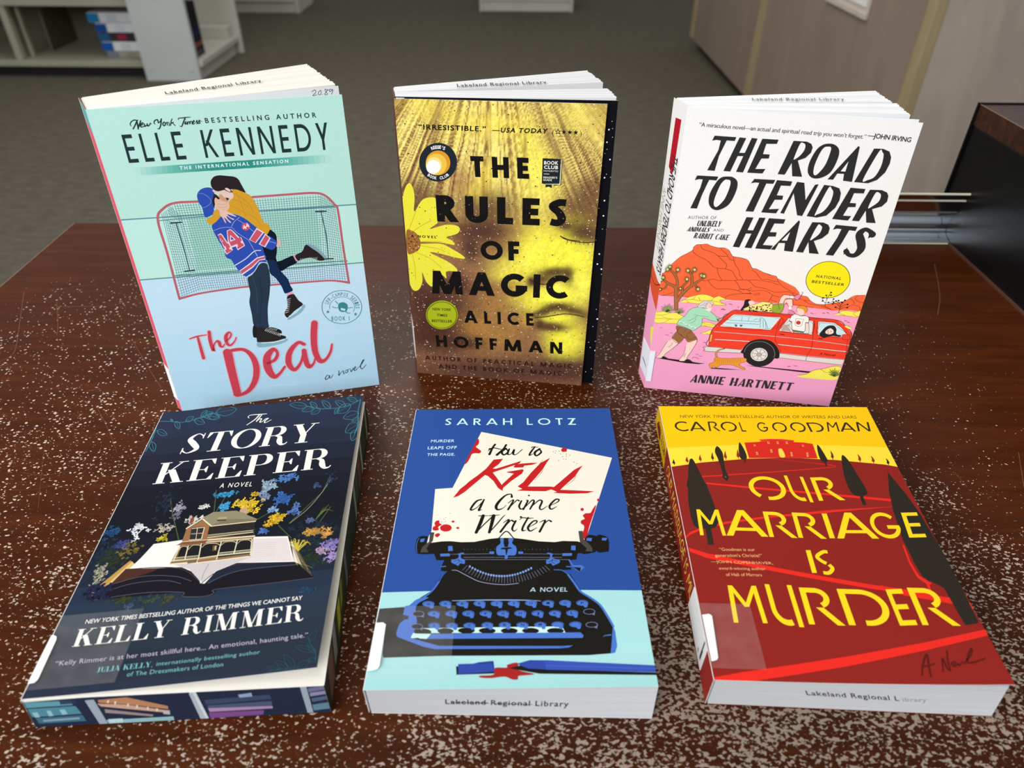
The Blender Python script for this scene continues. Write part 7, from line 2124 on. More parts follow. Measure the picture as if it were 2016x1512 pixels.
["V","8aa04a",[1303,268,4.3,1303,297,4.2,1303,315,0.6]],
["V","263a18",[1303,268,9.7,1311,298,9.1,1320,328,0.6]],
["V","8aa04a",[1303,268,4.3,1311,298,4.2,1316,316,0.6]],
["V","263a18",[1303,268,9.7,1321,294,9.1,1339,321,0.6]],
["V","8aa04a",[1303,268,4.3,1321,294,4.2,1332,310,0.6]],
["V","263a18",[1303,268,9.7,1324,282,9.1,1345,296,0.6]],
["V","8aa04a",[1303,268,4.3,1324,282,4.2,1337,290,0.6]],
["L","8a3c5a",3.9,[[480,771,500,767],[540,752,548,753],[435,722,462,722],[362,444,378,446],[970,314,990,315],[1010,323,1032,324],[1021,757,1037,753],[1097,765,1110,766],[1121,774,1136,768],[1249,722,1265,722],[1270,712,1283,713]]],
["S","f5e85c",[1261,679,1274,687,1315,669,1291,663]],
["L","5c2418",2.1,[1261,679,1274,687,1315,669]],
["L","8a3c5a",3.0,[[46,533,60,534],[119,498,137,498],[90,479,110,477],[361,445,379,446],[323,339,343,339],[349,327,371,327],[304,302,323,314,353,303],[435,723,447,729,464,720]]],
["T","34302f","flare","ANNIE HARTNETT",[321,92,720,14,7,71],0,0.1],
["P","2c2b2b",[[185,1887,313,1887,307,1864,260,1864,232,1770,222,1676,177,1676,222,1803,226,1861,199,1863,175,1857],[332,1887,371,1886,316,1679,275,1679],[403,1889,437,1888,393,1679,351,1680],[327,1795,409,1800,401,1780,321,1775],[465,1889,559,1890,554,1865,494,1861,487,1799,527,1800,527,1775,484,1772,461,1706,521,1711,509,1682,418,1680],[122,1639,251,1642,243,1617,199,1617,171,1516,155,1427,114,1426,154,1564,160,1617,137,1617,112,1609],[469,1645,594,1648,586,1623,545,1622,524,1522,505,1436,457,1435,490,1564,503,1623,478,1623,454,1616],[604,1648,695,1647,691,1618,634,1616,623,1553,662,1554,662,1528,617,1524,595,1460,656,1468,644,1437,554,1436],[471,1397,514,1398,466,1188,425,1189],[550,1401,588,1402,543,1190,500,1190],[465,1309,555,1314,548,1291,459,1285],[609,1402,710,1403,705,1373,649,1370,634,1310,676,1312,676,1283,631,1279,609,1219,673,1220,662,1192,567,1190],[792,1404,800,1395,804,1189,749,1191,743,1244,705,1242,691,1192,665,1192]]],
["S","2c2b2b",[297,1646,339,1645,372,1617,374,1555,347,1471,294,1430,250,1434,222,1470,219,1533,245,1606,269,1637]],
["S","f0eeea",[309,1627,329,1620,331,1578,315,1505,285,1457,265,1448,253,1472,256,1518,273,1591,293,1623]],
["P","f0eeea",[757,1321,751,1262,718,1260]],
["P","2c2b2b",[[646,1890,722,1891,750,1880,763,1860,761,1828,737,1795,697,1776,745,1680,687,1679,665,1759,641,1685,599,1685,622,1782],[1017,1887,1026,1881,1039,1672,986,1675,981,1717,942,1716,928,1677,895,1676],[1108,1879,1158,1881,1197,1868,1216,1836,1220,1799,1210,1744,1177,1695,1132,1671,1051,1672],[724,1647,767,1644,800,1537,832,1638,852,1642,804,1433,773,1436,720,1575,692,1439,669,1442],[885,1641,939,1638,978,1627,995,1597,998,1553,986,1503,946,1448,892,1431,831,1435,853,1523],[1041,1636,1128,1635,1126,1607,1070,1604,1062,1541,1099,1542,1102,1518,1060,1514,1044,1457,1093,1458,1081,1428,986,1430],[1155,1633,1222,1636,1256,1624,1270,1603,1273,1568,1252,1535,1201,1513,1247,1426,1192,1424,1168,1501,1147,1429,1105,1429,1129,1538],[875,1399,942,1402,974,1390,988,1369,988,1333,959,1297,914,1274,966,1189,906,1189,883,1266,868,1189,824,1191,846,1291],[1019,1394,1149,1392,1144,1364,1106,1366,1084,1275,1056,1186,1009,1187,1049,1310,1059,1369,1034,1370,1009,1361]]],
["S","2c2b2b",[838,1887,882,1885,916,1855,921,1797,901,1720,854,1682,806,1678,772,1709,766,1768,783,1836,806,1871]],
["S","f0eeea",[[846,1870,867,1866,869,1826,859,1759,832,1706,814,1696,803,1716,801,1763,813,1830,828,1863],[687,1875,707,1880,720,1866,718,1835,701,1804,678,1782,672,1790],[1140,1863,1160,1861,1172,1840,1176,1779,1159,1715,1126,1691,1098,1691],[914,1621,935,1619,950,1595,948,1533,924,1477,891,1452,878,1455],[1192,1614,1216,1616,1228,1599,1225,1564,1199,1533,1176,1520],[912,1380,930,1382,942,1366,936,1328,913,1296,890,1281]]],
["P","f0eeea",[986,1792,985,1731,958,1731]],
["V","2c2b2b",[1250,1349,41,1230,1369,27,1197,1378,28,1174,1345,44,1196,1296,51,1209,1249,48,1188,1204,33,1151,1200,26,1125,1224,33]],
["P","2c2b2b",[[1258,1371,1261,1347,1231,1321,1230,1355],[1114,1199,1124,1251,1144,1216]]],
["T","34322f","sans","“A miraculous novel—an actual and spiritual road trip you won’t forget.”",[83,1934,961,-3,1,24],0.0,0.95],
["T","34322f","sans","—JOHN IRVING",[1052,1939,243,-10,0,28],0.02,0.95],
["T","34322f","sans","AUTHOR OF",[109,1354,178,12,1,21],-0.01,1.15],
["T","34322f","flare","UNLIKELY",[171,1310,149,9,8,38],0,0.08],
["T","34322f","flare","ANIMALS",[114,1269,142,7,10,32],0,0.08],
["T","34322f","flare","RABBIT CAKE",[165,1226,218,5,9,38],0,0.08],
["T","34322f","sans","AND",[282,1284,63,4,1,17],-0.01,1.15]]
ART['hearts_spine'] = [
["P","b51226",[102,64,410,60,441,132,379,149,92,153]],
["P","f3a3c4",[1270,0,2049,0,2049,213,1363,213,1311,106]],
["P","e2552e",[1117,0,1147,64,1178,149,1178,213,1383,213,1352,128,1311,43,1270,0]],
["L","5c2418",6,[1178,211,1229,106,1209,4]],
["P","f5e85c",[1506,213,1557,149,1619,170,1680,213]],
["T","2c2b2b","sans","THE ROAD TO TENDER HEARTS",[307,89,809,4,12,98],0.02,0.95],
["T","a9a58e","sans","ANNIE HARTNETT",[553,13,430,0,8,60],0.0,0.9]]
ART['hearts_top'] = [
["T","6a6a68","sans","Lakeland Regional Library",[438,78,568,-51,16,50],0.008,1.15]]
ART['keeper_tail'] = [
["P","232a40",[5,228,1395,250,1358,-29,-11,-6]],
["P","5f97a6",[5,188,207,187,210,154,4,147]],
["P","4f8795",[6,140,219,145,230,86,7,78]],
["P","8fb9c2",[[17,112,41,112,42,75,20,74],[83,120,101,121,104,80,83,78],[141,124,165,125,169,89,144,85]]],
["P","3f6a7c",[20,69,231,75,235,29,23,27]],
["P","7fa0ac",[47,53,211,60,211,45,47,39]],
["P","9aa6b0",[270,182,311,187,325,-15,288,-16]],
["P","c9d2d4",[739,208,768,213,782,1,744,0]],
["P","aab4bc",[736,195,753,200,769,-2,744,-2]],
["P","9aa6b0",[1237,211,1266,213,1264,2,1237,4]],
["P","b5805c",[326,181,457,191,622,111,618,87,443,140,328,161]],
["P","c9a08a",[318,155,442,137,592,85,610,60,328,133]],
["P","9a8684",[339,111,542,51,535,38,335,84]],
["P","b9b0ae",[591,83,622,77,616,45,588,52]],
["P","8fb6bc",[324,28,627,30,625,1,328,-1]],
["P","b9d4d6",[334,34,399,34,396,7,334,3]],
["P","3c4660",[793,142,1091,159,1093,124,793,107]],
["P","4b5570",[796,100,1090,110,1087,71,797,72]],
["P","a987ac",[795,79,1087,71,1086,53,797,50]],
["P","7a4a86",[791,44,1044,43,1033,8,790,1]],
["P","8d9fb8",[950,170,1013,179,1012,151,953,147]],
["P","6d6f92",[1270,192,1355,206,1355,178,1269,162]],
["P","8f86a6",[1272,157,1353,169,1353,144,1272,130]],
["P","4f6078",[1273,115,1351,130,1350,102,1273,87]],
["P","5f8090",[1269,66,1355,80,1351,30,1269,20]],
["Z","e6cfb4",7.2,[373,177,365,155,402,166,394,143,453,145,445,122,489,130,482,107,533,112,526,89,570,97,563,74]],
["Z","2c3850",3.6,[161,191,160,161,165,191,164,161,169,191,168,162,173,192,172,162,177,192,176,162,181,192,180,162,185,192,184,162,189,192,188,163,193,193,192,163,197,193,196,163,201,193,200,163,205,193,204,163,209,193,208,164,213,194,212,164,217,194,217,164,221,194,221,164,225,194,225,164,229,194,229,165]],
["P","dfe3d4",[-1,207,1354,223,1351,205,750,205,333,208,5,190]]]
ART['keeper_fore'] = [
["P","6a4a3c",[41,20,167,20,230,184,104,184]],
["P","7a7a78",[209,40,293,40,356,194,272,194]],
["P","3c4020",[335,30,629,30,692,184,398,184]],
["P","9a9a2c",[377,61,461,61,524,173,440,173]],
["P","7c8028",[503,81,566,81,629,184,566,184]],
["P","5d6464",[692,20,755,20,818,184,755,184]],
["P","26302a",[839,40,1154,40,1217,184,902,184]],
["P","77806c",[1196,10,1259,10,1322,194,1259,194]],
["P","3a4438",[1301,40,1385,40,1448,184,1364,184]],
["P","5a4030",[1427,20,1553,20,1616,194,1490,194]],
["P","8a9080",[1595,10,1658,10,1721,194,1658,194]],
["P","2c3830",[1721,40,1889,40,1952,184,1784,184]],
["P","7d846e",[1931,10,1994,10,2057,194,1994,194]]]
ART['keeper_spine'] = [
]
ART['magic_front'] = [
["B","e8d860",[871,1555,148,276,0.04,0.75,2]],
["B","e8d860",[1113,1984,177,115,-0.31,0.75,2]],
["B","f0e052",[899,1637,100,210,0.29,0.8,2]],
["B","f0e052",[808,1850,52,98,0.03,0.8,2]],
["B","553629",[1172,1379,183,119,-0.14,0.85,3]],
["B","553629",[1223,1530,138,115,0.04,0.85,3]],
["B","553629",[553,1392,210,147,0.05,0.85,3]],
["B","553629",[101,1396,198,194,0.05,0.85,3]],
["B","8a4a34",[387,1568,95,107,0.04,0.7,2]],
["B","e9cf4a",[234,1996,170,92,-0.32,0.65,2]],
["B","e9cf4a",[596,1918,247,90,0.03,0.65,2]],
["B","e9cf4a",[563,1600,71,106,0.04,0.65,2]],
["B","e9cf4a",[481,1490,48,67,0.04,0.65,2]],
["B","6e4a34",[244,1900,30,206,-0.25,0.75,2]],
["B","6e4a34",[992,1780,24,333,0.46,0.75,2]],
["B","6e4a34",[1038,1901,16,229,0.45,0.75,2]],
["B","6e4a34",[480,1414,11,112,-0.05,0.75,2]],
["B","6e4a34",[801,1804,12,123,0.03,0.75,2]],
["B","c9ad52",[1210,1965,87,117,0.03,0.6,2]],
["B","e9e03e",[1026,1055,266,231,-0.32,0.95,3]],
["B","e9e03e",[986,715,247,115,0.07,0.95,3]],
["B","e9e03e",[1130,402,162,197,0.08,0.95,3]],
["B","e9e03e",[1153,1062,141,232,0.06,0.95,3]],
["B","efe64a",[852,1027,96,235,-0.32,0.85,2]],
["B","efe64a",[740,949,137,82,-0.13,0.85,2]],
["B","efe64a",[1042,757,180,66,0.07,0.85,2]],
["B","4c3028",[515,1215,213,94,0.05,0.95,3]],
["B","4c3028",[1202,1243,147,87,-0.17,0.95,3]],
["B","4c3028",[1076,1286,53,33,0.05,0.95,3]],
["B","4c3028",[448,1082,73,97,0.06,0.95,3]],
["B","d8cc48",[1256,1145,70,21,-0.13,0.6,2]],
["B","4e3129",[255,585,286,245,0.07,0.92,3]],
["B","4e3129",[199,336,268,171,0.08,0.92,3]],
["B","4e3129",[115,712,137,108,0.07,0.92,3]],
["B","4e3129",[626,72,805,134,0.09,0.92,3]],
["B","4e3129",[1164,132,264,97,0.09,0.92,3]],
["B","a87a38",[626,612,204,201,-0.33,0.55,2]],
["B","a87a38",[626,381,262,146,0.08,0.55,2]],
["B","a87a38",[717,865,131,111,0.06,0.55,2]],
["B","e2d648",[692,900,123,55,0.06,0.7,2]],
["B","452920",[1024,938,144,50,0.18,0.95,3]],
["B","452920",[1122,919,45,72,0.06,0.95,3]],
["B","452920",[963,872,105,40,-0.09,0.95,3]],
["B","452920",[869,857,40,42,0.07,0.95,3]],
["B","6d4028",[1012,861,97,40,0.07,0.7,2]],
["B","f0e850",[1047,822,73,55,0.07,0.9,2]],
["B","f0e850",[1231,862,64,148,0.07,0.9,2]],
["B","452920",[1063,671,124,44,0.07,0.95,3]],
["B","452920",[957,617,95,39,0.5,0.95,3]],
["B","452920",[1191,634,101,38,-0.25,0.95,3]],
["B","452920",[904,564,28,49,0.08,0.95,3]],
["B","efe840",[1068,577,126,33,0.16,0.95,2]],
["B","4c2e24",[1030,500,144,46,-0.0,0.95,3]],
["B","4c2e24",[935,522,42,43,0.08,0.95,3]],
["B","dcae3a",[849,540,51,49,0.08,0.5,2]],
["L","4a2e22",7.2,[1050,1211,1082,1191,1145,1178,1216,1173,1285,1181]],
["L","4a2e22",4.8,[1066,1203,1114,1187,1176,1184]],
["V","5a3a2a",[[1098,1183,4.8,1096,1166,3.2,1091,1152,0.8],[1125,1182,4.8,1124,1165,3.2,1121,1152,0.8],[1151,1181,4.8,1153,1164,3.2,1150,1152,0.8],[1178,1180,4.8,1181,1163,3.2,1180,1152,0.8],[1204,1179,4.8,1209,1162,3.2,1210,1152,0.8],[1231,1178,4.7,1237,1161,3.2,1239,1152,0.8],[1257,1177,4.7,1265,1160,3.2,1269,1152,0.8]]],
["L","4f3024",8.1,[904,570,967,581,1051,603,1117,618,1184,615,1252,603]],
["L","4f3024",10,[857,875,898,854,956,844,1004,861,1036,886]],
["B","46291f",[134,596,209,131,0.07,0.85,3]],
["B","46291f",[122,392,214,159,0.08,0.85,3]],
["B","46291f",[341,803,101,85,0.07,0.85,3]],
["B","46291f",[395,310,152,63,0.08,0.85,3]],
["B","c08a3a",[452,480,104,81,0.08,0.35,2]],
["S","e9e03c",[[-1,1409,28,1504,58,1530,77,1489,81,1422,71,1330,128,1415,187,1439,227,1420,211,1280,132,1223,-22,1207],[3,1383,75,1336,181,1374,232,1302,222,1260,171,1215,277,1250,349,1250,376,1226,355,1190,281,1161,321,1137,332,1107,239,1119,108,1116,99,1102,238,1110,318,1075,382,1035,404,1009,349,1010,235,1035,161,1040,273,983,330,942,345,906,270,901,267,846,235,871,175,849,162,773,121,808,97,881,92,806,66,747,31,730,7,762,-2,856]]],
["L","c7b21e",4.4,[[56,1192,116,1237,183,1275],[83,1115,182,1125,247,1124],[90,1089,220,1070,300,1039],[65,1034,158,995,237,927],[36,1023,46,933,46,822],[24,1198,54,1268,83,1337]]],
["S","9a6430",[7,1189,48,1195,83,1167,100,1116,88,1062,44,1028,3,1030]],
["D","5a3420",[20,1137,5.4,38,1112,5.4,60,1131,5.4,65,1087,5.4,23,1076,5.4,47,1060,5.5,16,1098,5.4,46,1156,5.4,75,1114,5.4]],
["D","d8a04c",[33,1156,4.5,54,1100,4.5,33,1050,4.6,68,1070,4.5,65,1149,4.5]],
["Q","f2e6c8",[900,2.6,3]],
["Q","4a3020",[380,3.2,4]],
["Q","f0c880",[1100,2.0,5]],
["T","14110f","sans","“IRRESISTIBLE.”",[139,1879,419,-1,1,32],0.03,1.2],
["T","14110f","sans","—USA TODAY",[594,1875,338,3,6,30],0.03,1.2],
["T","14110f","sans","(",[964,1870,10,0,-1,30],0,1.0],
["T","14110f","sans",")",[1131,1871,10,0,-2,29],0,1.0],
["K","14110f",3.6,[996,1907,1001,1896,1013,1896,1004,1889,1008,1878,998,1884,988,1877,991,1888,981,1895,993,1896,996,1907]],
["P","14110f",[[1032,1906,1037,1895,1049,1895,1039,1888,1044,1877,1033,1883,1024,1877,1027,1888,1016,1894,1029,1895],[1068,1906,1072,1895,1085,1895,1075,1888,1080,1877,1069,1883,1059,1876,1062,1887,1052,1894,1064,1895],[1103,1905,1108,1895,1120,1895,1111,1887,1115,1876,1105,1883,1095,1876,1098,1887,1088,1894,1100,1894]]],
["T","14110f","geo","THE",[462,1589,370,1,-6,135],0.245,0.36],
["T","14110f","geo","RULES",[224,1272,856,7,-2,186],0.25,0.27],
["T","14110f","geo","OF",[516,1007,267,7,-6,142],0.245,0.24],
["T","14110f","geo","MAGIC",[159,717,970,22,0,184],0.25,0.22],
["T","14110f","geo","ALICE",[384,489,512,12,-4,104],0.23,0.46],
["T","14110f","geo","HOFFMAN",[167,260,949,13,-5,103],0.23,0.46],
["T","2c1a14","geo","AUTHOR OF PRACTICAL MAGIC",[70,132,1129,20,-1,39],0.2,0.36],
["T","2c1a14","geo","AND THE BOOK OF MAGIC",[171,60,954,17,-2,40],0.2,0.36],
["T","3a2a18","geo","A NOVEL",[33,1147,178,1,0,19],0.22,0.34],
["Q","efe0c0",[260,1.8,6]],
["Q","3c2b20",[260,1.8,7]],
["E","20262e",[250,1674,122,5,-7,-126]],
["E","d9962a",[250,1671,79,3,-4,-80]],
["E","eac04a",[238,1661,68,3,-4,-70]],
["E","f4dc8c",[224,1655,49,2,-3,-53]],
["E","fffef4",[218,1643,45,2,-3,-45]],
["T","f2f0ea","sans","R",[215,1752,12,5,-7,19],0.03,1.0],
["T","f2f0ea","sans","E",[226,1757,12,4,-4,20],0.03,1.0],
["T","f2f0ea","sans","E",[238,1760,13,2,-1,21],0.03,1.0],
["T","f2f0ea","sans","S",[250,1762,13,0,1,21],0.03,1.0],
["T","f2f0ea","sans","E",[261,1763,12,-1,4,21],0.03,1.0],
["T","f2f0ea","sans","'",[277,1760,4,-1,7,20],0.03,1.0],
["T","f2f0ea","sans","S",[284,1759,11,-5,9,20],0.03,1.0],
["T","f2f0ea","sans","B",[175,1585,11,-8,12,16],0.03,1.0],
["T","f2f0ea","sans","O",[189,1575,12,-6,10,18],0.03,1.0],
["T","f2f0ea","sans","O",[204,1568,13,-4,7,19],0.03,1.0],
["T","f2f0ea","sans","K",[221,1563,13,-1,4,20],0.03,1.0],
["T","f2f0ea","sans","C",[257,1563,14,3,-2,19],0.03,1.0],
["T","f2f0ea","sans","L",[275,1567,13,5,-5,18],0.03,1.0],
["T","f2f0ea","sans","U",[292,1574,12,7,-8,17],0.03,1.0],
["T","f2f0ea","sans","B",[308,1584,11,9,-11,15],0.03,1.0],
["P","1f262b",[911,1726,1023,1725,1024,1570,1012,1558,976,1559,977,1536,956,1545,936,1538,937,1560,912,1564]],
["P","e9e6c8",[1028,1720,1031,1721,1029,1561,934,1559,934,1562,1024,1566]],
["P","1f262b",[1032,1721,1035,1719,1034,1558,989,1553,989,1558,1029,1559]],
["T","ece9dc","sans","BOOK",[921,1687,89,1,0,22],0.03,1.1],
["T","ece9dc","sans","CLUB",[922,1659,88,1,0,22],0.03,1.1],
["T","ece9dc","sans","FAVORITES",[921,1641,90,1,0,10],0.0,1.1],
["T","ece9dc","sans","READER'S",[921,1598,87,1,0,12],0.02,1.1],
["T","ece9dc","sans","GUIDE",[920,1582,55,0,0,12],0.02,1.1],
["Z","ece9dc",3.1,[922,1627,957,1627]],
["E","a9b31c",[220,541,119,9,-6,-123]],
["C","3d4a14",5.0,[331,549,325,514,308,481,282,454,250,435,215,427,180,430,149,444,126,467,112,498,109,532,116,568,134,600,160,626,191,644,226,652,259,649,289,636,313,613,327,583]],
["T","26301a","sans","NEW YORK",[152,576,139,4,0,22],0.025,1.05],
["T","26301a","sans","TIMES",[183,528,77,2,0,22],0.025,1.05],
["T","26301a","sans","BESTSELLER",[142,476,154,6,0,22],0.025,1.05]]
ART['magic_leaf'] = [
["D","e6e6ea",[1288,1395,2.6,1295,365,3.2,1210,1146,2.8,1330,1903,2.3,1342,922,2.9,1204,1382,2.6,1349,1250,2.7,1307,1777,2.4,1208,1851,2.4,1387,236,3.3,1380,586,3.1,1329,645,3.0,1202,1542,2.5,1389,694,3.0,1239,1889,2.3,1227,1686,2.5,1315,501,3.1,1309,321,3.2,1323,1945,2.3,1285,1172,2.7,1203,1298,2.7,1334,1851,2.3,1278,1835,2.4,1400,305,3.2,1190,2016,2.3,1232,1073,2.8,1163,1893,2.4,1386,241,3.3,1281,1350,2.6,1283,1881,2.3,1281,1751,2.4,1420,152,3.3,1227,1043,2.8,1284,1789,2.4,1348,57,3.4,1354,1837,2.3,1441,172,3.3,1276,931,2.9,1202,1406,2.6,1365,977,2.8,1306,1893,2.3,1342,377,3.2,1322,1253,2.7,1376,78,3.4,1261,2000,2.3,1349,1480,2.5,1259,1680,2.5,1277,1484,2.6,1248,890,2.9,1271,558,3.1,1256,561,3.1,1376,1165,2.7,1317,1621,2.5,1351,1304,2.6,1331,131,3.4,1275,1395,2.6,1365,1405,2.6,1297,1751,2.4,1344,1602,2.5,1291,100,3.4]],
["D","f2f2f4",[1303,1820,5.0,1331,1714,5.1,1321,1345,5.6,1309,998,6.0,1319,1448,5.4,1309,1896,4.9,1316,1073,5.9,1375,517,6.6,1348,297,6.9,1307,1598,5.3,1342,566,6.5,1339,961,6.0]]]
ART['magic_top'] = [
["T","34343a","sans","Lakeland Regional Library",[405,16,577,-15,6,70],0.012,1.15]]

# ------------------------------------------------------------------ the room
def room():
    mb = MB()
    mb.face([(-7, -3, -0.72), (7, -3, -0.72), (7, 10, -0.72), (-7, 10, -0.72)], 'carpet_loop')
    o = mb.build('floor', loc=(0, 0, -0.72))
    struct(o)


room()


# ------------------------------------------------------------------ the display unit the books stand on
TX0, TX1, TY0, TY1 = -0.471, 0.452, -0.24, 0.7235


def bump(x, y, cx, cy, rx, ry):
    return math.exp(-((x - cx) / rx) ** 2 - ((y - cy) / ry) ** 2)


def wear_shade_at(x, y):
    """how worn the lacquer is: bare lacquer at the far and right edges, worn through near the middle and front, where shade is painted too"""
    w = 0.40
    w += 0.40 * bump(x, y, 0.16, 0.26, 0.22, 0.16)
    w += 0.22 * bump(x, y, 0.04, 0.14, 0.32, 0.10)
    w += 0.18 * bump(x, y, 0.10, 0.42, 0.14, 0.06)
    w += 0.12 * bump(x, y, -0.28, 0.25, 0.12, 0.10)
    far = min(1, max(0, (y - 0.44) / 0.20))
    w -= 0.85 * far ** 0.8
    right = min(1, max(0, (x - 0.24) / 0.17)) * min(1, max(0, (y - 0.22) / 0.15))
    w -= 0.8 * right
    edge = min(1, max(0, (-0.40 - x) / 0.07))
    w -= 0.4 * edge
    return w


def chips_at(x, y):
    c = 0.26 + 0.16 * bump(x, y, -0.30, 0.35, 0.2, 0.14) + 0.12 * bump(x, y, 0.0, 0.5, 0.3, 0.06)
    c -= 0.9 * min(1, max(0, (y - 0.56) / 0.13)) ** 1.3
    c -= 0.55 * min(1, max(0, (x - 0.26) / 0.16)) * min(1, max(0, (y - 0.18) / 0.2))
    c -= 0.5 * min(1, max(0, (-0.42 - x) / 0.05))
    return c


def display_unit():
    t = thing('display_table', 'low reddish brown display table with flecked worn lacquer under the six books', 'table', (0, 0.25, -0.72))
    top = MB()
    nx, ny = 70, 74
    for i in range(nx):
        for j in range(ny):
            x0, x1 = TX0 + (TX1 - TX0) * i / nx, TX0 + (TX1 - TX0) * (i + 1) / nx
            y0, y1 = TY0 + (TY1 - TY0) * j / ny, TY0 + (TY1 - TY0) * (j + 1) / ny
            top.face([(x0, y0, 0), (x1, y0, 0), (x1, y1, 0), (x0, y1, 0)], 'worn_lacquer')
    ngrid = len(top.f)
    for a, b in (((TX0, TY0), (TX1, TY0)), ((TX1, TY0), (TX1, TY1)), ((TX1, TY1), (TX0, TY1)), ((TX0, TY1), (TX0, TY0))):
        top.face([(*a, -0.02), (*b, -0.02), (*b, 0), (*a, 0)], 'mahogany_edge')
    top.face([(TX0, TY0, -0.02), (TX0, TY1, -0.02), (TX1, TY1, -0.02), (TX1, TY0, -0.02)], 'mahogany_edge')
    # scratches in the lacquer
    sh = Sheet([(TX0, TY0, 0), (TX1, TY0, 0), (TX1, TY1, 0), (TX0, TY1, 0)], (TX1 - TX0) * 1e4, (TY1 - TY0) * 1e4, 'printed_paper')
    sh.h = 1.5e-5
    sh.paint(SCRATCHES)
    top.v_off = len(top.v)
    for f, m, c in zip(sh.mb.f, sh.mb.m, sh.mb.c):
        top.face([sh.mb.v[k] for k in f], m, c)
    o = top.build('tabletop', t)
    at = o.data.attributes.new('wear_shade', 'FLOAT', 'POINT')
    vals = [wear_shade_at(v.co.x + o['at'][0], v.co.y + o['at'][1]) for v in o.data.vertices]
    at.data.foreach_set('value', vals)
    at = o.data.attributes.new('chips', 'FLOAT', 'POINT')
    at.data.foreach_set('value', [chips_at(v.co.x + o['at'][0], v.co.y + o['at'][1]) for v in o.data.vertices])
    rim = MB()
    rim.box((TX0 - 0.0009, TY0, -0.02), (TX0, TY1, 0.0002), 'worn_rim')
    rim.build('edge_band', t)
    body = MB()
    body.box((TX0 + 0.02, TY0 + 0.02, -0.72), (TX1 + 0.25, TY1 - 0.005, -0.02), 'mahogany_edge')
    body.build('cabinet_body', t)
    # raised tier at the right: black side, brown top board
    side = MB()
    side.box((0.452, TY0, -0.02), (0.470, 0.7240, 0.1105), 'black_panel')
    side.build('tier_side_panel', t, bevel=0.0008)
    bead = MB()
    bead.box((0.4495, TY0, 0.0), (0.452, 0.689, 0.0016), 'tier_bead')
    bead.build('tier_bead', t)
    board = MB()
    board.box((0.4517, TY0, 0.1105), (0.74, 0.7250, 0.1305), 'mahogany_edge')
    board.build('tier_top_board', t, bevel=0.0006)
    rim2 = MB()
    rim2.box((0.4514, TY0, 0.1301), (0.4520, 0.7246, 0.1307), 'worn_rim')
    rim2.build('tier_edge_line', t)
    back = MB()
    back.box((0.4497, 0.7250, -0.02), (0.74, 0.7272, 0.1318), 'black_panel')
    back.build('tier_back_panel', t)
    # bright metal label rail along the far edge
    rail = MB()
    prof = [(0.6890, 0.0004), (0.6900, 0.0022), (0.6950, 0.0040), (0.7005, 0.0062), (0.7035, 0.0085), (0.7046, 0.0115), (0.7040, 0.0150), (0.7020, 0.0195),
            (0.6985, 0.0260), (0.6953, 0.0330), (0.6915, 0.0420), (0.6885, 0.0500), (0.6878, 0.0535), (0.6874, 0.0550)]
    x0, x1 = 0.20, 0.4516
    for (ya, za), (yb, zb) in zip(prof, prof[1:]):
        rail.face([(x0, ya, za), (x1, ya, za), (x1, yb, zb), (x0, yb, zb)], 'polished_metal')
        rail.face([(x0, yb + 0.0012, zb), (x1, yb + 0.0012, zb), (x1, ya + 0.0012, za), (x0, ya + 0.0012, za)], 'polished_metal')
    for q in ((0.6868, 0.0548, 0.0012), (0.6890, 0.0468, 0.0006), (0.6952, 0.0318, 0.0004), (0.7030, 0.0085, 0.0009), (0.6884, 0.0009, 0.0007)):
        y, z, r = q
        n = 8
        ring = [(y + r * math.cos(a * 2 * math.pi / n), z + r * math.sin(a * 2 * math.pi / n)) for a in range(n)]
        for a in range(n):
            b = (a + 1) % n
            rail.face([(x0, *ring[a]), (x0, *ring[b]), (x1, *ring[b]), (x1, *ring[a])], 'rail_glint' if z > 0.04 or z < 0.002 else 'polished_metal')
    o = rail.build('label_rail', t, weld=True)
    o['label'] = 'polished metal label rail along the far edge'
    for p in o.data.polygons:
        p.use_smooth = True


plain('worn_rim', '8a6a52', 0.5)
plain('tier_bead', '5b3a2e', 0.4)
display_unit()


# ------------------------------------------------------------------ books
def sheet(name, mat):
    d = SHEETS[name]
    return Sheet(d[0], d[1], d[2], mat, *(d[3] if len(d) > 3 else ()))


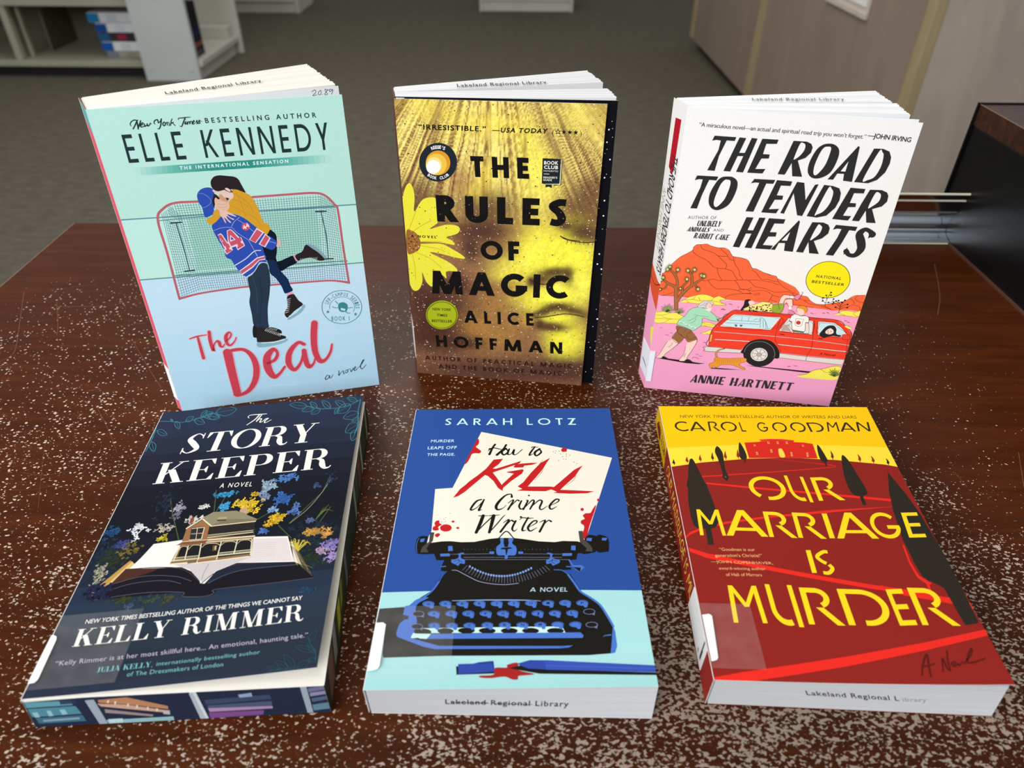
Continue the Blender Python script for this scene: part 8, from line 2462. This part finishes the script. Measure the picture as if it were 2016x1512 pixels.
def page_block(mb, spine, fore, z0, z1, mat, lean=(0, 0), n=40, jit=0.0006):
    """Leaves between the spine line and the fore-edge line, seen from above; both run back to front."""
    def along(line, s):
        m = len(line) - 1
        k = min(int(s * m), m - 1)
        t = s * m - k
        a, b = line[k], line[k + 1]
        return (a[0] + (b[0] - a[0]) * t, a[1] + (b[1] - a[1]) * t)
    rng = random.Random(len(mb.f) + n)
    prev = None
    for i in range(n + 1):
        s = i / n
        a, b = along(spine, s), along(fore, s)
        d = math.hypot(b[0] - a[0], b[1] - a[1])
        a = (a[0] + (b[0] - a[0]) * 0.0012 / d, a[1] + (b[1] - a[1]) * 0.0012 / d)
        j = rng.uniform(-jit, jit) / d
        b = (b[0] + (b[0] - a[0]) * j, b[1] + (b[1] - a[1]) * j)
        zt = z1 + rng.uniform(-0.0003, 0.0001)
        cur = ((a[0], a[1], zt), (b[0], b[1], zt), (a[0] - lean[0], a[1] - lean[1], z0), (b[0] - lean[0], b[1] - lean[1], z0), s)
        if prev:
            u0, u1 = prev[4], s
            mb.face([prev[0], cur[0], cur[1], prev[1]][::-1], mat, uvs=[(u0, 1), (u1, 1), (u1, 0), (u0, 0)])
            mb.face([prev[1], cur[1], cur[3], prev[3]], mat, uvs=[(u0, 1), (u1, 1), (u1, 0), (u0, 0)])
            mb.face([prev[2], cur[2], cur[0], prev[0]], mat, uvs=[(u0, 0), (u1, 0), (u1, 1), (u0, 1)])
            mb.face([prev[3], cur[3], cur[2], prev[2]], mat, uvs=[(u0, 0), (u1, 0), (u1, 1), (u0, 1)])
        else:
            mb.face([cur[0], cur[1], cur[3], cur[2]], mat, uvs=[(0.02, 1), (0.02, 0), (0.02, 0), (0.02, 1)])
        prev = cur
    mb.face([prev[0], prev[2], prev[3], prev[1]], mat, uvs=[(0.52, 1), (0.52, 0), (0.52, 0), (0.52, 1)])


def leaf(mb, a, b, z0, z1, lean, mat, th=0.00025, col=(1, 1, 1, 1)):
    """one upright sheet from a to b"""
    dx, dy = b[0] - a[0], b[1] - a[1]
    d = math.hypot(dx, dy)
    nx, ny = -dy / d * th, dx / d * th
    lx, ly = lean
    p = [(a[0] - lx, a[1] - ly, z0), (b[0] - lx, b[1] - ly, z0), (b[0] - lx + nx, b[1] - ly + ny, z0), (a[0] - lx + nx, a[1] - ly + ny, z0),
         (a[0], a[1], z1), (b[0], b[1], z1), (b[0] + nx, b[1] + ny, z1), (a[0] + nx, a[1] + ny, z1)]
    mb.hexa(p, mat, col)


def merge(dst, src):
    for f, m, c, q in zip(src.f, src.m, src.c, src.uv):
        dst.face([src.v[k] for k in f], m, c, q)


def golden_print(s, blobs):
    """A soft printed picture: hair, brow, cheek, nose and lips in gold and brown, colour per corner of a fine net."""
    nx, ny = 150, 240
    u = np.linspace(0, s.W, nx + 1)[None, :] * np.ones((ny + 1, 1))
    v = np.linspace(0, s.H, ny + 1)[:, None] * np.ones((1, nx + 1))
    g = np.random.default_rng(4)

    def field(kx, ky):
        r = g.random((ky + 2, kx + 2))
        x, y = u / s.W * kx, v / s.H * ky
        i, j = np.minimum(x.astype(int), kx), np.minimum(y.astype(int), ky)
        fx, fy = x - i, y - j
        fx, fy = fx * fx * (3 - 2 * fx), fy * fy * (3 - 2 * fy)
        return (r[j, i] * (1 - fx) + r[j, i + 1] * fx) * (1 - fy) + (r[j + 1, i] * (1 - fx) + r[j + 1, i + 1] * fx) * fy
    top = np.clip((v / s.H - 0.42) / 0.5, 0, 1)
    c = np.array(rgb('80583f')[:3])[None, None] * (1 - top[..., None]) + np.array(rgb('a97c3c')[:3])[None, None] * top[..., None]
    wob = field(6, 9) - 0.5
    # hair falls from the crown in strands
    ang = (u - 0.47 * s.W) / (1.32 * s.H - v + 1) * 95 + wob * 2.0
    r1 = g.random(400)
    k = np.clip(ang + 200, 0, 397)
    ki = k.astype(int)
    kf = k - ki
    strand = r1[ki] * (1 - kf) + r1[ki + 1] * kf
    k4 = np.clip(ang * 2.7 + 200, 0, 397)
    ki = k4.astype(int)
    strand = 0.55 * strand + 0.45 * r1[ki]
    hair = np.clip((v / s.H - 0.60) / 0.16, 0, 1)[..., None]
    gold, brown = np.array(rgb('f4e27c')[:3]), np.array(rgb('6f462c')[:3])
    sc = np.clip((strand - 0.32) / 0.4, 0, 1)[..., None]
    hc = brown * (1 - sc) + gold * sc
    c = c * (1 - 0.85 * hair) + hc * 0.85 * hair
    for _, col, (x, y, rx, ry, rot, f, pw) in blobs:
        du, dv = u - x, v - y
        a = (du * math.cos(rot) + dv * math.sin(rot)) / rx
        b = (-du * math.sin(rot) + dv * math.cos(rot)) / ry
        m = f * np.exp(-(a * a + b * b) ** (pw / 2.0) * 1.1)[..., None]
        m = m * (1 - 0.25 * hair * (1 - sc))
        c = c * (1 - m) + np.array(rgb(col)[:3]) * m
    grit = (0.80 + 0.26 * field(70, 110) + 0.20 * g.random(u.shape))[..., None]
    c = np.clip(c * grit * 1.16, 0, 0.95)
    s.up()
    for i in range(nx):
        for j in range(ny):
            q = ((j, i), (j, i + 1), (j + 1, i + 1), (j + 1, i))
            s.mb.face([s.at(u[p], v[p], s.h) for p in q], s.mat, [[*c[p].tolist(), 1.0] for p in q])


def printed(name, part, mat, parent, base, label=None):
    s = sheet(name, mat)
    s.base(base)
    ops = ART.get(name, [])
    blobs = [q for q in ops if q[0] == 'B']
    if blobs:
        golden_print(s, blobs)
    s.paint([q for q in ops if q[0] != 'B'])
    o = s.mb.build(part, parent)
    if label:
        o['label'] = label
    return o


def stamp_on(mb, name, mat='printed_paper'):
    s = sheet(name, mat)
    s.h = 2.5e-4 if name.endswith('top') else 3e-5
    s.paint(ART.get(name, []))
    merge(mb, s.mb)


GROUP_UP = 'paperbacks standing in the back row'
GROUP_LOW = 'paperbacks lying in the front row'


def standing_book(key, label, sheets, plan, z, lean, paper, base, spine_base, group=GROUP_UP, mat='printed_matte', blocks=1):
    root = thing('paperback_book', label, 'book', SHEETS[key + '_front'][0][0], group)
    printed(key + '_front', 'front_cover', mat, root, base)
    # spine: printed strip, its back face included
    printed(key + '_spine', 'spine', mat, root, spine_base)
    # back cover
    mb = MB()
    (a, b) = plan['back']
    d = math.hypot(b[0] - a[0], b[1] - a[1])
    a = (a[0] + (b[0] - a[0]) * 0.002 / d, a[1] + (b[1] - a[1]) * 0.002 / d)
    leaf(mb, a, b, 0.0005, z - 0.0003, lean, mat, 0.0004, rgb('f0ece6'))
    mb.build('back_cover', root)
    for k, (sp, fo, n) in enumerate(plan['blocks']):
        mb = MB()
        page_block(mb, sp, fo, 0.0012, z - 0.0006, paper, lean, n)
        if k == 0:
            stamp_on(mb, key + '_top')
        mb.build('page_block', root)
    return root


PL = PLANS
# --- pale green book, back row left
r1 = standing_book('deal', 'pale green and ice blue paperback standing open at left, skating couple on its cover', None,
                   PL['deal'], 0.2095, (-0.0020, 0.0083), 'paper_cream', 'c0ecdf', 'd9596a')
mb = MB()
s = sheet('deal_flyleaf', 'printed_paper')
s.base('e9eef0')
s.paint(ART.get('deal_flyleaf', []))
o = s.mb.build('flyleaf', r1)
o['label'] = 'loose first leaf with a pencilled price'
printed('deal_label', 'spine_label', 'printed_matte', r1, 'f0f2f4', 'white spine label')

# --- golden book with the face, back row middle
r2 = standing_book('magic', 'golden yellow and brown paperback standing in the middle, face and daisy on its cover', None,
                   PL['magic'], 0.2065, (0.0, 0.0005), 'paper_grey', '7a4f3c', '6a4034', mat='printed_satin')
printed('magic_leaf', 'black_leaf', 'printed_satin', r2, '0b0c12', 'black leaf flecked with white dots')
printed('magic_label', 'spine_label', 'printed_matte', r2, 'f0f2f4', 'white spine label')

# --- white and pink book with the red car, back row right
r3 = standing_book('hearts', 'white paperback standing at right, red station wagon and orange mesa on its cover', None,
                   PL['hearts'], 0.2047, (0.0007, 0.0044), 'paper_white', 'f0eeea', 'ece9e2')
mb = MB()
leaf(mb, PL['hearts']['fly'][0], PL['hearts']['fly'][1], 0.0008, 0.2040, (0.0007, 0.0044), 'paper_white', 0.0002)
mb.build('flyleaf', r3)
mb = MB()
for nm in ('hearts_label', 'hearts_label_side'):
    s = sheet(nm, 'printed_matte')
    s.base('eaedf3')
    s.paint(ART.get(nm, []))
    merge(mb, s.mb)
o = mb.build('spine_label', r3)
o['label'] = 'white spine label'


def lying_book(key, label, corners, mat, paper, base, tape=None):
    """corners: bottom four then top four of the page block, each near-left, near-right, far-right, far-left"""
    root = thing('paperback_book', label, 'book', corners[0], GROUP_LOW)
    printed(key + '_front', 'front_cover', mat, root, base)
    c = [Vector(p) for p in corners]
    for a, b in ((0, 1), (3, 2), (4, 5), (7, 6)):
        c[a] = c[a] + (c[b] - c[a]).normalized() * 0.0009
    mb = MB()
    n = 14

    def lerp(i, k):
        return c[i].lerp(c[i + 4], k / n)
    for k in range(n):
        u0, u1 = k / n, (k + 1) / n
        for a, b in ((0, 1), (1, 2), (2, 3), (3, 0)):
            mb.face([lerp(a, k), lerp(b, k), lerp(b, k + 1), lerp(a, k + 1)], paper, uvs=[(u0, 0), (u0, 1), (u1, 1), (u1, 0)])
    mb.face([c[4], c[5], c[6], c[7]], paper, uvs=[(0.5, 0)] * 4)
    mb.face([c[3], c[2], c[1], c[0]], paper, uvs=[(0.5, 0)] * 4)
    return root, mb, c


def back_board(root, c, mat, col, th=0.0005):
    mb = MB()
    lo = [Vector((p.x, p.y, 0.0001)) for p in c[:4]]
    hi = [Vector((p.x, p.y, 0.0001 + th)) for p in c[:4]]
    mb.hexa([*lo, *hi], mat, rgb(col))
    mb.build('back_cover', root)


def tape_piece(root, name):
    s = sheet(name, 'clear_tape')
    s.h = 0.0011
    W, H = s.W, s.H
    x0, y0, x1, y1 = TAPES[name]
    for q in s.cut([(x0, y0), (x1, y0), (x1, y1), (x0, y1)]):
        s.mb.face([s.at(x, y, s.h) for x, y in q], 'clear_tape')
    o = s.mb.build('tape', root)
    o['label'] = 'clear label tape'
    return o


def label_patch(root, name, key, side=None):
    s = sheet(key, 'printed_matte')
    s.h = 0.0012
    s.paint(ART[name])
    if side:
        q = sheet(side, 'printed_matte')
        q.base('dfe0de')
        q.paint(ART.get(side, []))
        merge(s.mb, q.mb)
    o = s.mb.build('spine_label', root)
    o['label'] = 'white spine label'


# --- dark blue book, front row left
B = BLOCKS['keeper']
r4, mb, c4 = lying_book('keeper', 'dark navy paperback lying at left, tiny house on an open book on its cover', B, 'printed_satin', 'paper_cream', '272d42')
mb.build('page_block', r4)
back_board(r4, c4, 'printed_satin', '20263a')
o = printed('keeper_tail', 'sprayed_edge', 'printed_matte', r4, '2a3044', 'lower page edge printed with a bookshelf scene')
o = printed('keeper_fore', 'sprayed_edge', 'printed_matte', r4, '2a2d26', 'fore edge printed with a bookshelf scene')
o = printed('keeper_spine', 'spine', 'printed_satin', r4, '252b40')
tape_piece(r4, 'keeper_front')
label_patch(r4, 'keeper_label', 'keeper_front')

# --- royal blue book, front row middle
B = BLOCKS['lotz']
r5, mb, c5 = lying_book('lotz', 'royal blue paperback lying in the middle, black typewriter on its cover', B, 'printed_matte', 'paper_shaded', '294f9c')
stamp_on(mb, 'lotz_tail')
mb.build('page_block', r5)
back_board(r5, c5, 'printed_matte', 'e8e8e8')
printed('lotz_spine', 'spine', 'printed_matte', r5, 'ececec')
tape_piece(r5, 'lotz_front')
label_patch(r5, 'lotz_label', 'lotz_front')

# --- dark red book, front row right
B = BLOCKS['marriage']
r6, mb, c6 = lying_book('marriage', 'dark red and yellow paperback lying at right, black cypresses on its cover', B, 'printed_satin', 'paper_shaded', '8f241e')
stamp_on(mb, 'marriage_tail')
mb.build('page_block', r6)
back_board(r6, c6, 'printed_satin', '8a2420')
printed('marriage_spine', 'spine', 'printed_satin', r6, '8e2520')
tape_piece(r6, 'marriage_front')
label_patch(r6, 'marriage_label', 'marriage_front', 'marriage_label_side')


# ------------------------------------------------------------------ background: shelving, counter
FZ = -0.72


def shelf_run_left():
    t = thing('shelving_bay', 'putty metal shelving bay facing forward at far left, stack of cases on its low shelf', 'shelf', (-2.7, 4.4, FZ))
    x0, x1 = -4.2, -2.008
    mb = MB()
    mb.box((x0, 4.24, FZ), (x1, 4.68, -0.664), 'kick_shadow')
    mb.build('kickplate', t)
    for za, zb in ((-0.664, -0.632), (-0.366, -0.325)):
        mb = MB()
        mb.box((x0, 4.19, za), (x1, 4.72, zb), 'shelf_putty')
        mb.build('shelf', t, bevel=0.004)
    mb = MB()
    mb.box((x0, 4.72, FZ), (x1, 4.75, 1.0), 'shelf_back_paint')
    mb.build('back_panel', t)
    for x in (-3.62, -2.695):
        mb = MB()
        mb.box((x - 0.018, 4.20, -0.632), (x + 0.018, 4.24, 1.0), 'shelf_putty')
        mb.box((x + 0.026, 4.27, -0.632), (x + 0.040, 4.30, 1.0), 'shelf_putty')
        mb.build('upright', t, bevel=0.003)
    mb = MB()
    mb.box((-2.64, 4.42, -0.632), (-2.625, 4.70, -0.42), 'shelf_back_paint')
    mb.build('bookend', t, bevel=0.02)


def end_bay():
    t = thing('shelving_bay', 'shelving bay with a broad pale grey end panel, turned side-on behind the pale green book', 'shelf', (-1.85, 4.5, FZ))
    mb = MB()
    mb.box((-2.0, 4.135, FZ), (-1.705, 4.165, 1.1), 'shelf_end_paint')
    mb.build('end_panel', t, bevel=0.004)
    for x in (-1.965, -1.74):
        b = MB()
        b.box((x - 0.006, 4.131, -0.665), (x + 0.006, 4.136, -0.653), 'shelf_light_paint')
        b.build('bolt', t)
    mb = MB()
    mb.box((-1.985, 4.165, -0.652), (-1.69, 4.80, -0.620), 'shelf_light_paint')
    mb.build('shelf', t, bevel=0.004)
    mb = MB()
    mb.box((-1.985, 4.165, FZ), (-1.715, 4.78, -0.652), 'shelf_light_paint')
    mb.build('kickplate', t)
    mb = MB()
    mb.box((-2.0, 4.165, FZ), (-1.985, 4.80, 1.1), 'shelf_light_paint')
    mb.build('back_panel', t)
    mb = MB()
    mb.box((-2.0, 4.80, FZ), (-1.675, 4.83, 1.1), 'shelf_light_paint')
    mb.build('end_post', t, bevel=0.004)
    mb = MB()
    mb.box((-1.985, 4.70, -0.620), (-1.715, 4.79, -0.555), 'shelf_light_paint')
    mb.build('bracket', t, bevel=0.004)


def far_unit(label, x0, x1, y, z1, shade):
    t = thing('shelving_bay', label, 'shelf', ((x0 + x1) / 2, y + 0.2, FZ))
    mb = MB()
    mb.box((x0, y, FZ), (x1, y + 0.03, FZ + 0.075), shade)
    mb.build('kickplate', t, bevel=0.004)
    for z in (FZ + 0.075, FZ + 0.42):
        mb = MB()
        mb.box((x0, y - 0.015, z), (x1, y + 0.45, z + 0.03), shade)
        mb.build('shelf', t, bevel=0.004)
    for x in (x0 - 0.012, x1 + 0.0):
        mb = MB()
        mb.box((x, y - 0.02, FZ), (x + 0.022, y + 0.45, z1), shade)
        mb.build('side_panel', t, bevel=0.003)
    mb = MB()
    mb.box((x0, y + 0.45, FZ), (x1, y + 0.47, z1), 'shelf_back_paint')
    mb.build('back_panel', t)


shelf_run_left()
end_bay()
far_unit('far grey shelving unit at upper left, beyond the side-on bay', -2.75, -1.665, 6.12, 0.9, 'shelf_light_paint')
far_unit('far white shelving unit at top centre, only its foot visible', -0.262, 0.428, 6.26, 0.9, 'shelf_light_paint')


def media_cases():
    col = [('dcd9dc', '1f7fb0', 'c2cbd4'), ('e4e6e8', '1b4d96', 'd7dade'), ('3c3538', '2b5c88', '9b2f45'), ('e2e4e4', '1c58a8', 'cfd2d4'), ('a09c90', '77808a', '8e8b80')]
    lab = ['pale case with light blue spine, topmost of the stack at far left', 'white case with blue spine, second from top of the stack',
           'dark case with red lettering patch, middle of the stack', 'white case with bright blue spine, second from bottom of the stack',
           'dull grey case, lowest of the stack at far left']
    z = -0.632
    hs = [0.052, 0.048, 0.044, 0.05, 0.032][::-1]
    for k in range(5):
        i = 4 - k
        a, b, c = col[i]
        dx = [-0.03, -0.004, 0.0, 0.003, 0.02][i]
        t = thing('media_case', lab[i], 'case', (-2.16 + dx, 4.32, z), 'cases stacked on the low shelf')
        x0, x1 = -2.262 + dx, -2.05
        mb = MB()
        mb.box((x0 + 0.0, 4.275, z), (x1, 4.42, z + hs[k] - 0.002), 'printed_satin', rgb(a))
        mb.build('case_body', t, bevel=0.003)
        mb = MB()
        mb.box((x0 - 0.002, 4.271, z + 0.003), (x0 + 0.058, 4.275, z + hs[k] - 0.005), 'printed_satin', rgb(b))
        mb.build('spine_strip', t)
        mb = MB()
        mb.box((x0 + 0.10, 4.272, z + 0.008), (x0 + 0.15, 4.275, z + hs[k] - 0.01), 'printed_satin', rgb(c))
        mb.build('title_patch', t)
        z += hs[k]


media_cases()


def shelf_book():
    t = thing('hardback_book', 'dark hardback leaning upright on the side-on bay, blue band and orange stripe on its spine', 'book', (-1.80, 4.27, -0.62))
    mb = MB()
    mb.box((-1.96, 4.185, -0.62), (-1.745, 4.33, -0.365), 'paper_grey')
    mb.build('page_block', t)
    mb = MB()
    mb.box((-1.97, 4.335, -0.62), (-1.735, 4.345, -0.355), 'printed_satin', rgb('17151a'))
    mb.build('cover_board', t)
    mb = MB()
    mb.box((-1.97, 4.172, -0.62), (-1.735, 4.182, -0.355), 'printed_satin', rgb('17151a'))
    mb.build('cover_board', t)
    mb = MB()
    mb.box((-1.742, 4.172, -0.62), (-1.732, 4.345, -0.355), 'printed_satin', rgb('1a171b'))
    mb.box((-1.732, 4.174, -0.535), (-1.7312, 4.343, -0.47), 'printed_satin', rgb('1d2142'))
    mb.box((-1.732, 4.176, -0.572), (-1.7312, 4.341, -0.548), 'printed_satin', rgb('8a4a38'))
    mb.box((-1.732, 4.20, -0.61), (-1.7312, 4.32, -0.588), 'printed_satin', rgb('4a4a4c'))
    mb.build('spine', t)


shelf_book()


def counter():
    t = thing('service_counter', 'tan wood laminate service counter with pale corner trim at upper right', 'counter', (1.8, 3.6, FZ))
    zb = -0.66
    mb = MB()
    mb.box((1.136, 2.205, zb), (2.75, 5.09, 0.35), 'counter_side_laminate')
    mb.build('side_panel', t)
    mb = MB()
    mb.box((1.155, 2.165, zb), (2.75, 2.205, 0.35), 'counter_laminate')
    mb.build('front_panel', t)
    mb = MB()
    mb.box((1.128, 2.160, zb), (1.158, 2.210, 0.35), 'counter_trim_wood')
    mb.build('corner_trim', t, bevel=0.003)
    mb = MB()
    mb.box((1.1315, 3.64, zb), (1.1375, 3.725, 0.35), 'counter_trim_wood')
    mb.build('joint_trim', t)
    mb = MB()
    mb.box((1.130, 5.03, zb), (1.157, 5.11, 0.35), 'counter_trim_wood')
    mb.build('corner_trim', t, bevel=0.003)
    mb = MB()
    mb.box((1.185, 2.23, FZ), (2.7, 5.05, zb), 'toe_kick_wood')
    mb.build('toe_kick', t)


counter()


def holder():
    t = thing('sign_holder', 'small clear plastic sign holder fixed to the side of the tan counter', 'holder', (1.125, 2.76, -0.12))
    mb = MB()
    mb.box((1.131, 2.575, -0.120), (1.1355, 2.95, 0.25), 'clear_holder')
    mb.build('backing', t, bevel=0.003)
    mb = MB()
    mb.box((1.124, 2.575, -0.120), (1.131, 2.95, -0.100), 'clear_holder')
    mb.build('lip', t, bevel=0.003)
    mb = MB()
    mb.box((1.128, 2.60, -0.085), (1.131, 2.93, 0.24), 'paper_white')
    mb.build('insert', t)


holder()
